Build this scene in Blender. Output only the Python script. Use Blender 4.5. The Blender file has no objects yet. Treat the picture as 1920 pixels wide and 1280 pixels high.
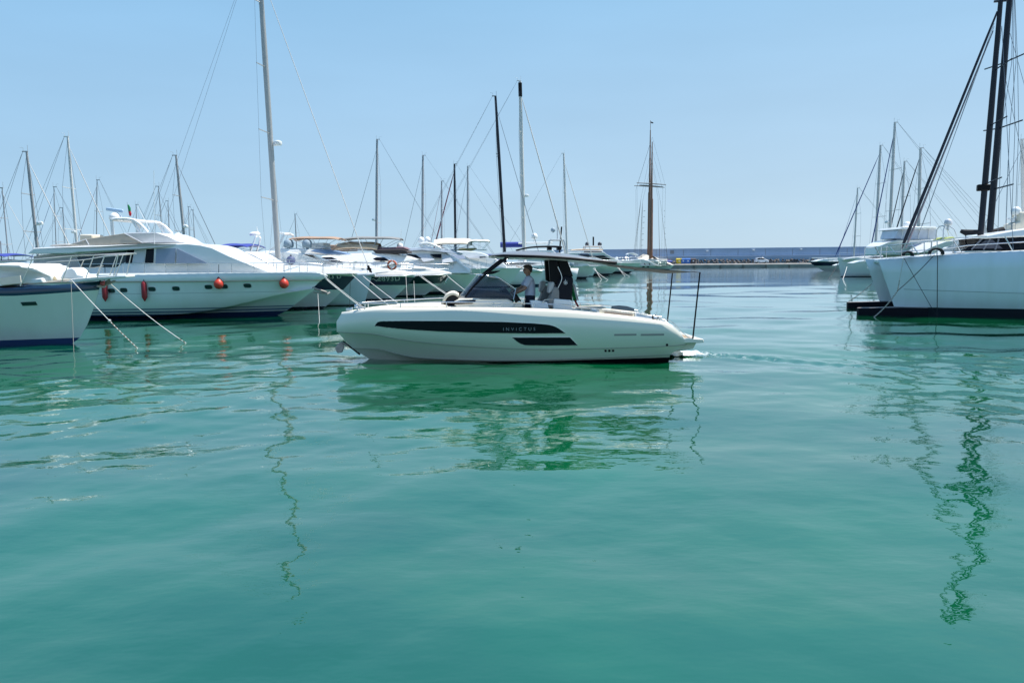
import bpy, bmesh, math, random
import numpy as np
from mathutils import Vector, Matrix
random.seed(7)
SC = bpy.context.scene
COL = SC.collection
R = math.radians
# ------------------------------------------------------------------ camera
FPX = 1440.0                       # focal length in pixels of the 1920 px photograph
CAMZ = 2.5
PITCH = math.atan(153.0 / FPX)
ROLL = 0.007
CAM = Vector((0, 0, CAMZ))
_r0 = Vector((1, 0, 0)); _u0 = Vector((0, math.sin(PITCH), math.cos(PITCH)))
FWD = Vector((0, math.cos(PITCH), -math.sin(PITCH)))
RGT = _r0 * math.cos(ROLL) - _u0 * math.sin(ROLL)
UPV = _r0 * math.sin(ROLL) + _u0 * math.cos(ROLL)
cd = bpy.data.cameras.new('camera'); cam = bpy.data.objects.new('camera', cd); COL.objects.link(cam)
cd.sensor_width = 36; cd.lens = 36 * FPX / 1920; cd.clip_end = 9000; cd.clip_start = 0.1
M3 = Matrix((RGT, UPV, -FWD)).transposed()
cam.matrix_world = Matrix.Translation(CAM) @ M3.to_4x4()
SC.camera = cam

def ray(px, py):
    return FWD + RGT * ((px - 960) / FPX) + UPV * ((640 - py) / FPX)
def P(px, py, Y):
    d = ray(px, py); return CAM + d * (Y / d.y)
def W(px, py):
    d = ray(px, py); return CAM + d * (-CAMZ / d.z)

# ------------------------------------------------------------------ materials
MATS = {}
def mat(name, col, rough=0.4, metal=0.0, noise=0.0, nscale=3.0, coat=0.0, spec=0.5, bump=0.0, bscale=40.0, alpha=None, trans=0.0):
    if name in MATS: return MATS[name]
    m = bpy.data.materials.new(name); m.use_nodes = True
    nt = m.node_tree; b = nt.nodes['Principled BSDF']
    b.inputs['Base Color'].default_value = (*col, 1); b.inputs['Roughness'].default_value = rough
    b.inputs['Metallic'].default_value = metal; b.inputs['Coat Weight'].default_value = coat
    b.inputs['Specular IOR Level'].default_value = spec
    if trans: b.inputs['Transmission Weight'].default_value = trans
    tc = nt.nodes.new('ShaderNodeTexCoord')
    if noise:
        n = nt.nodes.new('ShaderNodeTexNoise'); n.inputs['Scale'].default_value = nscale; n.inputs['Detail'].default_value = 6
        n.inputs['Roughness'].default_value = 0.65
        nt.links.new(tc.outputs['Object'], n.inputs['Vector'])
        r = nt.nodes.new('ShaderNodeValToRGB')
        r.color_ramp.elements[0].position = 0.3; r.color_ramp.elements[1].position = 0.7
        r.color_ramp.elements[0].color = (*[c * (1 - noise) for c in col], 1)
        r.color_ramp.elements[1].color = (*[min(1, c * (1 + noise * 0.6)) for c in col], 1)
        nt.links.new(n.outputs['Fac'], r.inputs['Fac']); nt.links.new(r.outputs['Color'], b.inputs['Base Color'])
    if bump:
        n2 = nt.nodes.new('ShaderNodeTexNoise'); n2.inputs['Scale'].default_value = bscale; n2.inputs['Detail'].default_value = 4
        nt.links.new(tc.outputs['Object'], n2.inputs['Vector'])
        bp = nt.nodes.new('ShaderNodeBump'); bp.inputs['Strength'].default_value = bump; bp.inputs['Distance'].default_value = 0.02
        nt.links.new(n2.outputs['Fac'], bp.inputs['Height']); nt.links.new(bp.outputs['Normal'], b.inputs['Normal'])
    if alpha is not None: b.inputs['Alpha'].default_value = alpha
    MATS[name] = m
    return m

def zmat(name, col, bands, rough=0.25, dirt=0.06):
    """gelcoat with stripes at fixed heights over the water: bands = [(z_from, colour), ...] ascending"""
    if name in MATS: return MATS[name]
    m = mat(name, col, rough, coat=0.3)
    nt = m.node_tree; b = nt.nodes['Principled BSDF']; tc = nt.nodes.new('ShaderNodeTexCoord')
    sp = nt.nodes.new('ShaderNodeSeparateXYZ'); nt.links.new(tc.outputs['Object'], sp.inputs[0])
    mr = nt.nodes.new('ShaderNodeMapRange'); mr.inputs['From Min'].default_value = -1; mr.inputs['From Max'].default_value = 3
    nt.links.new(sp.outputs['Z'], mr.inputs['Value'])
    rp = nt.nodes.new('ShaderNodeValToRGB'); cr = rp.color_ramp; cr.interpolation = 'CONSTANT'
    cr.elements[0].position = 0; cr.elements[0].color = (*bands[0][1], 1)
    cr.elements.remove(cr.elements[1])
    for z, c in bands[1:]:
        e = cr.elements.new((z + 1) / 4); e.color = (*c, 1)
    nt.links.new(mr.outputs[0], rp.inputs['Fac'])
    n = nt.nodes.new('ShaderNodeTexNoise'); n.inputs['Scale'].default_value = 1.3; n.inputs['Detail'].default_value = 7
    mp = nt.nodes.new('ShaderNodeMapping'); mp.inputs['Scale'].default_value = (1.6, 1.6, 0.35)
    nt.links.new(tc.outputs['Object'], mp.inputs[0]); nt.links.new(mp.outputs[0], n.inputs['Vector'])
    mx = nt.nodes.new('ShaderNodeMix'); mx.data_type = 'RGBA'; mx.blend_type = 'MULTIPLY'
    mr2 = nt.nodes.new('ShaderNodeMapRange'); mr2.inputs['From Min'].default_value = .35; mr2.inputs['From Max'].default_value = .75
    mr2.inputs['To Min'].default_value = 0; mr2.inputs['To Max'].default_value = 1
    nt.links.new(n.outputs['Fac'], mr2.inputs['Value']); nt.links.new(mr2.outputs[0], mx.inputs['Factor'])
    nt.links.new(rp.outputs['Color'], mx.inputs[6]); mx.inputs[7].default_value = (1 - dirt * 1.2, 1 - dirt, 1 - dirt * 1.4, 1)
    nt.links.new(mx.outputs[2], b.inputs['Base Color'])
    return m

WHITE = mat('white_gelcoat', (0.84, 0.84, 0.82), 0.25, noise=0.03, coat=0.3)
DECKW = mat('deck_white', (0.78, 0.77, 0.73), 0.55, noise=0.05, nscale=2)
IVORY = mat('ivory_gelcoat', (0.87, 0.82, 0.69), 0.22, noise=0.02, coat=0.5)
CREAM = mat('cream_cushion', (0.70, 0.64, 0.52), 0.8, noise=0.06, bump=0.2)
GREYC = mat('grey_cushion', (0.27, 0.26, 0.25), 0.85, noise=0.1, bump=0.2)
LGREY = mat('light_grey_paint', (0.50, 0.53, 0.55), 0.35, noise=0.04)
GREYP = mat('pale_grey_panel', (0.55, 0.57, 0.60), 0.5, noise=0.05)
GLASS = mat('dark_tinted_glass', (0.004, 0.005, 0.009), 0.06, spec=0.16)
GLASSN = mat('green_black_glass', (0.012, 0.03, 0.03), 0.06, spec=0.6)
COVER = mat('blue_grey_window_cover', (0.30, 0.35, 0.45), 0.7, noise=0.08)
BLACK = mat('black_paint', (0.005, 0.0055, 0.007), 0.5, noise=0.1, spec=.12)
BLKFAB = mat('black_fabric', (0.007, 0.008, 0.011), 0.85, noise=0.15, bump=0.2)
STEEL = mat('stainless_steel', (0.62, 0.62, 0.62), 0.18, metal=1.0)
ALU = mat('mast_aluminium', (0.50, 0.50, 0.49), 0.42, noise=0.06, metal=0.3)
ALUD = mat('mast_grey', (0.36, 0.37, 0.39), 0.45, noise=0.06)
ALUW = mat('mast_white', (0.66, 0.65, 0.62), 0.35, noise=0.04)
CARBON = mat('mast_black', (0.003, 0.005, 0.013), 0.28, spec=0.35)
WIRE = mat('rigging_wire', (0.20, 0.22, 0.24), 0.4, metal=0.5)
WIREW = mat('rolled_sail_white', (0.62, 0.60, 0.57), 0.8, noise=0.05)
WIREB = mat('rolled_sail_blue', (0.02, 0.05, 0.22), 0.8, noise=0.1)
WIREK = mat('rolled_sail_black', (0.008, 0.011, 0.024), 0.7, noise=0.1)
WIRER = mat('rolled_sail_red', (0.22, 0.05, 0.08), 0.8, noise=0.1)
ROPEW = mat('rope_white', (0.66, 0.64, 0.60), 0.9, noise=0.15, nscale=30)
ROPEK = mat('rope_black', (0.02, 0.022, 0.025), 0.9, noise=0.2, nscale=30)
CHAIN = mat('rusty_chain', (0.30, 0.20, 0.15), 0.8, noise=0.5, nscale=25)
REDF = mat('dark_red_fender', (0.26, 0.012, 0.02), 0.45, noise=0.12)
ORANGE = mat('orange_red_buoy', (0.62, 0.05, 0.025), 0.45, noise=0.1)
NAVY = mat('navy_gelcoat', (0.012, 0.02, 0.055), 0.15, coat=0.5, noise=0.05)
NAVYT = mat('teal_navy_gelcoat', (0.012, 0.04, 0.055), 0.15, coat=0.5, noise=0.05)
BLUEFAB = mat('blue_canvas', (0.03, 0.05, 0.28), 0.85, noise=0.1, bump=0.2)
BROWNFAB = mat('brown_canvas', (0.38, 0.25, 0.17), 0.85, noise=0.12, bump=0.2)
GREYFAB = mat('grey_canvas', (0.24, 0.24, 0.23), 0.85, noise=0.12, bump=0.2)
TANFAB = mat('tan_canvas', (0.66, 0.49, 0.32), 0.85, noise=0.1, bump=0.2)
CREAMFAB = mat('cream_canvas', (0.72, 0.64, 0.52), 0.85, noise=0.08, bump=0.2)
DARKFAB = mat('dark_brown_canvas', (0.055, 0.045, 0.045), 0.85, noise=0.15, bump=0.2)
MAUVEFAB = mat('burgundy_canvas', (0.22, 0.13, 0.15), 0.85, noise=0.3, bump=0.2)
OLIVEFAB = mat('olive_canvas', (0.22, 0.20, 0.10), 0.85, noise=0.3, bump=0.2)
TARP = mat('weathered_tarp', (0.56, 0.49, 0.48), 0.9, noise=0.4, nscale=1.6, bump=0.2)
DOMEG = mat('grey_blue_dome_cover', (0.28, 0.36, 0.42), 0.6, noise=0.08)
SMOKE = mat('smoked_acrylic', (0.33, 0.30, 0.24), 0.15, noise=0.1, coat=0.4)
WOOD = mat('varnished_mast_wood', (0.22, 0.10, 0.05), 0.35, noise=0.25, nscale=4)
TEAK = mat('teak_deck', (0.32, 0.23, 0.14), 0.7, noise=0.15)
RUST = mat('galvanised_anchor', (0.32, 0.29, 0.26), 0.5, metal=0.5, noise=0.3, nscale=12)
BLUEP = mat('blue_plastic', (0.03, 0.14, 0.45), 0.5, noise=0.1)
YELP = mat('yellow_plastic', (0.60, 0.46, 0.03), 0.5, noise=0.1)
BRNP = mat('dark_brown_plastic', (0.06, 0.045, 0.05), 0.5, noise=0.1)
SKIN = mat('skin', (0.36, 0.19, 0.12), 0.5, noise=0.08, nscale=12)
HAIR = mat('dark_brown_hair', (0.03, 0.017, 0.01), 0.6, noise=0.4, nscale=60, bump=0.6, bscale=90)
SHIRT = mat('white_shirt_cloth', (0.52, 0.54, 0.64), 0.9, noise=0.04, bump=0.25, bscale=30)
SHORTS = mat('navy_shorts_cloth', (0.012, 0.014, 0.03), 0.9, noise=0.1)
GREENF = mat('flag_green', (0.0, 0.16, 0.05), 0.85, noise=0.1)
REDFL = mat('flag_red', (0.45, 0.02, 0.03), 0.85, noise=0.1)
WHITEF = mat('flag_white', (0.7, 0.7, 0.7), 0.85, noise=0.05)
LTEXT = mat('pale_lettering', (0.75, 0.75, 0.75), 0.4)
DTEXT = mat('dark_lettering', (0.04, 0.06, 0.07), 0.5)

# ------------------------------------------------------------------ mesh builder
def V3(*a): return Vector(a)
class MB:
    def __init__(s): s.v = []; s.f = []; s.m = []
    def add(s, vs, fs, mi=0):
        o = len(s.v); s.v += [tuple(v) for v in vs]
        for f in fs: s.f.append(tuple(i + o for i in f)); s.m.append(mi)
        return s
    def box(s, c, d, mi=0, rot=None):
        vs = []
        for x in (-.5, .5):
            for y in (-.5, .5):
                for z in (-.5, .5):
                    p = Vector((x * d[0], y * d[1], z * d[2]))
                    if rot is not None: p = rot @ p
                    vs.append(p + Vector(c))
        return s.add(vs, [(0, 1, 3, 2), (4, 6, 7, 5), (0, 4, 5, 1), (2, 3, 7, 6), (0, 2, 6, 4), (1, 5, 7, 3)], mi)
    def tube(s, pts, r, n=6, mi=0, closed=False, asp=1.0):
        pts = [Vector(p) for p in pts]; k = len(pts)
        rs = r if isinstance(r, (list, tuple)) else [r] * k
        vs = []; fs = []
        prev = None
        for i, p in enumerate(pts):
            if closed: t = pts[(i + 1) % k] - pts[i - 1]
            else: t = pts[min(i + 1, k - 1)] - pts[max(i - 1, 0)]
            if t.length < 1e-9: t = Vector((0, 0, 1))
            t.normalize()
            if prev is None:
                a = Vector((0, 1, 0)) if abs(t.y) < 0.9 else Vector((1, 0, 0))
            else: a = prev
            b = t.cross(a); b.normalize(); a = b.cross(t); a.normalize(); prev = a
            for j in range(n):
                an = 2 * math.pi * (j + .5) / n
                vs.append(p + (a * math.cos(an) * asp + b * math.sin(an)) * rs[i])
        for i in range(k if closed else k - 1):
            for j in range(n):
                i2 = (i + 1) % k
                fs.append((i * n + j, i * n + (j + 1) % n, i2 * n + (j + 1) % n, i2 * n + j))
        if not closed:
            fs.append(tuple(range(n - 1, -1, -1))); fs.append(tuple(range((k - 1) * n, k * n)))
        return s.add(vs, fs, mi)
    def lathe(s, prof, n=12, org=(0, 0, 0), mi=0, axis=None):
        vs = []; fs = []
        o = Vector(org)
        q = Vector((0, 0, 1)).rotation_difference(Vector(axis).normalized()) if axis is not None else None
        for r, z in prof:
            for j in range(n):
                an = 2 * math.pi * j / n
                p = Vector((r * math.cos(an), r * math.sin(an), z))
                if q: p = q @ p
                vs.append(o + p)
        k = len(prof)
        for i in range(k - 1):
            for j in range(n):
                fs.append((i * n + j, i * n + (j + 1) % n, (i + 1) * n + (j + 1) % n, (i + 1) * n + j))
        fs.append(tuple(range(n - 1, -1, -1))); fs.append(tuple(range((k - 1) * n, k * n)))
        return s.add(vs, fs, mi)
    def ell(s, c, r, mi=0, nu=14, nv=9, axis=None):
        pr = []
        vs = []; fs = []
        for i in range(nv + 1):
            a = math.pi * i / nv - math.pi / 2
            for j in range(nu):
                b = 2 * math.pi * j / nu
                vs.append((c[0] + r[0] * math.cos(a) * math.cos(b), c[1] + r[1] * math.cos(a) * math.sin(b), c[2] + r[2] * math.sin(a)))
        for i in range(nv):
            for j in range(nu):
                fs.append((i * nu + j, i * nu + (j + 1) % nu, (i + 1) * nu + (j + 1) % nu, (i + 1) * nu + j))
        return s.add(vs, fs, mi)
    def loft(s, rings, mi=0, caps=True, closed=True):
        n = len(rings[0]); vs = [p for r in rings for p in r]; fs = []
        for i in range(len(rings) - 1):
            for j in range(n if closed else n - 1):
                fs.append((i * n + j, i * n + (j + 1) % n, (i + 1) * n + (j + 1) % n, (i + 1) * n + j))
        if caps:
            fs.append(tuple(range(n - 1, -1, -1))); fs.append(tuple(range((len(rings) - 1) * n, len(rings) * n)))
        return s.add(vs, fs, mi)
    def grid(s, rows, mi=0):
        return s.loft(rows, mi, caps=False, closed=False)
    def slab(s, rows, th, mi=0):
        """open grid of points turned into a slab of thickness th (downwards)"""
        nu = len(rows); nv = len(rows[0])
        top = [Vector(p) for r in rows for p in r]; bot = [p - Vector((0, 0, th)) for p in top]
        fs = []; N = nu * nv
        for i in range(nu - 1):
            for j in range(nv - 1):
                a, b, c, d = i * nv + j, i * nv + j + 1, (i + 1) * nv + j + 1, (i + 1) * nv + j
                fs.append((a, b, c, d)); fs.append((d + N, c + N, b + N, a + N))
        ring = [(0, j) for j in range(nv)] + [(i, nv - 1) for i in range(1, nu)] + [(nu - 1, j) for j in range(nv - 2, -1, -1)] + [(i, 0) for i in range(nu - 2, 0, -1)]
        ids = [i * nv + j for i, j in ring]
        for a, b in zip(ids, ids[1:] + ids[:1]): fs.append((a, a + N, b + N, b))
        return s.add(top + bot, fs, mi)
    def prism(s, poly, y0, y1, mi=0):
        """polygon in (x,z) extruded from y0 to y1 (numbers or functions of x,z)"""
        g0 = y0 if callable(y0) else (lambda x, z: y0)
        g1 = y1 if callable(y1) else (lambda x, z: y1)
        n = len(poly)
        vs = [(x, g0(x, z), z) for x, z in poly] + [(x, g1(x, z), z) for x, z in poly]
        fs = [tuple(range(n)), tuple(range(2 * n - 1, n - 1, -1))]
        for i in range(n): fs.append((i, i + n, (i + 1) % n + n, (i + 1) % n))
        return s.add(vs, fs, mi)
    def build(s, name, mats, parent=None, smooth=35, bevel=0.0, seg=2, sub=0):
        me = bpy.data.meshes.new(name); me.from_pydata(s.v, [], s.f)
        if not isinstance(mats, (list, tuple)): mats = [mats]
        for m in mats: me.materials.append(m)
        if any(s.m): me.polygons.foreach_set('material_index', s.m)
        bm = bmesh.new(); bm.from_mesh(me)
        bmesh.ops.recalc_face_normals(bm, faces=bm.faces)
        bm.to_mesh(me); bm.free()
        if smooth:
            me.polygons.foreach_set('use_smooth', [True] * len(me.polygons))
            me.set_sharp_from_angle(angle=R(smooth))
        me.update()
        o = bpy.data.objects.new(name, me); COL.objects.link(o)
        if parent is not None: o.parent = parent
        if bevel:
            b = o.modifiers.new('edge', 'BEVEL'); b.width = bevel; b.segments = seg; b.limit_method = 'ANGLE'; b.angle_limit = R(35)
            b.harden_normals = False
        return o

def tag(o, label, cat, group=None, kind=None):
    if label: o['label'] = label
    if cat: o['category'] = cat
    if group: o['group'] = group
    if kind: o['kind'] = kind
    return o
def thing(name, label, cat, loc=(0, 0, 0), rz=0.0, group=None):
    o = bpy.data.objects.new(name, None); COL.objects.link(o)
    o.location = loc; o.rotation_euler = (0, 0, rz); o.empty_display_size = 0.3
    return tag(o, label, cat, group)
def dup(root, loc, rz=None, label=None):
    r = root.copy(); COL.objects.link(r); r.location = loc
    if rz is not None: r.rotation_euler = (0, 0, rz)
    if label: r['label'] = label
    for ch in list(root.children):
        c = ch.copy(); COL.objects.link(c); c.parent = r
        for g in ch.children:
            d = g.copy(); COL.objects.link(d); d.parent = c
    return r

def polyfun(pts):
    pts = sorted(pts); xs = [p[0] for p in pts]; zs = [p[1] for p in pts]
    # monotone-ish smooth interpolation (Catmull-Rom on the samples)
    n = len(xs)
    if n == 1: return lambda x: zs[0]
    sl = []
    for i in range(n):
        a, b = max(i - 1, 0), min(i + 1, n - 1); sl.append((zs[b] - zs[a]) / (xs[b] - xs[a] + 1e-9))
    def f(x):
        if x <= xs[0]: return zs[0] + sl[0] * (x - xs[0])
        if x >= xs[-1]: return zs[-1] + sl[-1] * (x - xs[-1])
        for i in range(n - 1):
            if x <= xs[i + 1]:
                h = xs[i + 1] - xs[i]; t = (x - xs[i]) / h
                return ((2*t**3-3*t**2+1)*zs[i] + (t**3-2*t**2+t)*h*sl[i] + (-2*t**3+3*t**2)*zs[i+1] + (t**3-t**2)*h*sl[i+1])
    return f
def lin(pts):
    pts = sorted(pts); xs = [p[0] for p in pts]; zs = [p[1] for p in pts]
    return lambda x: float(np.interp(x, xs, zs))
def crom(poly, k=5, closed=True):
    n = len(poly); out = []
    for i in range(n if closed else n - 1):
        p0, p1, p2, p3 = (poly[(i - 1) % n], poly[i], poly[(i + 1) % n], poly[(i + 2) % n]) if closed else \
            (poly[max(i - 1, 0)], poly[i], poly[i + 1], poly[min(i + 2, n - 1)])
        for j in range(k):
            t = j / k
            out.append(tuple(.5 * (2 * b + (c - a) * t + (2 * a - 5 * b + 4 * c - d) * t * t + (3 * b - a - 3 * c + d) * t ** 3) for a, b, c, d in zip(p0, p1, p2, p3)))
    if not closed: out.append(tuple(poly[-1]))
    return out

class Frame:
    """local frame of a boat: x forward along its heading, y to port, z up from the water"""
    def __init__(s, O, th):
        s.O = Vector((O[0], O[1], 0)); s.th = th
        s.ex = Vector((math.cos(th), math.sin(th), 0)); s.ey = Vector((-math.sin(th), math.cos(th), 0))
        s.near = 1 if (CAM - s.O).dot(s.ey) > 0 else -1
    def pt(s, px, py, yn=0.0):
        """(x,z) where the line of sight of a photo point meets the vertical plane yn metres towards the camera from the centreline"""
        y = yn * s.near
        d = ray(px, py); k = (y + (s.O - CAM).dot(s.ey)) / d.dot(s.ey)
        p = CAM + d * k - s.O
        return (p.dot(s.ex), p.z)
    def poly(s, pl, yn=0.0): return [s.pt(a, b, yn) for a, b in pl]
    def world(s, x, y, z): return s.O + s.ex * x + s.ey * y + Vector((0, 0, z))

# ------------------------------------------------------------------ hulls
class Hull:
    """rows from keel to sheer; row = (zfun(x), xs, xb, hb(t))"""
    def __init__(s, rows): s.rows = rows
    def y(s, x, z):
        zs = []; ys = []
        for zf, xs, xb, hb in s.rows:
            t = min(max((x - xs) / (xb - xs), 0), 1)
            zs.append(zf(x)); ys.append(hb(t))
        return float(np.interp(z, zs, ys))
    def mesh(s, ts, mats=None, lip=0.05, lipd=0.08):
        mb = MB(); n = len(s.rows)
        def side(sg):
            out = []
            for zf, xs, xb, hb in s.rows:
                out.append([(xs + (xb - xs) * t, sg * hb(t), zf(xs + (xb - xs) * t)) for t in ts])
            if lip:
                zf, xs, xb, hb = s.rows[-1]
                L = abs(xb - xs)
                for dz in (0, lipd):
                    r = []
                    for t in ts:
                        w = max(hb(t) - lip, 0.0); x = xs + (xb - xs) * t
                        if t > 0.985: x -= lip * 0.8 * (t - .985) / .015
                        r.append((x, sg * w, zf(xs + (xb - xs) * t) + (0.004 if dz == 0 else -dz)))
                    out.append(r)
            return out
        for sg in (1, -1):
            g = side(sg)
            for i in range(len(g) - 1):
                mb.loft([g[i], g[i + 1]], mi=(mats[i] if mats and i < len(mats) else (mats[-1] if mats else 0)), caps=False, closed=False)
        # transom
        a = [(xs, hb(0), zf(xs)) for zf, xs, xb, hb in s.rows]; b = [(x, -y, z) for x, y, z in a]
        for i in range(n - 1): mb.add([a[i], a[i + 1], b[i + 1], b[i]], [(0, 1, 2, 3)], mats[i] if mats else 0)
        return mb
    def deck(s, inset=0.05, drop=0.06, camber=0.05, n=26, x0=None, x1=None):
        zf, xs, xb, hb = s.rows[-1]; rows = []
        x0 = xs + 0.03 if x0 is None else x0; x1 = xb - 0.06 if x1 is None else x1
        for i in range(n + 1):
            t0 = i / n; x = x0 + (x1 - x0) * (1 - (1 - t0) ** 1.6)
            w = max(hb(min(max((x - xs) / (xb - xs), 0), 1)) - inset, 0.004); z = zf(x) - drop
            rows.append([(x, w * k / 4, z + camber * (1 - (k / 4) ** 2) * min(1, w)) for k in range(-4, 5)])
        return rows
def weld(o, d=0.0005):
    bm = bmesh.new(); bm.from_mesh(o.data); bmesh.ops.remove_doubles(bm, verts=bm.verts, dist=d)
    bmesh.ops.recalc_face_normals(bm, faces=bm.faces); bm.to_mesh(o.data); bm.free()
    return o
TS = [1 - (1 - i / 44) ** 1.5 for i in range(45)]

def text_on(mb, s, size, place, mi=0, spacing=1.0, depth=0.004, thin=0.0):
    """lettering as raised flat letters; place(u,v,w) maps text plane coordinates to the boat"""
    cu = bpy.data.curves.new('lettering', 'FONT'); cu.body = s; cu.size = size; cu.extrude = depth; cu.space_character = spacing
    cu.align_x = 'CENTER'; cu.align_y = 'CENTER'; cu.resolution_u = 3; cu.offset = thin
    ob = bpy.data.objects.new('lettering_tmp', cu); COL.objects.link(ob)
    dg = bpy.context.evaluated_depsgraph_get(); me = bpy.data.meshes.new_from_object(ob.evaluated_get(dg))
    mb.add([place(*v.co) for v in me.vertices], [tuple(p.vertices) for p in me.polygons], mi)
    bpy.data.objects.remove(ob); bpy.data.curves.remove(cu); bpy.data.meshes.remove(me)
# ================================================================== the motor boat in the middle
_th = math.pi + 0.07
_p0 = W(950, 681)
_ey = Vector((-math.sin(_th), math.cos(_th), 0))
F0 = Frame(_p0 - _ey * 1.22, _th)
root = thing('motor_boat', 'ivory open motor boat with black hull windows and hardtop, under way in the middle', 'motor boat', F0.O, _th)
S = F0.pt
def rowz(side, stem, yn=1.3): return polyfun([S(a, b, yn) for a, b in side] + [S(*stem, 0)])
xst = S(1257, 650, 1.25)[0]; xst2 = S(1291, 640, 1.3)[0]; xtop = S(1287, 636, 1.3)[0]
def hbf(Wd, ws, p, q, t0=.38):
    def h(t):
        t = min(max(t, 0), 1)
        if t < t0: a = t / t0; return Wd * (ws + (1 - ws) * (1 - (1 - a) ** 2))
        u = (t - t0) / (1 - t0); return max(Wd * max(1 - u ** p, 0) ** q, 0.006)
    return h
def quarter(h): return lambda t: h(t) * (1 - .13 * max(0, 1 - t / .075) ** 2)
sheer_px = [(1289, 637), (1281, 627), (1268, 614), (1254, 606), (1236, 601), (1200, 595.5), (1160, 590.5), (1115, 586), (1050, 580.5), (950, 577), (850, 577), (760, 579.5), (700, 582)]
def shz(yn=1.34): return polyfun([S(a, b, yn) for a, b in sheer_px] + [S(641, 585, 0)])
zsh = shz()
x_sh = S(641, 585, 0)[0]
knz = rowz([(1290, 647), (1200, 650.5), (1100, 653), (1000, 654), (871, 649.5), (800, 645), (746, 640), (690, 632)], (634, 622), 1.35)
chz = rowz([(1257, 664), (1100, 671), (950, 675), (850, 675), (775, 673.5), (742, 668.5), (705, 661.5)], (660, 652.5), 1.2)
midz = lambda x: min(.45 * knz(x) + .55 * zsh(x), zsh(x) - .004)
rows = [
    (lambda x: -0.50, xst + .1, S(745, 700, 0)[0], hbf(0.25, .9, 1.5, 1)),
    (lambda x: -0.16, xst, S(715, 690, 0)[0], hbf(1.12, .93, 1.6, 1)),
    (lambda x: 0.012 + 0.012 * max(0, (x_sh - 2.2 - x)), xst, S(692, 679, 0)[0], hbf(1.25, .955, 1.95, 1)),
    (chz, xst, S(660, 652.5, 0)[0], hbf(1.285, .965, 2.2, .95)),
    (lambda x: chz(x) + .012, xst, S(659, 651, 0)[0], hbf(1.31, .965, 2.25, .95)),
    (lambda x: knz(x) - .012, xst2, S(633.5, 625, 0)[0], quarter(hbf(1.335, .975, 2.3, .94))),
    (lambda x: knz(x) + .006, xst2, S(631.5, 621, 0)[0], quarter(hbf(1.36, .975, 2.4, .92))),
    (midz, xst2 - .01, S(631, 606, 0)[0], quarter(hbf(1.405, .97, 2.45, .92))),
    (lambda x: zsh(x) - .062, xtop, S(639, 588.5, 0)[0], quarter(hbf(1.44, .97, 2.5, .92))),
    (zsh, xtop, x_sh, quarter(hbf(1.34, .97, 2.5, .92))),
]
H0 = Hull(rows)
TSM = sorted(set([i / 70 for i in range(71)] + [1 - (1 - i / 24) ** 2 * .15 for i in range(25)] + [(i / 30) ** 1.6 * .12 for i in range(31)]))
ho = weld(H0.mesh(TSM, mats=[1, 1, 0, 0, 0, 0, 0, 0, 0], lip=.11, lipd=.07).build('hull', [IVORY, BLACK], root, smooth=28))
# decks : foredeck, side decks, aft deck, helm well
xc1 = S(965, 577, .8)[0]; xc0 = S(1078, 580, .8)[0]; xa = S(1250, 600, .8)[0]
mb = MB()
mb.grid(H0.deck(inset=.10, drop=.055, camber=.06, x0=xc1, x1=x_sh - .1))
def deckrow(xa_, xb_, yin, n=8):
    zf, xs, xb, hb = H0.rows[-1]
    for sg in (1, -1):
        rws = []
        for i in range(n + 1):
            x = xa_ + (xb_ - xa_) * i / n; w = hb((x - xs) / (xb - xs)) - .1
            rws.append([(x, sg * w, zf(x) - .055), (x, sg * yin, zf(x) - .03)])
        mb.grid(rws)
deckrow(xc0, xc1, .84)
deckrow(xa, xc0, .0)
zfl = 0.60
mb.build('deck', [DECKW], root, smooth=40)
mb = MB()
zt = zsh(xc1) - .03
mb.add([(xc0, -.84, zfl), (xc1, -.84, zfl), (xc1, .84, zfl), (xc0, .84, zfl)], [(0, 1, 2, 3)], 1)
mb.add([(xc0, -.84, zfl), (xc1, -.84, zfl), (xc1, -.84, zt), (xc0, -.84, zsh(xc0) - .03)], [(0, 1, 2, 3)])
mb.add([(xc0, .84, zfl), (xc1, .84, zfl), (xc1, .84, zt), (xc0, .84, zsh(xc0) - .03)], [(0, 1, 2, 3)])
mb.add([(xc1, -.84, zfl), (xc1, .84, zfl), (xc1, .84, zt), (xc1, -.84, zt)], [(0, 1, 2, 3)])
mb.add([(xc0, -.84, zfl), (xc0, .84, zfl), (xc0, .84, zsh(xc0) - .03), (xc0, -.84, zsh(xc0) - .03)], [(0, 1, 2, 3)])
mb.build('cockpit', [WHITE, TEAK], root, smooth=0)

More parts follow.
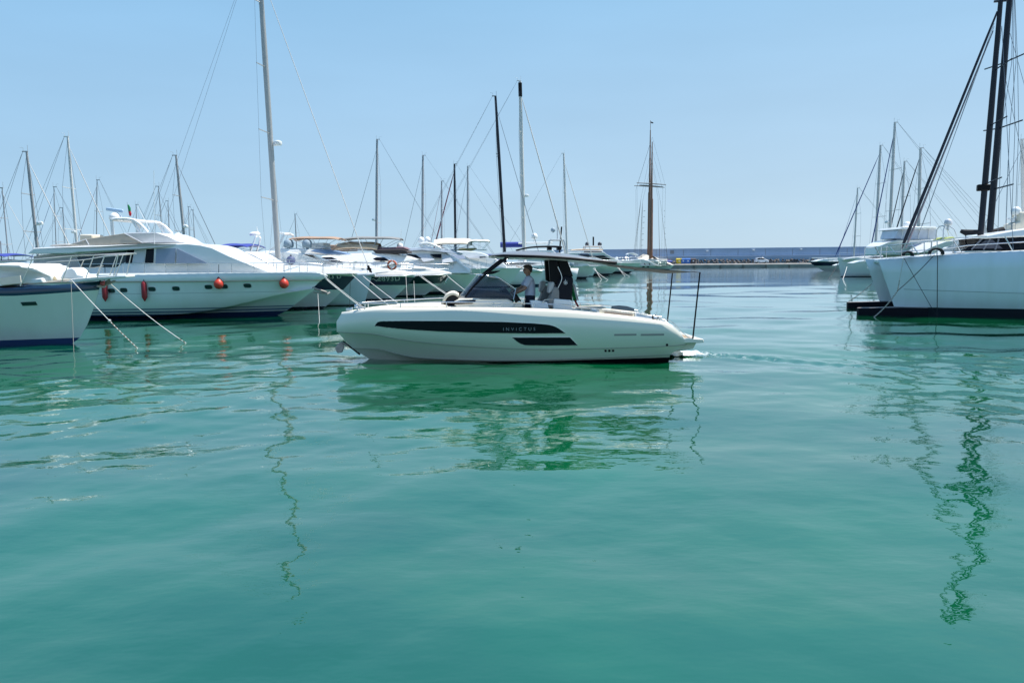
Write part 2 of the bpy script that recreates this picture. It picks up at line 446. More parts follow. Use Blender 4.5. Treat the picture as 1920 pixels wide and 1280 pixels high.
# hull windows that follow the curve of the topsides
def hull_panel(top, bot, off=.012, n=40, m=5):
    tz = polyfun([S(a, b, 1.42) for a, b in top]); bz = polyfun([S(a, b, 1.42) for a, b in bot])
    x0 = max(S(*top[-1], 1.42)[0], S(*bot[-1], 1.42)[0]); x1 = min(S(*top[0], 1.42)[0], S(*bot[0], 1.42)[0])
    return tz, bz, x0, x1
def pane(name, outline_px, parent, sg=1, mats=GLASS, frame=True, off=.016):
    pts = []
    for a, b in outline_px:
        q = S(a, b, 1.42)
        for _ in range(4): q = S(a, b, H0.y(*q))
        pts.append(q)
    xs_ = [p[0] for p in pts]; x0, x1 = min(xs_), max(xs_)
    def zr(x):
        zs = []
        for (xa_, za), (xb_, zb) in zip(pts, pts[1:] + pts[:1]):
            if (xa_ - x) * (xb_ - x) <= 0 and abs(xa_ - xb_) > 1e-6:
                zs.append(za + (zb - za) * (x - xa_) / (xb_ - xa_))
        return (min(zs), max(zs)) if zs else (pts[0][1], pts[0][1])
    mb = MB(); rws = []
    N = 60
    for i in range(N + 1):
        x = x0 + 1e-4 + (x1 - x0 - 2e-4) * i / N; a, b = zr(x)
        rws.append([(x, sg * (H0.y(x, a + (b - a) * k / 14) + off), a + (b - a) * k / 14) for k in range(15)])
    mb.grid(rws)
    w = mb.build(name, mats, parent, smooth=60)
    if frame:
        fb = MB(); ring = []
        cr = pts
        for i in range(len(cr)):
            p, q = cr[i], cr[(i + 1) % len(cr)]
            for k in range(4):
                x, z = p[0] + (q[0] - p[0]) * k / 4, p[1] + (q[1] - p[1]) * k / 4
                ring.append((x, sg * (H0.y(x, z) + .006), z))
        fb.tube(ring, .011, n=6, closed=True)
        fb.build('window_frame', IVORY, w, smooth=60)
    return w
w1 = [(702.5, 611), (704, 607.5), (708, 603.5), (714, 601.8), (760, 601.3), (850, 601.6), (940, 603.2), (1000, 606), (1028, 608.4), (1040, 611.5), (1050, 617), (1060, 624.6),
      (1000, 625.0), (900, 623.6), (820, 621), (760, 617.2), (720, 613.5)]
w2 = [(960, 632.4), (1010, 632.2), (1068.5, 632.2), (1083, 647.2), (1030, 647.6), (984, 647.0), (975, 643.8), (968, 639)]
for sg in (1, -1):
    a = pane('hull_window', w1, root, sg); pane('hull_window', w2, root, sg)
    tb = MB(); cx, cz = S(973.5, 617.3, 1.42)
    text_on(tb, 'INVICTUS', .112, lambda u, v, w: (cx - sg * u * 1.0, sg * (H0.y(cx - sg * u, cz + v) + .022 + w), cz + v), spacing=1.75, thin=-.0022)
    tb.build('lettering', mat('silver_lettering', (.45, .46, .48), .4), a, smooth=0)
# recessed slots, outlets
for sg in (1, -1):
    for (x0, x1) in ((1152, 1194), (1202, 1246)):
        mb = MB(); p0, p1 = S(x0, 628, 1.42), S(x1, 628, 1.42)
        pts = [(p0[0] + (p1[0] - p0[0]) * k / 8, p0[1]) for k in range(9)]
        mb.grid([[(x, sg * (H0.y(x, z + dz) + .006), z + dz) for dz in (-.022, 0, .022)] for x, z in pts])
        mb.build('side_vent', mat('vent_grey', (.28, .27, .25), .4), root, smooth=0)
    for (a, b) in ((1136, 657.8), (1143, 657.8), (1150, 657.6), (1251, 646.5)):
        x, z = S(a, b, 1.36); y = H0.y(x, z)
        MB().lathe([(.03, -.02), (.03, .012), (.018, .014)], 10, (x, sg * y, z), axis=(0, sg, 0)).build('outlet', BLACK, root)
# thin dark tubes painting in the crease shade along the moulded topsides
mb = MB()
for i, r_ in ((4, .007), (6, .008)):
    zf, xs_, xb_, hb_ = H0.rows[i]
    for sg in (1, -1): mb.tube([(xs_ + (xb_ - xs_) * t, sg * (hb_(t) + .001), zf(xs_ + (xb_ - xs_) * t) - .012) for t in TSM[:-2]], r_, n=4)
mb.build('hull_seam', mat('seam_shadow_ivory', (.30, .30, .26), .6), root, smooth=0)
# swim platform
zp = S(1300, 633, 1.2)[1]
mb = MB(); xp0 = S(1291, 636, 1.2)[0] + .25; xp1 = S(1320, 638, 1.2)[0]
mb.prism([(xp0, zp), (xp1 + .02, zp - .035), (xp1, zp - .12), (xp1 + .1, zp - .13), (xp0, zp - .13)], -1.22, 1.22)
mb.build('swim_platform', [IVORY], root, bevel=.015)
mb = MB(); mb.prism([(xp0 + .1, zp - .11), (xp1 + .12, zp - .14), (xp1 + .2, zp - .3), (xst - .02, zp - .38), (xst + .3, zp - .3)], -1.0, 1.0)
mb.build('platform_support', IVORY, root, bevel=.02)
MB().grid([[(xp0 - .05 - .4 * i / 3, -1.1 + 2.2 * k / 6, zp + .004 - .03 * i / 3 * (1 if i else 0)) for k in range(7)] for i in range(4)]).build('platform_teak', TEAK, root, smooth=0)
# stern coaming and transom steps
mb = MB()
cz = S(1190, 586, .9)[1]
xs1, xs0 = S(1120, 585, .9)[0], S(1246, 592, .9)[0]
mb.prism([(xs1, zsh(xs1) - .1), (xs1, zsh(xs1) + .03), (xs0 + .1, zsh(xs0) + .10), (xs0, zsh(xs0) + .08), (xs0 - .42, zp), (xs0 - .3, zp - .02), (xs0, zp - .02), (xs0 + .1, zp)], -.98, .98)
mb.build('stern_coaming', [WHITE], root, bevel=.03)
# console
def W0(pl, y=0): return [S(a, b, y) for a, b in pl]
mb = MB()
cons = W0([(858, 577), (848, 567), (862, 560), (900, 559), (951, 560), (962, 566), (969, 580), (969, 600), (858, 600)], .7)
mb.prism(cons, lambda x, z: -.72 + .12 * max(0, z - 1.2), lambda x, z: .72 - .12 * max(0, z - 1.2)); mb.build('console', [mat('console_cream', (.74, .70, .60), .35, noise=.03)], root, bevel=.03)
st = W0([(848, 566), (889, 562), (893, 563), (886, 569), (850, 570.5)], .73)
for sg in (1, -1): MB().prism(st, sg * .70, sg * .735).build('console_trim', [BLACK], root, bevel=.01)
# windscreen : wrapped tinted glass
wl_px = [(857, 559.5), (868, 546), (880, 531), (891, 519), (903, 516), (920, 518.5), (938, 521.5), (952, 525), (962, 532), (967, 541), (965, 552), (955, 565)]
wl = crom(W0(wl_px, .55), 3, closed=False)
zb = S(900, 561, .6)[1]
ws = MB(); rws = []
for i in range(25):
    a = i / 24
    rws.append(a)
xf = S(857, 560, .0)[0]; xr = S(962, 560, .6)[0]; xtf = S(893, 517, .0)[0]
ztop = lin([(S(a, b, .6)[0], S(a, b, .6)[1]) for a, b in [(892, 517), (903, 516), (920, 518.5), (938, 521.5), (952, 525), (961, 531), (966, 538), (968, 545)]])
lower = []; upper = []
n = 26
for i in range(n + 1):                       # U-shaped plan from port aft round the front to starboard aft
    a = -1 + 2 * i / n
    s_ = abs(a)
    ang = a * math.pi / 2
    # plan of the lower edge
    fr = math.cos(ang) ** .55 if abs(a) < 1 else 0
    xl = xr + (xf - xr) * min(1, math.cos(min(abs(a), 1) * math.pi / 2) ** .42 if abs(a) < 1 else 0)
    yl = .70 * (1 if a > 0 else -1) * min(1, abs(math.sin(ang)) ** .8)
    xu = min(xtf, xtf + (xl - xf) * 1.02); xu = xr - .07 + (xtf - xr + .07) * (math.cos(min(abs(a), 1) * math.pi / 2) ** .42 if abs(a) < 1 else 0)
    yu = .56 * (1 if a > 0 else -1) * min(1, abs(math.sin(ang)) ** .8)
    lower.append((xl, yl, zb)); upper.append((xu, yu, ztop(xu)))
rws = []
for k in range(7):
    t = k / 6
    rws.append([(l[0] + (u[0] - l[0]) * t, (l[1] + (u[1] - l[1]) * t) * (1 + .10 * math.sin(math.pi * t)), l[2] + (u[2] - l[2]) * t) for l, u in zip(lower, upper)])
TINT = mat('windscreen_tint', (.025, .035, .055), .02, spec=.5, alpha=.52, coat=.3)
ws.grid(rws); wo = ws.build('windscreen', TINT, root, smooth=80)
fm = MB(); fm.tube(upper, .016, n=6); fm.tube([lower[0], upper[0]], .018); fm.tube([lower[-1], upper[-1]], .018)
fm.build('windscreen_frame', STEEL, wo, smooth=60)
# dashboard under the glass
mb = MB(); da = W0([(872, 560), (879, 541), (932, 545), (958, 553), (964, 566), (940, 566)], .4)
mb.prism(da, -.5, .5); mb.build('dashboard', mat('dash_navy', (.02, .024, .05), .5), root, bevel=.03)
mb = MB(); da = W0([(938, 545), (948, 540), (961, 556), (953, 560)], .3); mb.prism(da, -.42, .42); mb.build('instrument_panel', BLACK, root, bevel=.01)
# helm wheel with spokes and the black grip unit
whx, whz = S(968, 553, .05)
ax = Vector((-.82, 0, .57)).normalized(); e1 = Vector((0, 1, 0)); e2 = ax.cross(e1)
wc = Vector((whx, .05, whz))
mb = MB(); mb.tube([wc + (e1 * math.cos(a) + e2 * math.sin(a)) * .19 for a in [2 * math.pi * i / 20 for i in range(20)]], .016, n=6, closed=True)
for k in range(3):
    a = 2 * math.pi * k / 3 + .5; mb.tube([wc, wc + (e1 * math.cos(a) + e2 * math.sin(a)) * .19], .012)
mb.tube([wc, wc - ax * .22], .03)
mb.build('steering_wheel', BLACK, root, smooth=60)
tb = MB(); tb.prism(W0([(963, 559), (968, 555), (976, 562), (967, 568)], .62), .5, .66); tb.build('throttle_box', BLACK, root, bevel=.015)
# sun lounge in front of the console with its arched backrest
arch = [S(a, b, .5) for a, b in [(828, 568), (831, 560), (837, 552.5), (845, 548.5), (853, 548.5), (861, 553)]]
top = crom(arch, 4, False)
cxa, cza = S(850, 568, .5)
ring = top + [(cxa + (x - cxa) * .74, cza + (z - cza) * .76) for x, z in reversed(top)]
MB().prism(ring, -.56, .56).build('lounge_arch', CREAM, root, bevel=.02)
MB().prism([(cxa + (x - cxa) * .78, cza + (z - cza) * .8) for x, z in top] + [S(862, 570, .5), S(830, 571, .5)], -.5, .5).build('lounge_backrest', BLKFAB, root, bevel=.01)
xl0, xl1 = S(840, 570, .3)[0], S(735, 573, .3)[0]
rws = []
for i in range(13):
    x = xl0 + (xl1 - xl0) * i / 12
    w = min(.72, H0.rows[-1][3]((x - xtop) / (x_sh - xtop)) - .35)
    rws.append([(x, w * k / 6, zsh(x) + .005 + .07 * (1 - abs(k / 6) ** 6) * (1 - abs(i / 6 - 1) ** 8)) for k in range(-6, 7)])
MB().slab(rws, .08).build('sun_pad', CREAM, root, smooth=50)
# hard top
ht_top = [(916, 478.8), (930, 475.5), (950, 472), (972, 469.8), (1010, 470.4), (1046, 473), (1090, 478.5), (1130, 486), (1160, 493)]
ht_bot = [(916, 478.8), (940, 481.3), (975, 482.6), (1010, 483.6), (1040, 485), (1080, 488), (1120, 491.8), (1160, 495.5)]
zt_ = polyfun([S(a, b, .9) for a, b in ht_top]); zb_ = polyfun([S(a, b, 1.02) for a, b in ht_bot])
xh1 = S(917, 479, .3)[0]; xh0 = S(1158, 494, .9)[0]
def plan_ht(t): # 0 stern 1 bow
    return 1.02 * (.80 + .2 * min(1, t / .3)) * (max(1 - max(0, (t - .45) / .55) ** 2.6, 0) ** .6)
rT = []; rE = []; rB = []
N = 40
for i in range(N + 1):
    t = 1 - (1 - i / N) ** 1.6; x = xh0 + (xh1 - xh0) * t; w = max(plan_ht(t), .02)
    zt2, zb2 = zt_(x), zb_(x); ze = zb2 + .062 * min(1, (1 - t) * 8 + .15)
    if zt2 < ze + .01: zt2 = ze + .01
    rT.append([(x, w * k / 8, ze + (zt2 - ze) * (1 - abs(k / 8) ** 3.2)) for k in range(-8, 9)])
    rB.append([(x, w * k / 8, zb2 - .05 * (1 - abs(k / 8) ** 2)) for k in range(-8, 9)])
    rE.append((x, w, ze, zb2))
mb = MB(); mb.grid(rT, 0); mb.grid(rB, 2)
for sg in (1, -1): mb.grid([[(x, sg * w, ze), (x, sg * (w + .012), (ze + zb2) / 2), (x, sg * w, zb2)] for x, w, ze, zb2 in rE], 1)
a, b = rT[0], rB[0]; mb.add(a + b, [(j, j + 1, j + 18, j + 17) for j in range(16)], 1)
a, b = rT[-1], rB[-1]; mb.add(a + b, [(j, j + 1, j + 18, j + 17) for j in range(16)], 1)
ht = weld(mb.build('hardtop', [mat('hardtop_grey', (.20, .215, .23), .3, noise=.05), BLACK, mat('hardtop_lining', (.45, .50, .50), .3)], root, smooth=40))
mb = MB(); hr = [S(a, b, .25) for a, b in [(970, 469), (990, 464.5), (1010, 462.5), (1040, 462), (1054, 463.5)]]
for sg in (1, -1): mb.tube([(x, sg * .25, z) for x, z in crom(hr, 4, False)], .02, n=6)
mb.build('roof_rail', BLACK, ht, smooth=60)
mb = MB()
for a in (1030, 1048): x, z = S(a, 463, 0); mb.box((x, 0, z - .03), (.1, .3, .1))
mb.build('roof_light', BLACK, ht, bevel=.01)
# front strut pair and the deck mirror
for sg in (1, -1):
    p = [S(a, b, .62) for a, b in [(955, 479.5), (932, 497), (908, 516), (884, 541), (872, 557)]]
    MB().tube([(x, sg * (.62 + .02 * i), z) for i, (x, z) in enumerate(p)], [.040, .034, .030, .026, .022], n=8, asp=.55).build('hardtop_strut', BLACK, root, smooth=50)
mb = MB(); mb.prism(crom(W0([(909, 513.5), (918, 509), (938, 507.2), (930, 511.5), (921, 514)], .66), 3), .60, .72)
mb.build('side_mirror', BLACK, root, bevel=.01)
# rear tower
tw = W0([(1028.5, 484), (1045, 484), (1053, 517), (1044, 534), (1031.5, 527)], .5)
t2 = W0([(1046, 484), (1063, 488), (1074, 518), (1052, 521)], .5)
for sg in (1, -1):
    mb = MB(); mb.prism(tw, sg * .36, sg * .56); mb.prism(t2, sg * .34, sg * .58)
    mb.build('hardtop_tower', BLACK, root, bevel=.02)
mb = MB()
lk = W0([(1046, 527), (1052, 518), (1062, 516.5), (1074, 519), (1075, 528), (1072, 562), (1039, 560), (1037, 555)], .6)
mb.prism(lk, -.62, .62); lo = mb.build('tower_locker', mat('tower_navy', (.006, .007, .014), .45, noise=.2, spec=.15), root, bevel=.04)
ex, ez = S(1060.5, 530, .63)
mb = MB()
for k in range(3):                          # small star-like crest
    a = math.pi * k / 3 + .3
    d = Vector((math.cos(a), 0, math.sin(a))) * .055
    mb.tube([Vector((ex, .625, ez)) - d, Vector((ex, .625, ez)) + d], .006, n=5)
mb.tube([(ex, .625, ez + .05), (ex, .625, ez + .085)], .007, n=5)
mb.tube([(ex + .04 * math.cos(a), .625, ez + .04 * math.sin(a)) for a in [2 * math.pi * i / 12 for i in range(12)]], .004, n=5, closed=True)
mb.build('crest', LTEXT, lo, smooth=0)
mb = MB(); mb.tube([(x, .66, z) for x, z in crom(W0([(1046, 500), (1053, 517), (1052, 527), (1046, 540)], .66), 4, False)], .014)
mb.build('grab_rail', STEEL, root, smooth=60)
mb = MB(); mb.prism(W0([(1039, 560), (1072, 562.5), (1074, 585), (1036, 585)], .66), -.66, .66); mb.build('locker_base', WHITE, root, bevel=.03)
# helm seats : two buckets side by side, each with backrest, headrest and cushion
for yy, dx in ((.36, 0), (-.36, .14)):
    st = MB(); bk = W0([(1044, 575), (1047, 552), (1046, 541), (1041, 537), (1034, 541), (1030, 556), (1024, 572)], .36)
    bk = [(x + dx, z) for x, z in bk]
    so = st.prism(crom(bk, 3), yy - .27, yy + .27).build('helm_seat', GREYC, root, bevel=.04)
    hb_ = MB(); hd = [(x + dx, z) for x, z in W0([(1030, 549), (1026, 549), (1029, 530), (1034, 527.5), (1038, 529), (1037, 541)], .36)]
    hb_.prism(hd, yy - .22, yy + .22); hb_.build('headrest', mat('seat_white', (.50, .49, .48), .7), so, bevel=.03)
    cb = MB(); cu = [(x + dx, z) for x, z in W0([(1030, 571), (1006, 568), (1003, 575), (1030, 581)], .36)]
    cb.prism(cu, yy - .25, yy + .25); cb.build('seat_cushion', GREYC, so, bevel=.03)
mb = MB(); mb.prism(W0([(994, 563.5), (1000, 563), (1026, 566), (1030, 584), (998, 584)], .66), .40, .70); mb.build('side_locker', WHITE, root, bevel=.02)
mb = MB(); mb.prism(W0([(965, 570), (979, 570), (979, 576), (964, 577)], .8), .55, .85); mb.build('armrest', CREAM, root, bevel=.02)
mb = MB(); mb.tube([(x, .72, z) for x, z in crom(W0([(1016, 570), (1019, 564), (1025, 561.5), (1038, 561.5)], .72), 3, False)], .012); mb.build('seat_rail', STEEL, root, smooth=60)
# aft lounge
def pad(name, pl, y0, y1, m, bev=.03): MB().prism(W0(pl, max(abs(y0), abs(y1)) if y1 > 0 else -.6), y0, y1).build(name, m, root, bevel=bev)
pad('aft_sunpad', [(1082, 575.5), (1131, 574.5), (1133, 577), (1133, 586), (1082, 586)], -1.0, -.2, CREAM)
pad('side_bench', [(1124, 579.5), (1138, 578.5), (1192, 584.5), (1192, 592), (1124, 587)], .72, 1.02, CREAM)
pad('bench_shadow_gap', [(1134, 584.5), (1186, 590), (1186, 592), (1134, 587)], 1.0, 1.06, mat('bench_shade_brown', (.25, .19, .15), .7), .005)  # brown strip that paints the shadow gap along the side bench
mb = MB(); p = [S(a, b, .35) for a, b in [(1147, 579), (1160, 578.5), (1175, 580), (1188, 583)]]
mb.tube([(x, .35, z) for x, z in p], [.075, .085, .085, .07], n=12); mb.build('bolster_cushion', GREYC, root, smooth=60)
mb = MB(); wx, wz = S(1229, 595, 1.15); ball = Vector((wx, 1.12, wz))
for k in range(3):
    mb.tube([ball + Vector((math.cos(a) * .07, .02 * k, math.sin(a) * .055)) for a in [2 * math.pi * i / 10 for i in range(10)]], .018, n=5, closed=True)
mb.build('stern_line_coil', ROPEK, root, smooth=60)
for sg in (1, -1):
    p = [S(a, b, 1.18) for a, b in [(1246, 596), (1262, 605), (1278, 622), (1293, 634)]]
    MB().tube([(x, sg * 1.18, z) for x, z in crom(p, 3, False)], .009).build('stern_rail', STEEL, root, smooth=60)
# low guard rails
def rail(name, pts, yo, posts, m=STEEL, r=.013):
    mb = MB(); f = polyfun([S(a, b, yo) for a, b in pts])
    xs_ = [S(a, b, yo)[0] for a, b in pts]; xa_, xb_ = min(xs_), max(xs_)
    for sg in (1, -1):
        line = []
        for i in range(41):
            x = xa_ + (xb_ - xa_) * i / 40
            y = min(yo, H0.rows[-1][3]((x - xtop) / (x_sh - xtop)) - .07)
            line.append((x, sg * max(y, .05), f(x)))
        mb.tube(line, r)
        for a, b in posts:
            x = S(a, b, yo)[0]; y = min(yo, H0.rows[-1][3]((x - xtop) / (x_sh - xtop)) - .07)
            mb.tube([(x, sg * y, f(x)), (x, sg * y, zsh(x) - .06)], r)
    x = xb_; y = min(yo, H0.rows[-1][3]((x - xtop) / (x_sh - xtop)) - .07)
    mb.tube([(x, -y, f(x)), (x + .05, 0, f(x)), (x, y, f(x))], r)
    return mb.build(name, m, root, smooth=60)
rail('bow_rail', [(664, 573.5), (700, 571.5), (748, 570.2), (836, 566.8), (925, 567), (996, 569), (1055, 571.5), (1074, 574)], 1.22, [(676, 575), (748, 574), (837, 571), (925, 570), (1000, 573)])
rail('aft_rail', [(1078, 575.5), (1120, 579), (1160, 583.5), (1200, 588), (1240, 594)], 1.24, [(1091, 580), (1108, 582), (1119, 584), (1190, 590)], r=.010)
mb = MB()
for px in (931, 662, 1236):
    x = S(px, 577, 1.3)[0]; y = min(1.24, H0.rows[-1][3]((x - xtop) / (x_sh - xtop)) - .06); z = zsh(x)
    for sg in (1, -1): mb.tube([(x - .1, sg * y, z + .045), (x + .1, sg * y, z + .045)], .014); mb.tube([(x - .03, sg * y, z - .01), (x - .03, sg * y, z + .045)], .014); mb.tube([(x + .03, sg * y, z - .01), (x + .03, sg * y, z + .045)], .014)
mb.build('mooring_cleat', STEEL, root, smooth=60)
# bow roller and plough anchor
an = MB()
A = lambda a, b, y=0: (S(a, b, 0)[0], y, S(a, b, 0)[1])
an.tube([A(652, 648), A(641, 641)], .03, n=6)
fl = [A(641, 640), A(634, 644), A(629, 652), A(634, 661), A(642, 660), A(646, 650)]
c1 = [(x, .13 * s, z) for (x, _, z), s in zip(fl, (.2, .6, .9, .9, .6, .3))]; c2 = [(x, -y, z) for x, y, z in c1]
ctr = [A(640, 645), A(637, 652), A(640, 657)]
an.add(c1 + c2, [(0, 1, 2, 3, 4, 5), (11, 10, 9, 8, 7, 6)] + [(i, i + 6, (i + 1) % 6 + 6, (i + 1) % 6) for i in range(6)])
an.build('anchor', RUST, root, bevel=.012)
mb = MB(); mb.tube([A(643, 640), A(660, 652.5), A(675, 664.5)], .025, n=5); mb.build('stem_guard', BLACK, root)
mb = MB(); mb.box(A(655, 580), (.16, .1, .06)); mb.tube([A(662, 577), A(650, 580)], .02); mb.lathe([(.05, 0), (.05, .06), (.03, .09)], 10, A(668, 577)); mb.build('windlass', STEEL, root, bevel=.008)
# awning behind the hardtop on two poles
PT = {}
pole_top = S(1312.5, 510, 1.2); pole_bot = S(1299, 633, 1.2)
for sg in (1, -1):
    mb = MB(); mb.tube([(pole_bot[0], sg * 1.2, pole_bot[1] - .03), (pole_top[0], sg * 1.2, pole_top[1])], [.020, .018], n=8)
    mb.build('awning_pole', BLACK, root, smooth=60)
ya, yb = .86, 1.05
f1 = S(1112, 491.5, .86); f2 = S(1297, 509.5, 1.05)
rws = []
for i in range(19):
    t = i / 18; x = f1[0] + (f2[0] - f1[0]) * t
    hw = ya + (yb - ya) * t - .12 * math.sin(math.pi * t)
    if t > .8: pass
    rws.append([(x + .45 * (1 - (k / 6) ** 2) * t, hw * k / 6, f1[1] + (f2[1] - f1[1]) * t - .012 * math.sin(math.pi * t) - .04 * t * (1 - (k / 6) ** 2)) for k in range(-6, 7)])
aw = MB().slab(rws, .012).build('awning', mat('awning_grey', (.10, .095, .09), .9, noise=.06, bump=.15), root, smooth=60)
mb = MB()
for sg in (1, -1): mb.tube([(f2[0], sg * yb, f2[1]), (pole_top[0], sg * 1.2, pole_top[1] - .01)], .008, n=5)
mb.build('awning_cord', ROPEK, aw)
# folded ensign hanging behind the tower
fx, fz = S(1073.5, 533, .55)
fl_o = F0.world(fx, .5, fz)
fr = thing('ensign', 'furled green, white and red flag hanging on the black tower behind the helm seats', 'flag', fl_o, _th)
mb = MB()
mb.tube([(.04, 0, .12), (-.03, 0, -.62)], .012)
mb.build('flag_staff', STEEL, fr)
def cloth(name, x0, x1, z0, z1, m, par):
    r_ = []
    for i in range(9):
        t = i / 8
        r_.append([(x0 + (x1 - x0) * k / 8 - .09 * t, .035 * math.sin(k * 1.7 + t * 2), z0 + (z1 - z0) * t - .02 * math.sin(k)) for k in range(9)])
    return MB().slab([[(x, y, z) for x, y, z in q] for q in r_], .004).build(name, m, par, smooth=60)
cloth('flag_cloth', -.02, .14, -.02, -.42, GREENF, fr); cloth('flag_cloth', -.07, -.02, .0, -.40, WHITEF, fr); cloth('flag_cloth', -.09, -.05, -.40, -.58, REDFL, fr)

# ------------------------------------------------------------------ the helmsman
def skin_mesh(chains, sub=2):
    """chains: list of ([points],[radii]); a chain may start at an existing point (same coordinates)"""
    vs = []; es = []; rs = []; idx = {}
    for pts, rad in chains:
        prev = None
        for p, r in zip(pts, rad):
            k = tuple(round(c, 4) for c in p)
            if k not in idx: idx[k] = len(vs); vs.append(k); rs.append(r if isinstance(r, tuple) else (r, r))
            i = idx[k]
            if prev is not None and prev != i: es.append((prev, i))
            prev = i
    me = bpy.data.meshes.new('tmp'); me.from_pydata(vs, es, []); o = bpy.data.objects.new('tmp', me); COL.objects.link(o)
    md = o.modifiers.new('s', 'SKIN'); md.use_smooth_shade = True
    for i, r in enumerate(rs): me.skin_vertices[0].data[i].radius = r
    me.skin_vertices[0].data[0].use_root = True
    sd = o.modifiers.new('u', 'SUBSURF'); sd.levels = sub; sd.render_levels = sub
    dg = bpy.context.evaluated_depsgraph_get(); m2 = bpy.data.meshes.new_from_object(o.evaluated_get(dg))
    V = [tuple(v.co) for v in m2.vertices]; Fc = [tuple(p.vertices) for p in m2.polygons]
    bpy.data.objects.remove(o); bpy.data.meshes.remove(me); bpy.data.meshes.remove(m2)
    return V, Fc
def remeshed(name, parts, m, parent, vox=.008, smooth_it=4):
    mb = MB()
    for V, Fc in parts: mb.add(V, Fc)
    me = bpy.data.meshes.new('tmp'); me.from_pydata(mb.v, [], mb.f)
    o = bpy.data.objects.new('tmp', me); COL.objects.link(o)
    r_ = o.modifiers.new('r', 'REMESH'); r_.mode = 'VOXEL'; r_.voxel_size = vox; r_.use_smooth_shade = True
    if smooth_it:
        s_ = o.modifiers.new('s', 'SMOOTH'); s_.iterations = smooth_it; s_.factor = .5
    dg = bpy.context.evaluated_depsgraph_get(); m2 = bpy.data.meshes.new_from_object(o.evaluated_get(dg))
    bpy.data.objects.remove(o); bpy.data.meshes.remove(me)
    m2.name = name; m2.materials.clear(); m2.materials.append(m)
    ob = bpy.data.objects.new(name, m2); COL.objects.link(ob); ob.parent = parent
    return ob
mx, _ = S(990, 560, .05)
mo = F0.world(mx, .05, zfl)
pr = thing('person', 'man in white polo shirt, dark shorts and sunglasses standing at the helm', 'person', mo, _th)
pv = (-.05, 0, .95); sp = (-.055, 0, 1.12); ch = (-.03, 0, 1.33); nk = (-.01, 0, 1.47); hd = (.02, 0, 1.56)
ch_l = [([pv, sp, ch, nk, hd], [(.14, .11), (.13, .10), (.155, .115), .06, .055])]
hands = []
body_ch = list(ch_l)
arms = {}
for sg in (1, -1):
    sh = (-.03, .17 * sg, 1.41); el = (.115, .235 * sg, 1.17); wr = (.345, .17 * sg, 1.045)
    if sg < 0: el = (.15, -.23, 1.19); wr = (.375, -.14, 1.075)
    body_ch.append(([ch, sh, ((sh[0] + el[0]) / 2, (sh[1] + el[1]) / 2, (sh[2] + el[2]) / 2), el, ((el[0] * .6 + wr[0] * .4), el[1] * .6 + wr[1] * .4, el[2] * .6 + wr[2] * .4), wr], [(.155, .115), .068, .052, .044, .043, .029]))
    arms[sg] = (sh, el, wr)
    hip = (-.05, .095 * sg, .90); kn = (.0, .11 * sg, .50); an_ = (-.06, .115 * sg, .09); to = (.13, .13 * sg, .035)
    body_ch.append(([pv, hip, ((hip[0] + kn[0]) / 2 + .01, kn[1], .70), kn, (-.045, .113 * sg, .36), an_], [(.14, .11), .10, .082, .058, .057, .038]))
    body_ch.append(([an_, (-.01, .118 * sg, .055), to], [.038, .042, .03]))
    w = Vector(wr); d = (Vector(wr) - Vector(el)).normalized(); side = Vector((0, -sg, 0)); dn = Vector((0, 0, -1))
    d2 = (d * .6 + Vector((.5, 0, -.1))).normalized()
    palm = w + d2 * .055
    hc = [([tuple(w), tuple(palm), tuple(palm + d2 * .03)], [(.024, .03), (.018, .04), (.017, .038)])]
    for q, (ln, of) in enumerate(((.062, .032), (.072, .011), (.068, -.011), (.052, -.031))):
        b0 = palm + d2 * .02 + side * of * -1 * sg * 0 + Vector((0, of, 0))
        k1 = b0 + d2 * ln * .55 + dn * .008; k2 = k1 + d2 * ln * .22 + dn * ln * .42; k3 = k2 + dn * ln * .32 - d2 * ln * .22
        hc.append(([tuple(b0), tuple(k1), tuple(k2), tuple(k3)], [.0095, .009, .0085, .0075]))
    b0 = w + d2 * .025 + Vector((0, -sg * .026, 0)); t1 = b0 + d2 * .03 + Vector((0, -sg * .022, -.01)); t2 = t1 + d2 * .025 + Vector((0, -sg * .004, -.022))
    hc.append(([tuple(b0), tuple(t1), tuple(t2)], [.012, .0105, .009]))
    hands += [skin_mesh([c], 1) for c in hc]
# head: rings with a face profile (front line, back line, half width) by height
hz = [(1.505, .030, -.055, .050), (1.53, .062, -.062, .056), (1.548, .098, -.07, .058), (1.565, .108, -.078, .064), (1.585, .106, -.085, .069), (1.600, .118, -.09, .072),
      (1.620, .108, -.094, .075), (1.645, .100, -.098, .077), (1.67, .104, -.1, .078), (1.70, .098, -.096, .075), (1.73, .075, -.083, .063), (1.752, .03, -.05, .036)]
rg = []
for z, f, b, w in hz:
    ring = []
    for j in range(20):
        a = 2 * math.pi * j / 20; c, s_ = math.cos(a), math.sin(a)
        cx = (f + b) / 2; ring.append((cx + (f - b) / 2 * (abs(c) ** .85) * (1 if c > 0 else -1), w * s_, z))
    rg.append(ring)
hm = MB().loft(rg)
hm.loft([[(.10, .012 * c_, 1.648), (.102, .012 * c_, 1.64), (.105, 0, 1.645)] for c_ in (1, -1)])
nose = MB().loft([[(.095, .010, 1.65), (.095, -.010, 1.65), (.112, 0, 1.648)], [(.098, .017, 1.612), (.098, -.017, 1.612), (.136, 0, 1.618)], [(.098, .016, 1.602), (.098, -.016, 1.602), (.122, 0, 1.600)]])
ears = MB()
for sg in (1, -1): ears.ell((-.01, .080 * sg, 1.625), (.022, .010, .034))
limbs = []
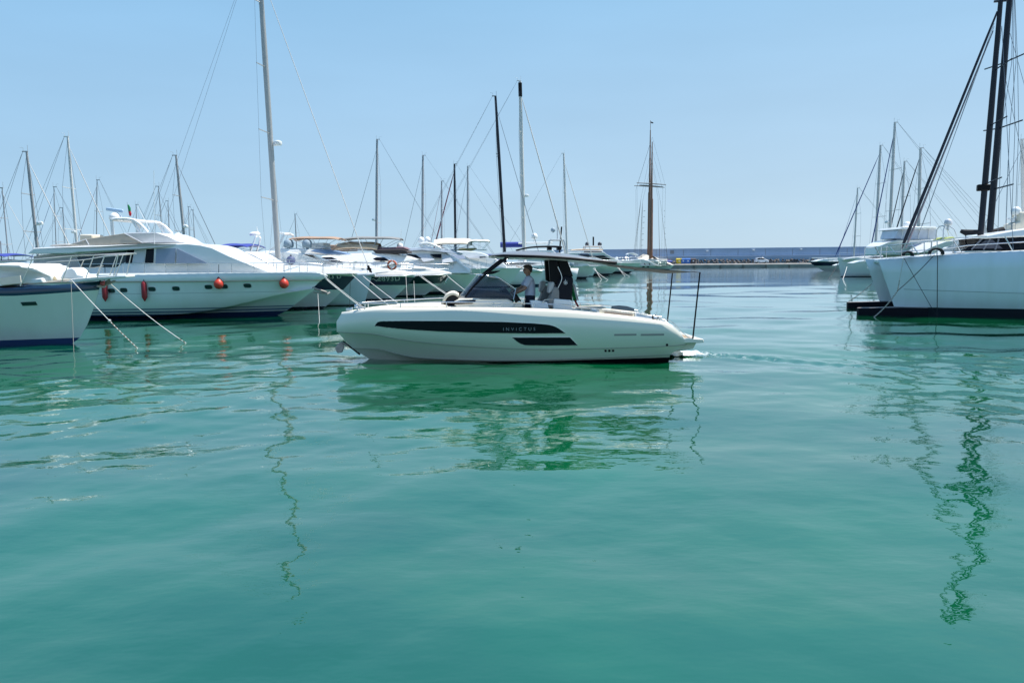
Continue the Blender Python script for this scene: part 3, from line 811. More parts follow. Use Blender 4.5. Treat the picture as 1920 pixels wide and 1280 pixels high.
for pts_, rad_ in body_ch:
    q_ = [tuple(p) + ((r if isinstance(r, tuple) else (r, r))[0], (r if isinstance(r, tuple) else (r, r))[1]) for p, r in zip(pts_, rad_)]
    q_ = crom(q_, 4, False)
    if pts_[0] == pv and pts_[-1] == hd:       # trunk: wider than deep
        rg_ = [[(x + b_ * math.cos(a), y + a_ * 1.12 * math.sin(a), z) for a in [2 * math.pi * j / 18 for j in range(18)]] for x, y, z, a_, b_ in q_]
        t_ = MB().loft(rg_)
    else: t_ = MB().tube([q[:3] for q in q_], [min(q[3], .075) if pts_[0] == ch else q[3] for q in q_], n=12)
    limbs.append((t_.v, t_.f))
body = remeshed('body', limbs + [(hm.v, hm.f), (nose.v, nose.f), (ears.v, ears.f)] + hands, SKIN, pr, .0075, 3)
# hair as a thick cap over the skull
hv = []
for z, f, b, w in [(1.575, -.052, -.092, .055), (1.60, -.03, -.108, .078), (1.63, -.012, -.116, .088), (1.66, .03, -.122, .092), (1.69, .092, -.124, .093), (1.715, .118, -.117, .09), (1.74, .115, -.1, .076), (1.765, .08, -.07, .052), (1.776, .03, -.03, .02)]:
    hv.append([((f + b) / 2 + (f - b) / 2 * math.cos(a) + random.uniform(-.005, .005), w * math.sin(a) * (1 + random.uniform(-.03, .03)), z + random.uniform(-.004, .004)) for a in [2 * math.pi * j / 22 for j in range(22)]])
remeshed('hair', [(MB().loft(hv).v, MB().loft(hv).f)], HAIR, pr, .007, 1)
sgm = MB()
for sg in (1, -1):
    sgm.ell((.108, .033 * sg, 1.648), (.012, .026, .018)); sgm.tube([(.10, .06 * sg, 1.652), (-.01, .083 * sg, 1.655)], .004, n=5)
sgm.tube([(.112, -.012, 1.652), (.112, .012, 1.652)], .004, n=5)
sgm.build('sunglasses', GLASS, pr, smooth=60)
# shirt: torso tube and short sleeves
sv = []
for z, xc_, rx, ry in [(.985, -.055, .135, .185), (1.03, -.057, .137, .186), (1.12, -.055, .133, .182), (1.22, -.046, .137, .188), (1.32, -.033, .142, .20), (1.39, -.028, .128, .195), (1.43, -.024, .105, .155), (1.462, -.018, .078, .09), (1.485, -.012, .068, .072)]:
    sv.append([(xc_ + rx * math.cos(a) * (1 + .025 * math.sin(5 * a + z * 40)), ry * math.sin(a) * (1 + .02 * math.sin(4 * a + z * 31)), z) for a in [2 * math.pi * j / 28 for j in range(28)]])
tor = MB().loft(sv)
sl = []
for sg in (1, -1):
    sh, el, wr = arms[sg]; a = Vector(sh); b = Vector(el); e = a + (b - a) * .78
    t_ = MB().tube([a + Vector((-.0, -.06 * sg, .02)), a + Vector((0, .0, .005)), a + (b - a) * .3, e], [.075, .088, .080, .074], n=12); sl.append((t_.v, t_.f))
remeshed('shirt', [(tor.v, tor.f)] + sl, SHIRT, pr, .010, 3)
sh_ = []
for sg in (1, -1):
    t_ = MB().tube([(-.05, .075 * sg, .98), (-.05, .09 * sg, .90), (-.02, .105 * sg, .70), (-.005, .112 * sg, .55)], [.115, .118, .100, .092], n=14); sh_.append((t_.v, t_.f))
t_ = MB().loft([[(-.052 + rx * math.cos(a), ry * math.sin(a), z) for a in [2 * math.pi * j / 20 for j in range(20)]] for z, rx, ry in ((.86, .13, .18), (.95, .13, .178), (1.03, .125, .17))]); sh_.append((t_.v, t_.f))
remeshed('shorts', sh_, SHORTS, pr, .011, 3)
MB().box((.04, .125, .02), (.27, .10, .045)).box((.04, -.125, .02), (.27, .10, .045)).build('shoes', mat('shoe_white', (.6, .6, .58), .7), pr, bevel=.02)
# ================================================================== building blocks for the moored boats
class Boat:
    def __init__(s, name, label, cat, wl, th, group=None, Y=None):
        o = W(*wl) if Y is None else P(wl[0], wl[1], Y)
        s.f = Frame(o, th); s.root = thing(name, label, cat, s.f.O, th, group); s.wl = wl
    def hull(s, tip, sheer_px, L, B, mats, rowspec, lo=.80, pb=(1.6, 2.5), lip=.05, chine=None, stemexp=.9, xkeel=-.7, deckm=None, t0=.42, ws=.88, drop=.06, q=(.95, .85)):
        f = s.f; xt, zt = f.pt(*tip, 0)
        s.L, s.B, s.xt, s.zt = L, B, xt, zt
        pts = [f.pt(a, b, B / 2 * .97) for a, b in sheer_px]
        zs = polyfun(pts + [(xt, zt)]); xmin = min(p[0] for p in pts); z0 = zs(xmin)
        s.zs = lambda x: zs(x) if x > xmin else z0 + .012 * (xmin - x)
        xs = xt - L; rows = []; mi = []
        top = 1.0
        def xb_of(z): return xt * (max(z, 0) / zt) ** stemexp if z >= 0 else xkeel * (-z / .5)
        for kind, val, m in rowspec:
            if kind == 'z':
                zf = (lambda v: (lambda x: min(v, s.zs(x) - .02)))(val); fr = max(val, 0) / zt; xb = xb_of(val)
                if val < 0: wd = .45 + .3 * (val + .5) / .5
                else: wd = lo + (1 - lo) * fr ** .7
                lowp = val < 0
            else:
                zf = (lambda v: (lambda x: s.zs(x) * v))(val); fr = val; xb = xb_of(zt * val); wd = lo + (1 - lo) * fr ** .7
            p = pb[0] + (pb[1] - pb[0]) * fr; qq = q[0] + (q[1] - q[0]) * fr
            rows.append((zf, xs + .25 * (1 - fr), xb, hbf(B / 2 * wd, ws, p, qq, t0))); mi.append(m)
        if chine:                       # spray chine: narrow below, full above
            ch = polyfun([f.pt(a, b, B / 2 * .9) for a, b in chine[0]] + [f.pt(*chine[1], 0)])
            k = next(i for i, (kind, v, m) in enumerate(rowspec) if kind == 'f')
            xbc, zbc = f.pt(*chine[1], 0)
            rows.insert(k, ((lambda x: max(ch(x), .02)), xs + .2, xbc, hbf(B / 2 * (lo + .06), ws, 1.75, .95, t0))); mi.insert(k, mi[k - 1])
            rows.insert(k + 1, ((lambda x: max(ch(x), .02) + .04), xs + .2, xbc + .03, hbf(B / 2 * (lo + .115), ws, 1.95, .92, t0))); mi.insert(k + 1, mi[k])
        s.H = Hull(rows)
        weld(s.H.mesh(TS, mats=mi, lip=lip, lipd=drop + .02).build('hull', mats, s.root, smooth=30))
        MB().grid(s.H.deck(inset=lip * .9, drop=drop, camber=.06)).build('deck', deckm or DECKW, s.root, smooth=50)
        return s
    def edge(s, x, inset=.08):
        zf, xs, xb, hb = s.H.rows[-1]; return max(hb(min(max((x - xs) / (xb - xs), 0), 1)) - inset, .03)
    def P(s, pl, yn): return s.f.poly(pl, yn)
    def solid(s, name, pl, w, m, tum=.10, nar=0.0, xn=None, bevel=.05, smooth=0, yoff=0, seg=2):
        """deckhouse or moulding: side outline from the photo, half width w at deck, leaning in by tum per metre, narrowing forward"""
        pts = s.f.poly(pl, w * .93)
        if smooth: pts = crom(pts, smooth)
        zb = min(p[1] for p in pts); xm = max(p[0] for p in pts); x_n = xm - 3 if xn is None else s.f.pt(xn, 500, w)[0]
        def wf(x, z):
            v = w - tum * max(z - zb, 0)
            if x > x_n and nar: v *= 1 - nar * ((x - x_n) / (xm - x_n)) ** 2
            return max(v, .05)
        o = MB().prism(pts, lambda x, z: -wf(x, z) + yoff, lambda x, z: wf(x, z) + yoff).build(name, m, s.root, smooth=35, bevel=bevel, seg=seg)
        o['_'] = 0; del o['_']
        s.wf = wf; return o
    def panes(s, name, pl, m, wf=None, out=.014, parent=None, smooth=0, both=True):
        """a glazed panel lying on the house side, on both sides of the boat, each its own part"""
        wf = wf or s.wf
        g = wf(*s.f.pt(*pl[0], 1.5))
        pts = s.f.poly(pl, g)
        if smooth: pts = crom(pts, smooth)
        for sg in ((s.f.near, -s.f.near) if both else (s.f.near,)):
            mb = MB(); mb.prism(pts, lambda x, z: sg * (wf(x, z) - .02), lambda x, z: sg * (wf(x, z) + out)); mb.build(name, m, parent or s.root, smooth=20)
    def rail(s, x0px, h, mid=True, n=9, slant=.0, inset=.10, r=.014, m=STEEL, x1=None, name='guard_rail', rise=0.0, ext=0.0):
        x0 = s.f.pt(x0px, 500, s.B / 2)[0]; x1 = s.xt - .25 if x1 is None else x1
        mb = MB(); lines = []
        N = 26
        for sg in (1, -1):
            ln = []
            for i in range(N + 1):
                t = i / N; x = x0 + (x1 - x0) * t
                ln.append((x + slant + ext * t, sg * s.edge(x, inset), s.zs(x) + h + rise * t))
            lines.append(ln); mb.tube(ln, r)
            if mid: mb.tube([(x - slant * .5, y, z - h * .45) for x, y, z in ln], r * .7)
            for k in range(n):
                x = x0 + (x1 - x0) * k / (n - 1); t = k / (n - 1)
                mb.tube([(x, sg * s.edge(x, inset), s.zs(x) - .03), (x + slant + ext * t, sg * s.edge(x, inset), s.zs(x) + h + rise * t)], r * .9)
        a, b = lines[0][-1], lines[1][-1]
        mb.tube([a, (a[0] + .12, 0, a[2] + .01), b], r)
        return mb.build(name, m, s.root, smooth=60)
    def bimini(s, x0px, x1px, ypx, w, m, drop_px=30, yn=0, droop=.12, bow_px=3, th=.03, legs=3, name='bimini', curl=0):
        f = s.f; a = f.pt(x0px, ypx, 0); b = f.pt(x1px, ypx, 0); h = abs(f.pt(x0px, ypx + bow_px, 0)[1] - a[1]); hd = abs(f.pt(x0px, ypx + drop_px, 0)[1] - a[1])
        rws = []
        for i in range(15):
            t = i / 14; x = a[0] + (b[0] - a[0]) * t; z = a[1] - h * (2 * t - 1) ** 2 * 1.2 + .02 * math.sin(t * 9)
            rws.append([(x, w * k / 6, z - droop * abs(k / 6) ** 2.4 - .012 * math.sin(t * 12.5) * (1 - abs(k / 6))) for k in range(-6, 7)])
        o = MB().slab(rws, th).build(name, m, s.root, smooth=60)
        mb = MB(); xm = (a[0] + b[0]) / 2; zb = a[1] - hd
        for k in range(legs):
            t = .05 + .9 * k / (legs - 1); x = a[0] + (b[0] - a[0]) * t; zt = a[1] - h * (2 * t - 1) ** 2 * 1.2 - th; xb = xm + (x - xm) * .25
            mb.tube([(xb, w * .95, zb), (x, w * .97, zt - droop), (x, w * .6, zt - droop * .3), (x, 0, zt - .01), (x, -w * .6, zt - droop * .3), (x, -w * .97, zt - droop), (xb, -w * .95, zb)], .014, n=5)
        for sg in (1, -1):
            mb.tube([(a[0] + (b[0] - a[0]) * .05, sg * w * .97, a[1] - h - droop), (xm + (b[0] - a[0]) * .35, sg * w * .95, zb + hd * .1)], .010, n=5)
            mb.tube([(xm - (b[0] - a[0]) * .13, sg * w * .95, zb), (xm + (b[0] - a[0]) * .36, sg * w * .95, zb)], .02, n=5)
        mb.build(name + '_frame', STEEL, o, smooth=60)
        return o
    def dome(s, px, py, r, yn=0, m=WHITE, ped=.35, name='radar_dome'):
        x, z = s.f.pt(px, py, yn); y = yn * s.f.near
        mb = MB(); mb.lathe([(r * .75, -r * .8), (r * .98, -r * .55), (r, -.0), (r * .93, r * .35), (r * .72, r * .68), (r * .35, r * .92), (.01, r)], 18, (x, y, z))
        mb.lathe([(r * .35, -r * .8 - ped), (r * .3, -r * .8)], 10, (x, y, z))
        return mb.build(name, m, s.root, smooth=45)
    def bar(s, name, p0, p1, yn, r, m=WHITE, n=8, asp=1, both=False):
        a = s.f.pt(*p0, yn); b = s.f.pt(*p1, yn); mb = MB()
        for sg in ((1, -1) if both else (s.f.near,)): mb.tube([(a[0], sg * yn, a[1]), (b[0], sg * yn, b[1])], r, n=n, asp=asp)
        return mb.build(name, m, s.root, smooth=60)
    def arch(s, name, pl, w, r, m=WHITE, asp=.5):
        """hoop over the boat: side line from the photo on both sides joined by a beam at its last point"""
        mb = MB(); pts = s.f.poly(pl, w)
        for sg in (1, -1): mb.tube([(x, sg * (w - .05 * i), z) for i, (x, z) in enumerate(pts)], r, n=8, asp=asp)
        x, z = pts[-1]; ww = w - .05 * (len(pts) - 1)
        mb.tube([(x, -ww, z), (x, 0, z + .05), (x, ww, z)], r, n=8, asp=asp)
        return mb.build(name, m, s.root, smooth=60)
    def text(s, txt, px, py, size, m, yside=None, spacing=1.1, parent=None, slope=0.0, yn=None):
        yn = s.B / 2 * .8 if yn is None else yn
        x, z = s.f.pt(px, py, yn)
        for _ in range(3): x, z = s.f.pt(px, py, s.H.y(x, z))
        sg = s.f.near; dr = -sg               # reading direction seen from that side
        mb = MB()
        text_on(mb, txt, size, lambda u, v, w: (x + dr * u, sg * (s.H.y(x + dr * u, z + v + slope * u) + .012 + w), z + v + slope * u), spacing=spacing, depth=.03)
        mb.build('lettering', m, parent or s.root, smooth=0)
    def port(s, px, py, rx=.16, rz=.10, m=GLASSN):
        yn = s.B / 2 * .9; x, z = s.f.pt(px, py, yn)
        for _ in range(3): x, z = s.f.pt(px, py, s.H.y(x, z))
        for sg in (1, -1):
            mb = MB(); fb = MB(); n = 16
            se = lambda a: (abs(math.cos(a)) ** .6 * (1 if math.cos(a) > 0 else -1), abs(math.sin(a)) ** .6 * (1 if math.sin(a) > 0 else -1))
            pts = [(x + rx * se(2 * math.pi * i / n)[0], z + rz * se(2 * math.pi * i / n)[1]) for i in range(n)]
            Y_ = lambda a, b, o: sg * (s.H.y(a, b) + o)
            vs = [(a, Y_(a, b, .006), b) for a, b in pts] + [(x, Y_(x, z, .006), z)]
            mb.add(vs, [(i, (i + 1) % n, n) for i in range(n)])
            o = mb.build('porthole', m, s.root, smooth=0)
            fb.tube([(a, Y_(a, b, .006), b) for a, b in pts], .010, n=5, closed=True); fb.build('porthole_rim', mat('rim_grey', (.35, .37, .38), .4), o, smooth=60)

def line(name, label, cat, p0, p1, r=.02, m=ROPEW, sag=.15, group=None, parts=None, chain_from=None, n=16, knot=None):
    p0, p1 = Vector(p0), Vector(p1)
    pts = [p0 + (p1 - p0) * (i / n) - Vector((0, 0, sag * 4 * (i / n) * (1 - i / n))) for i in range(n + 1)]
    root = thing(name, label, cat, p1, 0, group)
    loc = [p - p1 for p in pts]
    k = len(loc) if chain_from is None else int(chain_from * n) + 1
    MB().tube(loc[:k], r, n=6).build('rope', m, root, smooth=60)
    if chain_from is not None:
        mb = MB(); q = loc[k - 1:]
        tot = [(a, b) for a, b in zip(q, q[1:])]
        rr = r * 1.15
        for i, (a, b) in enumerate(tot):
            for j in range(3):
                c0 = a + (b - a) * (j / 3); c1 = a + (b - a) * ((j + .8) / 3)
                mb.tube([c0, c1], [rr * (.8 + .5 * ((i + j) % 2)), rr * (1.2 - .4 * ((i + j) % 2))], n=5, mi=(i * 3 + j) % 2)
        mb.build('chain', [CHAIN, ROPEW], root, smooth=60)
    if knot is not None:
        c = loc[int(knot * n)]; mb = MB(); mb.ell(c, (r * 2.6, r * 2.6, r * 3)); mb.tube([c + Vector((math.cos(a), 0, math.sin(a))) * r * 3 for a in [2 * math.pi * i / 10 for i in range(10)]], r * .8, n=5, closed=True)
        mb.build('knot', m, root, smooth=60)
    return root

def sailboat(name, label, base, top, Y, d=1, L=None, mastm=ALU, stay=WIRE, hullm=None, bow_px=None, spread=(.36, .66), group=None, foredeck=.42, stayr=.018, wmast=None, fb=1.15, boomm=BLUEFAB, boom=True, extra=0.0, dome_px=None, th=None, backstay=True, top_extra=0.0, shroud=.012, stayxz=None, mr=None):
    """a cruising yacht from its mast: base / top are photo points of the mast, Y its distance"""
    pb_, pt_ = P(*base, Y), P(*top, Y)
    ht = pt_.z + top_extra
    L = L or max(8.0, .80 * ht); B = .31 * L if L < 12 else .28 * L
    th = (0 if d > 0 else math.pi) if th is None else th
    f = Frame((pb_.x, Y, 0), th)
    root = thing(name, label, 'sailboat', f.O, th, group)
    xbow = L * foredeck
    if bow_px is not None: xbow = f.pt(*bow_px, 0)[0]
    z0, z1 = fb * .95, fb * 1.2
    xs = xbow - L
    zs = lambda x: z0 + (z1 - z0) * max(0, (x - xs) / L) ** 2
    zt = z1
    xb = lambda z: xbow - .55 * (1 - max(z, 0) / zt) ** 1.2 if z >= 0 else xbow - .55 - .8 * (-z / .5)
    rows = []
    for z, wd, p in ((-.5, .35, 1.5), (-.1, .72, 1.7), (.1, .84, 1.9), (.5, .95, 2.1)):
        rows.append(((lambda v: (lambda x: v))(z), xs + .3 * (1 - max(z, 0)), xb(z), hbf(B / 2 * wd, .72, p, 1.0, .42)))
    rows.append((lambda x: zs(x) - .12, xs, xb(zt * .9), hbf(B / 2, .74, 2.2, .95, .42))); rows.append((zs, xs, xbow, hbf(B / 2 * .99, .74, 2.3, .95, .42)))
    H = Hull(rows); hm = hullm or [WHITE, NAVY]
    weld(H.mesh([i / 22 for i in range(23)] + [.975, .99], mats=[1, 1, 0, 0, 0, 0], lip=.04, lipd=.05).build('hull', hm, root, smooth=30)) if False else weld(H.mesh(sorted([i / 22 for i in range(23)] + [.975, .99]), mats=[1, 1, 0, 0, 0, 0], lip=.04, lipd=.05).build('hull', hm, root, smooth=30))
    MB().grid(H.deck(inset=.04, drop=.04, n=14)).build('deck', DECKW, root, smooth=50)
    w = B * .27
    cp = [(xs + L * .28, zs(0) - .05), (xs + L * .30, zs(0) + .42), (L * .06, zs(0) + .40), (L * .20, zs(0) + .22), (L * .26, zs(0) - .05)]
    MB().prism(cp, lambda x, z: -w * (1 - .25 * max(0, x) / L * 4), lambda x, z: w * (1 - .25 * max(0, x) / L * 4)).build('coachroof', WHITE, root, bevel=.05)
    for sg in (1, -1):
        MB().prism([(xs + L * .36, zs(0) + .12), (xs + L * .37, zs(0) + .27), (L * .03, zs(0) + .26), (L * .08, zs(0) + .13)], sg * (w * .98 - .02), sg * (w + .012)).build('cabin_window', GLASS, root, smooth=0)
    bx, bz = f.pt(*base, 0); tx, tz = f.pt(*top, 0)
    tz += top_extra; tx += (tx - bx) / max(tz - top_extra - bz, .1) * top_extra
    sx = (tx - bx) / (tz - bz)
    mx_ = lambda z: bx + sx * (z - bz)
    zf = zs(0) + .3
    mr = mr or max(.055, ht * .0052)
    mb = MB(); mb.tube([(mx_(zf - .4), 0, zf - .4), (mx_(zf + (tz - zf) * .7), 0, zf + (tz - zf) * .7), (tx, 0, tz)], [mr, mr, mr * .72], n=10, asp=.72)
    mo_ = mb.build('mast', mastm, root, smooth=50)
    mb = MB(); mb.box((tx - .12, 0, tz + .03), (.42, .08, .07)); mb.tube([(tx + .08, 0, tz), (tx + .08, 0, tz + .5)], .012, n=5); mb.tube([(tx - .25, 0, tz + .05), (tx - .25, 0, tz + .3), (tx - .5, 0, tz + .34)], .01, n=5)
    mb.build('masthead', mastm, mo_)
    mb = MB(); tips = []
    for k, s_ in enumerate(spread):
        z = zf + (tz - zf) * s_; ly = B * (.40 - .10 * k); tips.append((z, ly))
        for sg in (1, -1): mb.tube([(mx_(z), 0, z), (mx_(z) - .25, sg * ly, z + .06)], .03, n=5)
    mb.build('spreader', mastm, mo_)
    mb = MB()
    for sg in (1, -1):
        ch = (bx - .1, sg * B * .46, zs(0))
        pts = [ch] + [(mx_(z) - .25, sg * ly, z + .06) for z, ly in tips] + [(tx, 0, tz - .1)]
        mb.tube(pts, shroud, n=4)
        if tips: mb.tube([ch, (mx_(tips[0][0]), 0, tips[0][0] + .1)], shroud, n=4)
    if backstay:
        for sg in (1, -1): mb.tube([(tx - .3, 0, tz), (xs + .15, sg * B * .2, zs(xs))], shroud, n=4)
    mb.build('rigging', WIRE, root, smooth=0)
    fz = tz - (tz - zf) * .06
    se = (xbow - .15, zs(xbow)) if stayxz is None else f.pt(*stayxz, 0)
    mb = MB(); a = Vector((mx_(fz), 0, fz)); b = Vector((se[0], 0, se[1] + .05))
    mb.tube([a, a + (b - a) * .12, a + (b - a) * .5, a + (b - a) * .93, b], [.01, stayr, stayr * 1.25, stayr * 1.5, .02], n=6)
    mb.build('furled_sail', stay, root, smooth=60)
    if boom:
        mb = MB(); zb_ = zf + .75; mb.tube([(bx - .05, 0, zb_), (bx - L * .2, 0, zb_ + .06), (bx - L * .37, 0, zb_ + .08)], [.16, .14, .09], n=8)
        mb.build('boom_cover', boomm, root, smooth=60)
    mb = MB()
    for sg in (1, -1):
        pts = [(x, sg * max(H.rows[-1][3]((x - xs) / L) - .08, .04), zs(x) + .62) for x in [xs + .2 + (L - .5) * i / 14 for i in range(15)]]
        mb.tube(pts, .012, n=4)
        for p in pts[::2]: mb.tube([(p[0], p[1], p[2] - .62), p], .012, n=4)
    mb.build('guard_rail', STEEL, root, smooth=0)
    if dome_px: 
        x, z = f.pt(*dome_px, 0); mb = MB(); mb.lathe([(.2, -.1), (.24, 0), (.22, .1), (.1, .16)], 12, (x, 0, z)); mb.tube([(x, 0, z - .08), (mx_(z), 0, z - .12)], .04); mb.build('radar', WHITE, mo_, smooth=45)
    root['_h'] = 0; del root['_h']
    return root, f, mx_, tz, H
# ================================================================== left hand row of moored boats
# ---- A : cruiser at the left edge
HA = zmat('hull_a_white', (.74, .76, .72), [(-1, (.02, .05, .16)), (.17, (.82, .84, .79))])
A_ = Boat('cabin_cruiser', 'white cabin cruiser with navy sheer band and long pulpit, cut by the left edge', 'motor boat', (137, 643), 0.03)
A_.hull((190, 526), [(0, 541), (60, 537), (130, 530.5)], 11, 3.6, [HA, mat('navy_blue_band', (.008, .035, .08), .18, coat=.4, noise=.05)],
        [('z', -.5, 0), ('z', -.1, 0), ('z', .17, 0), ('f', .30, 0), ('f', .55, 0), ('f', .56, 0), ('f', .78, 0), ('f', .865, 1), ('f', 1, 1)], lo=.66, pb=(1.5, 2.3), lip=.07, stemexp=.62, q=(1, .8))
# bow platform, cabin, hatch
A_.solid('bow_platform', [(128, 527), (135, 522.5), (180, 519), (215, 516.5), (234, 516), (234, 520.5), (205, 523), (160, 527), (140, 530)], .42, WHITE, tum=0, nar=.25, xn=165, bevel=.02)
A_.solid('coachroof', [(-60, 541), (-60, 494), (14, 494.5), (35, 495), (40, 498.5), (54, 500), (66, 508), (78, 517), (80, 529), (0, 536)], 1.25, mat('deckhouse_white', (.80, .79, .74), .4, noise=.05), tum=.15, nar=.5, xn=20, bevel=.05)
A_.panes('side_panel', [(-40, 524), (0, 521), (36, 516), (39, 531), (0, 534), (-40, 537)], mat('cream_panel', (.66, .62, .52), .5, noise=.08))
A_.solid('deck_locker', [(112, 523), (117, 510), (125, 503), (134, 501), (141, 506), (146, 514), (158, 516), (160, 523)], .4, WHITE, tum=.2, bevel=.04)
A_.solid('deck_step', [(52, 524), (80, 521), (82, 530), (52, 533)], .9, WHITE, tum=.1, bevel=.03)
mb = MB()
c = A_.f.pt(93, 524, .5)
for k in range(4): mb.tube([(c[0] + .2 * math.cos(a) * (1 - .1 * k), -.5 + .13 * math.sin(a), c[1] + .03 * k) for a in [2 * math.pi * i / 14 for i in range(14)]], .02, n=5, closed=True)
mb.build('deck_rope', mat('old_rope', (.45, .38, .25), .9, noise=.2), A_.root, smooth=60)
# hull window slot + vent
x, z = A_.f.pt(26, 572, 1.6)
for sg in (1, -1):
    MB().prism([(x - .19, z + .05), (x + .17, z + .06), (x + .19, z - .05), (x - .17, z - .06)], lambda a, b: sg * (A_.H.y(a, b) - .02), lambda a, b: sg * (A_.H.y(a, b) + .012)).build('hull_window', GLASSN, A_.root, smooth=0)
# pulpit rails (both sides, nearer one higher in the picture on the right)
mb = MB(); f = A_.f
top = [(-20, 493), (0, 491), (60, 487), (130, 480.5), (200, 477), (237, 475)]
posts = [((38, 536), (60, 487)), ((115, 529), (134, 480.5)), ((161, 521), (176, 478.3)), ((182, 520), (197, 477)), ((213, 517), (222, 475.7))]
yv = lambda px: 1.45 if px < 60 else (1.45 - (px - 60) / 177 * 1.12)
for sg in (1, -1):
    ln = [(f.pt(a, b, yv(a))[0], sg * yv(a), f.pt(a, b, yv(a))[1]) for a, b in top]; mb.tube(crom(ln, 4, False), .018)
    m2 = [(x, y, z - .30) for x, y, z in ln[:4]]; mb.tube(m2, .008, n=4)
    for p, q in posts:
        a = f.pt(*p, yv(q[0])); b = f.pt(*q, yv(q[0])); mb.tube([(a[0], sg * yv(q[0]), a[1]), (b[0], sg * yv(q[0]), b[1])], .016)
e = f.pt(237, 475, .3); mb.tube([(e[0], -.33, e[1]), (e[0] + .08, 0, e[1]), (e[0], .33, e[1])], .018)
mb.build('pulpit_rail', mat('pale_stainless', (.66, .62, .56), .3, metal=.7), A_.root, smooth=60)
mb = MB(); mb.tube([(f.pt(206, 526, 0)[0], 0, f.pt(206, 526, 0)[1]), (f.pt(185, 537, 0)[0], 0, f.pt(185, 537, 0)[1])], .05, n=6)
p1 = f.pt(190, 536, 0); p2 = f.pt(216, 527, 0)
mb.tube([(p1[0], -.25, p1[1]), (p1[0] + .1, 0, p1[1] - .03), (p1[0], .25, p1[1])], .035); mb.tube([(p2[0], 0, p2[1]), (p1[0], 0, p1[1])], .04)
mb.build('anchor', RUST, A_.root, smooth=50)
mb = MB(); q = f.pt(196, 531, .0); mb.ell((q[0], -.12, q[1]), (.07, .07, .08)); mb.build('anchor_buoy', mat('pink_buoy', (.5, .08, .09), .5), A_.root, smooth=60)

# ---- B : flybridge motor yacht with buoys
HB = zmat('hull_b_white', (.76, .78, .75), [(-1, (.012, .03, .10)), (.19, (.85, .87, .84)), (.22, (.20, .24, .32)), (.34, (.85, .87, .84)), (.385, (.20, .24, .32)), (.45, (.85, .87, .84))])
B_ = Boat('motor_yacht', 'big white flybridge yacht with striped waterline, red fenders hanging along its side', 'motor yacht', (522, 590), 0.0)
B_.hull((616, 518), [(120, 514), (200, 512.5), (350, 512), (520, 511.5), (580, 513)], 17.2, 4.6, [HB, HB],
        [('z', -.5, 0), ('z', 0, 0), ('z', .19, 0), ('f', .55, 0), ('f', .80, 0), ('f', .815, 0), ('f', .83, 0), ('f', 1, 0)], lo=.84, pb=(1.7, 2.7), lip=.08,
        chine=([(100, 594), (300, 593), (380, 585), (450, 570), (510, 555)], (592, 541)), stemexp=.8)
mb = MB(); zf, xs_, xb_, hb_ = B_.H.rows[-3]
for sg in (1, -1): mb.tube([(xs_ + (xb_ - xs_) * t, sg * (hb_(t) + .015), zf(xs_ + (xb_ - xs_) * t)) for t in TS], .028, n=6)
mb.build('rub_rail', mat('brass_rub_rail', (.45, .40, .30), .35, metal=.6), B_.root, smooth=60)
for px, py in ((209, 545), (232, 544), (285, 542), (330, 541), (391, 538), (420, 537), (464, 535.5)): B_.port(px, py, .16, .10)
B_.solid('deckhouse', [(58, 515), (72, 478), (150, 472), (240, 468), (300, 461), (330, 456), (350, 455.5), (374, 458), (394, 463), (424, 478), (462, 495), (502, 512.5), (400, 515), (200, 516)], 1.95, WHITE, tum=.16, nar=.55, xn=330, bevel=.06)
wfB = B_.wf
B_.panes('saloon_window', [(142, 478), (237, 470), (237, 491), (220, 501), (155, 501)], GLASSN, wfB)
B_.panes('saloon_window', [(238.5, 469.5), (252, 468.5), (249.5, 493), (237.5, 493.5)], GLASS, wfB)
B_.panes('side_door', [(253.5, 468.6), (273, 467), (271.5, 492.5), (251, 493)], GREYP, wfB)
B_.panes('saloon_window', [(274.5, 467.3), (289, 466), (289, 492.5), (273.5, 493)], GLASS, wfB)
B_.panes('screen_cover', [(293.5, 466), (329.5, 465.5), (329.5, 493), (293.5, 493.5)], COVER, wfB)
B_.panes('screen_cover', [(332.5, 466), (389, 493), (332.5, 493)], COVER, wfB)
B_.panes('aft_awning', [(64, 480), (140, 477), (152, 500), (120, 512), (66, 513)], TARP, wfB, out=.03)
mb = MB(); zf, xs_, xb_, hb_ = B_.H.rows[-3]
for sg in (1, -1): mb.tube([(x, sg * (B_.H.y(x, 1.12) + .002), 1.12) for x in [-12 + 13.2 * i / 30 for i in range(31)]], .008, n=4)
mb.build('hull_seam', mat('seam_grey', (.22, .27, .28), .6), B_.root)
# wipers / vents on the front slope
mb = MB()
for k in range(4):
    a, b = B_.f.pt(378 + 4.5 * k, 478.5 + 2.3 * k, 1.2), B_.f.pt(382 + 4.5 * k, 481 + 2.3 * k, 1.2)
    mb.tube([(a[0], -1.2, a[1] + .05), (b[0], -1.2, b[1] + .05)], .02, n=5)
mb.build('wiper', BLACK, B_.root)
B_.solid('flybridge_deck', [(55, 476), (66, 465), (120, 462.5), (190, 460.5), (280, 457), (335, 455.5), (345, 458), (300, 463.5), (240, 468.5), (150, 473), (138, 475.5)], 2.12, WHITE, tum=.05, nar=.25, xn=250, bevel=.04)
B_.solid('smoked_screen', [(130, 459.5), (162, 448.5), (232, 437.5), (269, 455), (200, 459)], 1.75, SMOKE, tum=.25, bevel=.02)
B_.solid('flybridge_fairing', [(232, 437.2), (250, 436), (292, 436), (312, 443), (330, 452.5), (345, 456), (269, 455.5)], 1.74, GREYP, tum=.22, nar=.5, xn=290, bevel=.04)
mb = MB()
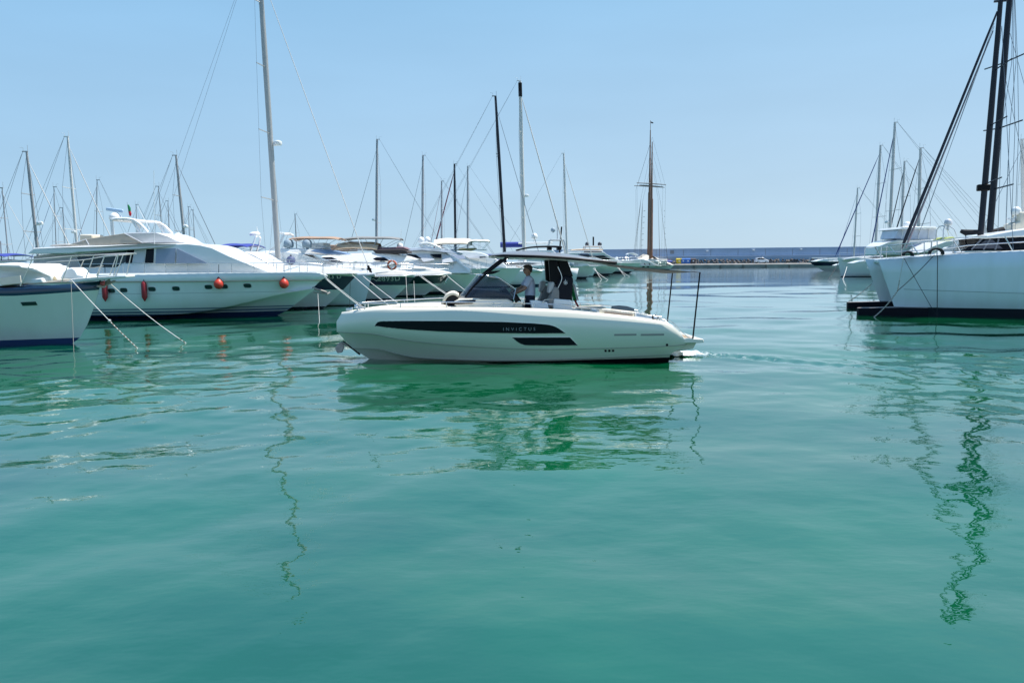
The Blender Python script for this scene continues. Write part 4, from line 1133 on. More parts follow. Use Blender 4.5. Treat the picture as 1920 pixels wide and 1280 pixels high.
for sg in (1, -1):
    for a, b, m_ in (((160, 448), (168, 459), 0), ((232, 437), (268, 455), 0), ((130, 459.5), (162, 448.5), 0)):
        p, q = B_.f.pt(*a, 1.7), B_.f.pt(*b, 1.7); mb.tube([(p[0], sg * 1.68, p[1]), (q[0], sg * 1.74, q[1])], .022, n=5)
mb.build('screen_frame', GREYP, B_.root)
# radar arch
mb = MB(); f = B_.f
for sg in (1, -1):
    pl = [f.pt(a, b, 1.3) for a, b in [(211, 442), (208.5, 416), (211, 411), (250, 412.5), (276, 435)]]
    mb.tube([(x, sg * 1.25, z) for x, z in crom(pl, 3, False)], .07, n=8)
    pl = [f.pt(a, b, 1.3) for a, b in [(246, 412), (262, 436)]]; mb.tube([(x, sg * 1.25, z) for x, z in pl], .06, n=8)
for px, py in ((210, 412), (230, 411.5), (249, 412.5)):
    p = f.pt(px, py, 1.3); mb.tube([(p[0], -1.25, p[1]), (p[0], 1.25, p[1])], .06, n=8)
ar = mb.build('radar_arch', WHITE, B_.root, smooth=60)
p = f.pt(216, 405, 0)
mb = MB(); mb.lathe([(.22, -.22), (.28, -.12), (.26, .02), (.16, .12), (.1, .16)], 14, (p[0], 0, p[1])); mb.build('scanner_base', WHITE, ar, smooth=45)
mb = MB(); mb.box((p[0] - .0, 0, p[1] + .27), (.78, .14, .15), 0, Matrix.Rotation(-.13, 3, 'Y').inverted()); mb.build('scanner_bar', mat('scanner_blue_white', (.42, .58, .75), .4), ar, bevel=.03)
B_.dome(334, 446, .24, .2); B_.bar('whip_antenna', (290, 494), (288.5, 320), 1.9, .012, WHITE, 5)
B_.bar('whip_antenna', (281, 430), (258, 387), .8, .012, WHITE, 5)
mb = MB(); p = f.pt(170, 446, .6); mb.box((p[0], -.5, p[1]), (.6, 1.0, .3)); mb.build('flybridge_seat', CREAM, B_.root, bevel=.06)
mb = MB(); p = f.pt(112, 459, .9); mb.prism(B_.P([(98, 462), (104, 459), (118, 457.5), (135, 457), (138, 461)], .9), -1.2, 1.2); mb.build('flybridge_tender_cover', mat('tender_grey', (.45, .44, .42), .8, noise=.1), B_.root, bevel=.05)
B_.rail(150, .42, mid=False, n=12, inset=.10)
# flag on the arch
fo = f.world(*(lambda q: (q[0], 0, q[1]))(f.pt(241, 384, 0)))
fr2 = thing('ensign', 'small furled red and green flag on a thin staff above the white radar arch', 'flag', fo, 0)
MB().tube([(-.06, 0, .12), (.02, 0, -.75)], .012, n=5).build('flag_staff', STEEL, fr2)
MB().tube([(-.02, 0, .0), (.03, 0, -.16), (.04, 0, -.30)], [.03, .06, .05], n=7).build('flag_cloth', GREENF, fr2, smooth=60)
MB().tube([(.04, 0, -.30), (.06, 0, -.42), (.05, 0, -.52)], [.05, .055, .03], n=7).build('flag_cloth', REDFL, fr2, smooth=60)
# fenders hanging on B
def hang(x, z, ztop):
    y = -(B_.H.y(x, z) + .14); return f.world(x, y, z)
def long_fender(px, label):
    x, z = f.pt(px, 546, 2.3); ln = .90
    t = thing('long_fender', label, 'fender', hang(x, z, 0), 0, 'dark red fenders hanging on the yacht')
    MB().lathe([(.015, -ln / 2), (.06, -ln / 2 + .08), (.115, -ln / 2 + .18), (.12, 0), (.115, ln / 2 - .12), (.07, ln / 2 - .03), (.03, ln / 2)], 16).build('fender_body', REDF, t, smooth=50)
    MB().tube([(0, 0, ln / 2), (0, .12, B_.zs(x) - z + .0), (0, .15, B_.zs(x) - z + .42)], .014).build('fender_rope', ROPEK, t, smooth=0)
    return t
t = long_fender(269, 'long dark red fender hanging on the white yacht left of the middle portholes')
x, z = f.pt(197, 546, 2.3); dup(t, hang(x, z, 0), label='long dark red fender hanging behind the anchor of the cabin cruiser')
x, z = f.pt(402.5, 532.5, 2.3)
t = thing('buoy_fender', 'orange red ball fender overlapping a porthole of the white yacht', 'fender', hang(x, z, 0), 0, 'orange ball fenders on the yacht')
MB().lathe([(.01, -.235), (.10, -.22), (.185, -.14), (.215, -.02), (.19, .08), (.12, .17), (.06, .22), (.05, .26)], 20).build('fender_body', ORANGE, t, smooth=50)
MB().lathe([(.05, .22), (.055, .27), (.03, .30)], 10).build('fender_eye', NAVY, t)
MB().tube([(0, 0, .28), (0, .05, .45), (0, .12, .86)], .014).build('fender_rope', ROPEK, t, smooth=0)
x2, z2 = f.pt(523, 532, 1.75); dup(t, f.world(x2, -(B_.H.y(x2, z2) + .2), z2), label='orange red ball fender near the bow of the white yacht, under the tall mast')
# anchor of B
mb = MB(); p = f.pt(590, 541, 0); q = f.pt(613, 549, 0); s_ = f.pt(600, 547, 0)
mb.tube([(p[0] - .4, 0, p[1] + .3), (p[0], 0, p[1]), (q[0], 0, q[1] + .02)], .05); mb.tube([(q[0] + .05, -.3, q[1]), (q[0] - .02, 0, q[1] - .06), (q[0] + .05, .3, q[1])], .045); mb.tube([(s_[0] - .3, 0, q[1] + .03), (q[0], 0, q[1] - .03)], .03)
mb.build('anchor', RUST, B_.root, smooth=50)

# ---- C : motor yacht with navy bow band
C_ = Boat('motor_yacht', 'white motor yacht with black flared bow band, just behind the fendered yacht bow', 'motor yacht', (603, 577), 0.0, Y=40.6)
HC = zmat('hull_c_white', (.76, .78, .75), [(-1, (.01, .012, .02)), (.12, (.85, .87, .84))])
C_.hull((671, 513.5), [(430, 509), (520, 510), (600, 510.5)], 15.5, 4.4, [HC, NAVY, WHITE], [('z', -.5, 0), ('z', 0, 0), ('z', .12, 0), ('f', .30, 0), ('f', .52, 1), ('f', .92, 2), ('f', 1, 2)], lo=.62, pb=(1.5, 2.5), lip=.07, stemexp=.8, q=(1, .8))
C_.text('23 D', 627, 518.8, .30, LTEXT)
C_.solid('foredeck_mould', [(500, 513), (505, 498), (560, 499), (630, 504), (664, 511.5), (640, 513.5)], 1.7, WHITE, tum=.8, nar=.75, xn=560, bevel=.22, seg=4, smooth=3)
C_.solid('deckhouse', [(360, 513), (392, 470), (412, 468.6), (454, 470.5), (470, 476.5), (503, 495.5), (520, 503), (520, 513)], 1.95, WHITE, tum=.35, nar=.5, xn=430, bevel=.06)
C_.panes('screen_cover', [(429, 478), (468, 477.5), (500, 495), (500, 497), (468, 496.5)], GREYP)
mb = MB()
for k in range(6):
    a, b = C_.f.pt(469 + 4.2 * k, 483 + 2.1 * k, 1.8), C_.f.pt(472.5 + 4.2 * k, 485.8 + 2.1 * k, 1.8); mb.tube([(a[0], -C_.wf(*a) - .03, a[1]), (b[0], -C_.wf(*b) - .03, b[1])], .03, n=5)
mb.build('louvre', BLACK, C_.root)
C_.bimini(421, 481, 456.5, 1.5, BLUEFAB, drop_px=17, bow_px=3)
C_.rail(420, .62, n=9, slant=.1)
C_.arch('radar_mast', [(470, 470), (475, 455), (478, 444)], .5, .05)
p = C_.f.pt(478, 440, 0)
mb = MB(); mb.lathe([(.25, -.05), (.3, .05), (.2, .15)], 12, (p[0], 0, p[1])); mb.tube([(p[0] + .2, 0, p[1]), (p[0] + .1, 0, p[1] + .4)], .02); mb.build('radar', WHITE, C_.root, smooth=45)
B_obj = [(p_) for p_ in ()]
# ---- D : white plumb-bowed yacht with the tall mast
rD, fD, mxD, tzD, _H = sailboat('sailing_yacht', 'pale grey plumb-bowed sailing yacht whose tall grey mast leaves the top of the frame', (522, 494), (490, 0), 43.3, 1, L=13.2, bow_px=(699, 517), mastm=mat('tall_mast_grey', (.40, .40, .385), .4, noise=.05, metal=.2),
    stay=WIREW, hullm=[mat('pale_grey_hull', (.60, .65, .70), .25, noise=.03, coat=.3), zmat('hull_d_boot', (.02, .02, .02), [(-1, (.012, .014, .02)), (.05, (.6, .62, .62)), (.09, (.012, .014, .02))])],
    spread=(.23, .44, .645, .84), stayr=.016, fb=1.55, top_extra=2.6, boom=False, dome_px=(521, 269), mr=.155, shroud=.007)
mb = MB(); a = fD.pt(690, 498, 0); b = fD.pt(697, 514, 0); mb.tube([(a[0], 0, a[1]), (b[0], 0, b[1])], .07, n=8); mb.lathe([(.13, -.06), (.14, .06)], 10, (a[0] + .05, 0, a[1] - .2)); mb.build('furler', BLACK, rD, smooth=60)
mb = MB(); a = fD.pt(668, 518, 0); b = fD.pt(700, 514.5, 0); mb.tube([(a[0], 0, a[1]), (b[0] + .1, 0, b[1])], .12, n=8, asp=1.6); mb.build('bowsprit', LGREY, rD, smooth=60)

# ---- E, F, G, H : motor yachts further along the pontoon
E_ = Boat('motor_yacht', 'white motor yacht with navy topsides, registration letters on its bow and brown awning', 'motor yacht', (734, 561), 0.0, Y=49.0)
HE = zmat('hull_e_white', (.76, .78, .75), [(-1, (.01, .012, .02)), (.10, (.85, .87, .84))])
E_.hull((780, 516.5), [(560, 513), (650, 515), (720, 516)], 16, 4.4, [HE, NAVY, WHITE], [('z', -.5, 0), ('z', 0, 0), ('z', .1, 0), ('f', .30, 0), ('f', .60, 1), ('f', .93, 2), ('f', 1, 2)], lo=.62, pb=(1.5, 2.4), lip=.07, stemexp=.85, q=(1, .8))
E_.text('2893D', 729, 522.4, .46, LTEXT, spacing=1.1)
mb = MB(); c = E_.f.pt(706, 524, 1.6)
for _ in range(3): c = E_.f.pt(706, 524, E_.H.y(*c))
for dx, dz in ((-.28, .05), (.3, .12)): mb.tube([(c[0], -E_.H.y(*c) - .02, c[1] - .1), (c[0] + dx * .6, -E_.H.y(c[0] + dx * .6, c[1] + dz) - .02, c[1] + dz), (c[0] + dx, -E_.H.y(c[0] + dx, c[1] + .05) - .02, c[1] + .02)], .022, n=5)
mb.build('emblem', LTEXT, E_.root)
E_.solid('foredeck_mould', [(600, 517), (616, 499), (690, 502), (740, 507), (774, 515), (740, 518)], 1.8, WHITE, tum=.8, nar=.75, xn=680, bevel=.22, seg=4, smooth=3)
E_.solid('deckhouse', [(440, 514), (470, 480), (495, 472), (530, 470), (560, 476), (590, 487), (616, 499), (632, 508), (632, 514)], 2.1, WHITE, tum=.62, nar=.6, xn=540, bevel=.08, smooth=0)
wfE = E_.wf
E_.panes('side_window', [(482, 483), (528, 482), (528, 494), (474, 495)], GREYP)
E_.solid('flybridge', [(440, 482), (452, 474), (500, 470), (515, 466), (550, 465), (585, 468), (640, 477), (632, 479), (590, 478), (520, 474)], 1.38, WHITE, tum=.6, nar=.5, xn=570, bevel=.05)
E_.solid('windscreen_cover', [(582, 471), (590, 467), (615, 468), (640, 474), (650, 477), (610, 476.5)], 1.25, mat('blue_screen_cover', (.16, .25, .40), .7, noise=.1), tum=.3, nar=.5, xn=600, bevel=.03)
E_.bimini(545, 641, 443.5, 1.05, BROWNFAB, drop_px=26, bow_px=3.0, legs=4)
E_.dome(541, 457, .31, .9, DOMEG, name='dome_cover'); E_.dome(576, 457, .31, .9, DOMEG, name='dome_cover')
E_.bar('radar_bar', (524, 437), (546, 438.5), 0, .06, WHITE, 6); E_.arch('radar_arch', [(505, 470), (525, 455), (532, 439)], 1.1, .07)
E_.solid('console_cover', [(584, 467), (584, 456), (606, 455), (607, 467)], 1.0, mat('pale_cover', (.62, .60, .56), .8), tum=.1, bevel=.03)
E_.rail(560, .72, n=10, slant=.1)
E_.panes('wall_panel', [(490, 500), (490, 487), (518, 485), (518, 500)], GREYP, wfE)

F_ = Boat('motor_yacht', 'white yacht with dark teal bow band and black cushions on its flybridge', 'motor yacht', (792, 556), 0.0, Y=54.0)
HF = zmat('hull_f_white', (.72, .76, .73), [(-1, (.01, .012, .02)), (.08, (.82, .85, .82))])
F_.hull((847, 514.5), [(640, 513), (740, 514.5), (800, 515)], 16, 4.4, [HF, NAVYT, WHITE], [('z', -.5, 0), ('z', 0, 0), ('z', .08, 0), ('f', .30, 0), ('f', .58, 1), ('f', .95, 2), ('f', 1, 2)], lo=.60, pb=(1.5, 2.4), lip=.07, stemexp=.85, q=(1, .8))
F_.solid('foredeck_mould', [(690, 516), (712, 497), (770, 499), (812, 505), (844, 513.5), (810, 516)], 1.8, WHITE, tum=.8, nar=.75, xn=760, bevel=.22, seg=4, smooth=3)
F_.solid('deckhouse', [(560, 512), (600, 480), (650, 475), (690, 473.5), (730, 475), (760, 480), (778, 486), (740, 494), (700, 506), (640, 514)], 2.1, WHITE, tum=.62, nar=.5, xn=690, bevel=.07)
F_.panes('side_window', [(601, 482.5), (622, 482), (646, 492), (607, 492)], GLASS)
F_.panes('side_window', [(699, 485), (706, 482.2), (720, 482.5), (732, 489.5), (705, 488.5)], GLASS)
F_.solid('flybridge_cushion', [(699, 470), (703, 468.2), (755, 467), (764, 470), (764, 475), (740, 476), (705, 475)], 1.25, DARKFAB, tum=.1, bevel=.05)
F_.solid('flybridge_cover', [(687, 468), (692, 465), (756, 462.5), (764, 467), (740, 469), (700, 470)], 1.0, MAUVEFAB, tum=.1, bevel=.05)
F_.bimini(640, 753, 443.5, 1.05, GREYFAB, drop_px=26, bow_px=3.5, legs=4)
F_.bimini(633, 712, 453, 1.15, TANFAB, drop_px=16, bow_px=3.5, droop=.45)
F_.solid('seat_cover', [(614, 466), (616, 459), (625, 459), (640, 463), (658, 462), (660, 470), (620, 471)], 1.1, BROWNFAB, tum=.1, bevel=.05)
F_.rail(600, .72, n=10, slant=.1)
mb = MB(); p = F_.f.pt(837, 523, 0); mb.tube([(p[0] + .3, 0, p[1] + .35), (p[0], 0, p[1] - .05), (p[0] - .12, 0, p[1] - .3)], [.05, .09, .07], n=7); mb.tube([(p[0] - .1, -.3, p[1] - .2), (p[0], 0, p[1] - .3), (p[0] - .1, .3, p[1] - .2)], .05); mb.build('anchor', STEEL, F_.root, smooth=60)
F_.dome(750, 461, .22, .3); F_.bar('aerial', (752, 470), (752, 430), .4, .015, WHITE, 5)

G_ = Boat('motor_yacht', 'white hardtop yacht with dark cabin window and cream awning, behind the speedboat windscreen', 'motor yacht', (868, 549), 0.0, Y=58.8)
HG = zmat('hull_g_white', (.72, .76, .73), [(-1, (.01, .012, .02)), (.14, (.82, .85, .82))])
G_.hull((906, 513.5), [(690, 512), (800, 513), (860, 514)], 17, 4.5, [HG, HG, WHITE], [('z', -.5, 0), ('z', 0, 0), ('z', .14, 0), ('f', .45, 0), ('f', .95, 2), ('f', 1, 2)], lo=.62, pb=(1.5, 2.4), lip=.07, stemexp=.85, q=(1, .8))
G_.solid('deckhouse', [(740, 513), (745, 480), (764, 470), (790, 469), (830, 473), (856, 486), (866, 497), (880, 505), (880, 513)], 2.15, WHITE, tum=.62, nar=.5, xn=800, bevel=.06)
G_.panes('side_window', [(806, 476.5), (827.5, 476), (827.5, 484), (815, 483)], GLASS)
G_.panes('side_window', [(762, 476.5), (780, 477.5), (792, 485), (770, 482)], GLASS)
G_.panes('side_panel', [(782, 478), (803, 476), (816, 487), (795, 491)], GREYP)
G_.panes('side_panel', [(830, 476), (842, 479), (858, 490), (830, 493)], GREYP)
G_.solid('roof', [(752, 472), (765, 465), (800, 464), (840, 467), (866, 475.5), (860, 478), (834, 473), (790, 469.5), (764, 471)], 1.45, mat('roof_blue_white', (.48, .55, .64), .3, noise=.08), tum=.2, nar=.4, xn=820, bevel=.05)
mb = MB(); lp = G_.f.poly([(787, 459), (795, 456.5), (806, 457), (826, 466), (812, 467), (798, 463)], 1.2)
for sg in (1, -1): mb.tube([(x, sg * 1.2, z) for x, z in crom(lp, 4)], .10, n=8, closed=True)
mb.tube([(lp[1][0], -1.2, lp[1][1]), (lp[1][0], 1.2, lp[1][1])], .09, n=8); mb.build('radar_arch', WHITE, G_.root, smooth=60)
G_.dome(790, 450, .24, .6); G_.dome(801.5, 449.5, .24, -.5); G_.bimini(815, 884, 446.5, 1.1, CREAMFAB, drop_px=22, bow_px=2.5, droop=.42, legs=4); G_.bimini(880, 918, 449, 1.2, mat('white_canvas', (.74, .71, .66), .85), drop_px=20, bow_px=2)
G_.solid('cockpit_cover', [(856, 469), (862, 466), (890, 464.5), (893, 467), (880, 470)], 1.2, OLIVEFAB, tum=.1, bevel=.04)
G_.rail(740, .72, n=10, slant=.1)

H_ = Boat('motor_yacht', 'white motor yacht with grey side windows, its anchor beside the head of the helmsman', 'motor yacht', (950, 535), 0.0, Y=69.5)
HH = zmat('hull_h_white', (.70, .76, .73), [(-1, (.01, .012, .02)), (.12, (.82, .85, .82))])
H_.hull((979, 501.5), [(820, 502), (900, 502.5), (950, 502.5)], 17, 4.6, [HH, HH, WHITE], [('z', -.5, 0), ('z', 0, 0), ('z', .12, 0), ('f', .45, 0), ('f', .95, 2), ('f', 1, 2)], lo=.62, pb=(1.5, 2.4), lip=.07, stemexp=.9, q=(1, .8))
H_.solid('deckhouse', [(820, 503), (835, 473), (870, 470), (900, 473), (925, 482), (940, 492), (950, 498), (950, 504)], 2.1, WHITE, tum=.62, nar=.5, xn=890, bevel=.06)
H_.panes('side_window', [(872, 479), (898, 478.5), (910, 484), (880, 484)], GREYP)
H_.panes('side_window', [(899, 481), (909, 481), (914, 483), (900, 483)], GLASS)
H_.panes('side_window', [(838, 478), (868, 478), (874, 485), (838, 486)], COVER)
H_.rail(830, .75, n=10, slant=.1)
mb = MB(); p = H_.f.pt(978, 503, 0); mb.tube([(p[0] - .5, 0, p[1] + .2), (p[0] + .05, 0, p[1] + .05), (p[0] - .25, 0, p[1] - .15)], [.05, .1, .06], n=7); mb.build('anchor', RUST, H_.root, smooth=60)

# life ring on E's rail
lr_o = P(735, 497, 46.9)
lr = thing('lifebuoy', 'orange and white ring buoy hung on the rail beside the navy bow', 'lifebuoy', lr_o, 0)
mb = MB()
for k in range(4):
    a0 = math.pi / 2 * k; pts = [(.25 * math.cos(a0 + math.pi / 2 * i / 8), 0, .25 * math.sin(a0 + math.pi / 2 * i / 8)) for i in range(9)]
    mb.tube(pts[:8], .062, n=8, mi=0); mb.tube(pts[7:], .064, n=8, mi=1)
mb.build('ring', [mat('ring_orange', (.62, .12, .05), .5, noise=.1), WHITEF], lr, smooth=60)
MB().tube([(.0, .05, .24), (0, .05, .5)], .012).build('strap', ROPEW, lr)
bo = P(545.5, 488, 41.6)
bt = thing('round_fender', 'round grey blue fender standing on deck to the right of the tall mast', 'fender', bo, 0)
MB().ell((0, 0, 0), (.24, .24, .24), nu=20, nv=12).build('fender_body', mat('fender_grey_blue', (.07, .09, .18), .6, noise=.1), bt, smooth=60)
MB().lathe([(.05, .2), (.05, .28), (.02, .3)], 10).build('fender_eye', BLACK, bt)

# ---- yachts with single masts further out (their mast tops seen over the row)
SG = 'sailing yachts moored behind the motor yachts'
sailboat('sailing_yacht', 'sailing yacht with tall black mast to the left of the tallest white mast', (946, 470), (929, 181), 76, 1, mastm=CARBON, stay=WIRE, bow_px=(1022, 500), L=14.5, stayr=.02, boomm=BLUEFAB, fb=1.3, mr=.15)
rW, fW, mW, tW, HW = sailboat('sailing_yacht', 'white sailing yacht with the tallest white mast behind the hardtop, dark masthead', (983, 470), (975, 152), 83.5, 1, mastm=ALUW, stay=WIREW, bow_px=(1068, 500), L=17, stayr=.05, spread=(.25, .48, .72), fb=1.75, dome_px=(988, 367), mr=.20)
mb = MB(); x_, z_ = fW.pt(1018, 506, 2.0)
text_on(mb, 'GE.2270.J', .55, lambda u, v, w: (x_ + u, -(HW.y(x_ + u, z_ + v) + .02 + w), z_ + v), depth=.03); mb.build('lettering', DTEXT, rW, smooth=0)
mb = MB(); mb.tube([mW(tW - 1.3) and (mW(tW - 1.6), 0, tW - 1.6), (mW(tW - .2), 0, tW - .2)], .2, n=10); mb.build('masthead_sleeve', BLACK, rW, smooth=50)
sailboat('sailing_yacht', 'sailing yacht with slim grey mast right of the tallest white mast', (1063, 470), (1057, 288), 112, 1, mastm=ALUW, stay=WIREW, bow_px=(1118, 500), L=15, stayr=.04, mr=.16)
sailboat('sailing_yacht', 'sailing yacht whose grey mast rises behind the grey awning', (706, 446), (707, 262), 92, -1, mastm=ALUD, stay=WIRE, L=14, dome_px=(701, 412), mr=.16, bow_px=(640, 500))
sailboat('sailing_yacht', 'sailing yacht whose grey mast rises behind a pair of white radar domes', (792, 450), (793, 292), 96, -1, mastm=ALUD, stay=WIRE, L=13.5, mr=.15, bow_px=(745, 500))
sailboat('sailing_yacht', 'sailing yacht with short grey mast, left of a black mast with red furled sail', (828, 450), (828, 340), 104, -1, mastm=ALUD, stay=WIRER, L=11, mr=.12, bow_px=(797, 500))
sailboat('sailing_yacht', 'sailing yacht with black mast and dark red furled sail behind the cream awning', (854, 462), (852, 308), 110, -1, mastm=CARBON, stay=WIRER, L=14, stayr=.07, mr=.17, bow_px=(802, 500))
sailboat('sailing_yacht', 'sailing yacht with grey mast between the two black masts', (877, 450), (877, 312), 118, -1, mastm=ALUD, stay=WIRE, L=14, mr=.15, bow_px=(842, 500))
sailboat('sailing_yacht', 'small sailing yacht with thin grey mast left of the brown awning', (555, 440), (553, 402), 120, -1, mastm=ALUD, L=9, mr=.09)
for a, b, Y_, d, lab, kw in (
    ((15, 475), (4, 353), 62, 1, 'sailing yacht whose short mast stands nearest the left frame edge', dict(mastm=ALUD, stay=WIREW)),
    ((70, 465), (50, 285), 58, 1, 'sailing yacht with grey mast leaning left over the flybridge overhang', dict(mastm=mat('mast_grey_mid', (.33, .33, .33), .45), stay=WIREW, stayr=.03, dome_px=(75, 419), mr=.115)),
    ((105, 455), (101, 351), 84, -1, 'sailing yacht with dark grey mast between the leaning mast and the white one', dict(mastm=ALUD, stay=WIREB)),
    ((122, 456), (117, 390), 92, 1, 'small sailing yacht with low grey mast left of the tall white mast', dict(mastm=ALUD, stay=WIRE)),
    ((143, 447), (127, 257), 66, 1, 'sailing yacht with tall white mast, highest over the flybridge yacht', dict(mastm=ALUW, stay=WIREW, stayr=.03, dome_px=(139, 435), mr=.12, spread=(.33, .63))),
    ((181, 445), (182, 338), 88, -1, 'sailing yacht with dark mast and red furled sail left of the radar arch', dict(mastm=ALUD, stay=WIRER)),
    ((257, 440), (255, 384), 100, -1, 'sailing yacht with low dark mast behind the radar arch', dict(mastm=ALUD, stay=WIRE)),
    ((304, 437), (297, 350), 86, 1, 'sailing yacht with grey mast left of the leaning grey mast', dict(mastm=ALUD, stay=WIRE)),
    ((317, 437), (315, 377), 104, 1, 'sailing yacht with thin low mast behind the flybridge fairing', dict(mastm=ALUD, stay=WIRE)),
    ((346, 453), (330, 292), 68, 1, 'sailing yacht with grey mast leaning left behind the white dome', dict(mastm=mat('mast_grey_mid', (.33, .33, .33), .45), stay=WIRE, stayr=.022, dome_px=(348, 425), mr=.12)),
    ((356, 455), (353, 388), 110, -1, 'sailing yacht with low dark mast just right of the white dome', dict(mastm=ALUD, stay=WIREB)),
    ((365, 455), (362, 394), 116, 1, 'sailing yacht with lowest dark mast at the end of the cluster by the dome', dict(mastm=ALUD, stay=WIRE))):
    sailboat('sailing_yacht', lab, a, b, Y_, d, group=SG, **kw)
# blue bimini boat behind the left edge
Q_ = Boat('motor_boat', 'motor boat with blue bimini and thin aerials behind the cabin cruiser at the left edge', 'motor boat', (38, 522), 0.0, Y=45)
Q_.hull((50, 508), [(-60, 509), (0, 508.5)], 9, 3.0, [WHITE, WHITE], [('z', -.5, 0), ('z', 0, 0), ('f', .5, 0), ('f', 1, 0)])
Q_.solid('deckhouse', [(-60, 509), (-50, 488), (0, 487), (8, 490), (18, 505)], 1.1, WHITE, tum=.1)
Q_.bimini(-40, 37, 475, 1.3, BLUEFAB, drop_px=20, bow_px=2.5); Q_.bar('aerial', (3, 490), (1, 452), .4, .03, GREYC, 5)

# ---- mooring lines of the row
ML = 'mooring lines of the left row'
line('mooring_line', 'white rope from the cabin cruiser bow ending in red and white chain', 'mooring line', A_.f.world(f.pt(133, 524, 1.0)[0] * 0 + A_.f.pt(133, 524, 1.0)[0], -1.0, A_.f.pt(133, 524, 1.0)[1]), W(261, 650) - Vector((0, 0, .1)), .014, sag=.05, chain_from=.60, knot=.58, group=ML)
line('mooring_line', 'white rope from the long pulpit of the cabin cruiser into the water', 'mooring line', P(205, 530, 24.5), W(356, 642) - Vector((0, 0, .1)), .013, sag=.10, chain_from=.92, group=ML)
line('mooring_line', 'thin grey rope hanging straight down the bow of the cabin cruiser', 'mooring line', P(133, 525, 22.6), W(138, 655) - Vector((0, 0, .1)), .008, mat('rope_grey', (.4, .38, .33), .9), sag=0, group=ML)
for (a, ya, b, r, lab) in (((604, 517), 36.2, (700, 590), .022, 'white rope running from the fendered yacht bow towards the speedboat'),
                           ((608, 518), 36.0, (706, 591), .018, 'second thinner rope beside it from the fendered yacht bow'),
                           ((660, 515), 40.0, (760, 594), .020, 'white rope from the black bow tip down behind the speedboat'),
                           ((681, 518), 42.5, (778, 588), .020, 'white rope from the pale plumb bow down behind the speedboat'),
                           ((781, 513), 48.5, (862, 566), .022, 'white rope from the navy registered bow down behind the speedboat'),
                           ((784, 513), 48.5, (869, 568), .018, 'thin rope paired with it from the navy registered bow'),
                           ((834, 513), 53.5, (896, 560), .022, 'white rope from the teal bow into the water by the windscreen'),
                           ((596, 549), 36.1, (599, 600), .008, 'thin rope dropping from the anchor of the fendered yacht'),
                           ((761, 514), 47.6, (764, 572), .009, 'thin rope dropping straight from the navy registered bow'),
                           ((776, 527), 48.2, (778, 570), .009, 'thin rope dropping from the navy bow, right of the other'),
                           ((657, 520), 40.2, (655, 580), .010, 'dark thin rope dropping over the pale grey bow')):
    line('mooring_line', lab, 'mooring line', P(*a, ya), W(*b) - Vector((0, 0, .05)), r, sag=.06, group=ML, m=ROPEK if lab.startswith('dark') else ROPEW)
# ================================================================== right hand side
# ---- catamaran : two narrow hulls, bridge deck, black glass house
HK = zmat('catamaran_topsides', (.50, .58, .64), [(-1, (.006, .007, .013)), (.36, (.78, .84, .86))], rough=.3, dirt=.08)
_o = W(1676, 591)
KT = Boat('catamaran', 'large pale grey catamaran with black ram bows, cut by the right edge', 'catamaran', (1676, 591), math.pi - .32, Y=34.6)
f = KT.f; NR = f.near
def cat_hull(yc, name):
    """slender wave-piercing hull about the line y = yc"""
    hw = .85
    sh = polyfun([f.pt(a, b, 2.4) for a, b in [(1640, 487.5), (1695, 483.5), (1760, 478.3), (1830, 473.8), (1920, 469.5), (2000, 466)]])
    xt = f.pt(1646, 487, 1.6)[0]; xw = f.pt(1677, 578, 1.6)[0]; zw = .36
    L = 15.5; xs = xt - L
    rows = []
    for z, w_, xb in ((-.6, .35, xw + .1), (-.15, .74, xw + .05), (zw, .90, xw), (zw + .02, .93, xw + .02)):
        rows.append(((lambda v: (lambda x: v))(z), xs, xb, hbf(hw * w_, .8, 2.0, .8, .5)))
    for fr in (.35, .7, 1.0):
        rows.append(((lambda v: (lambda x: zw + (sh(x) - zw) * v))(fr), xs, xw + (xt - xw) * fr, hbf(hw * (.94 + .06 * fr), .8, 2.3, .75, .5)))
    H = Hull(rows)
    mb = H.mesh(TS, mats=[0] * 7, lip=.05, lipd=.04)
    mb.v = [(x, y + yc, z) for x, y, z in mb.v]
    o = weld(mb.build(name, HK, KT.root, smooth=30))
    d = MB(); d.grid([[(x, y + yc, z) for x, y, z in r] for r in H.deck(inset=.05, drop=.02, camber=.05)]); d.build('deck', WHITE, o, smooth=50)
    # black ram under the stem
    xr = f.pt(1606, 590, 1.6)[0]
    r_ = MB(); tp = []
    for sg in (1,):
        pts_t = [(xw - 1.2, .62), (xw - .2, .40), (xw + (xr - xw) * .5, .30), (xr - .05, .20), (xr, .0), (xr - .05, -.20), (xw + (xr - xw) * .5, -.30), (xw - .2, -.40), (xw - 1.2, -.62)]
    zt_ = lambda x: .30 if x > xw - .1 else .36
    top = [(x, y + yc, zt_(x)) for x, y in pts_t]; bot = [(x, y * 1.0 + yc, -.5) for x, y in pts_t]
    n = len(top)
    r_.add(top + bot, [tuple(range(n)), tuple(range(2 * n - 1, n - 1, -1))] + [(i, i + n, (i + 1) % n + n, (i + 1) % n) for i in range(n)], 0)
    r_.add([(x, y * .96 + yc, zt_(x) + .006) for x, y in pts_t], [tuple(range(n))], 1)
    r_.build('ram_bow', [mat('antifoul_black', (.006, .007, .012), .6, noise=.2, spec=.1), mat('ram_top_grey', (.30, .26, .24), .6, noise=.1)], o, smooth=0)
    g = MB()
    ln = []
    for i in range(30):
        x = xw - .3 - 12 * i / 29; z = .36 + (f.pt(1685, 543, 2.4)[1] - .36) * 1.0 - .36 * i / 29
        ln.append((x, yc + NR * (H.y(x, z) + .003), z))
    g.tube(ln, .012, n=4); g.build('hull_seam', mat('seam_grey', (.22, .27, .28), .6), o)
    return H, sh
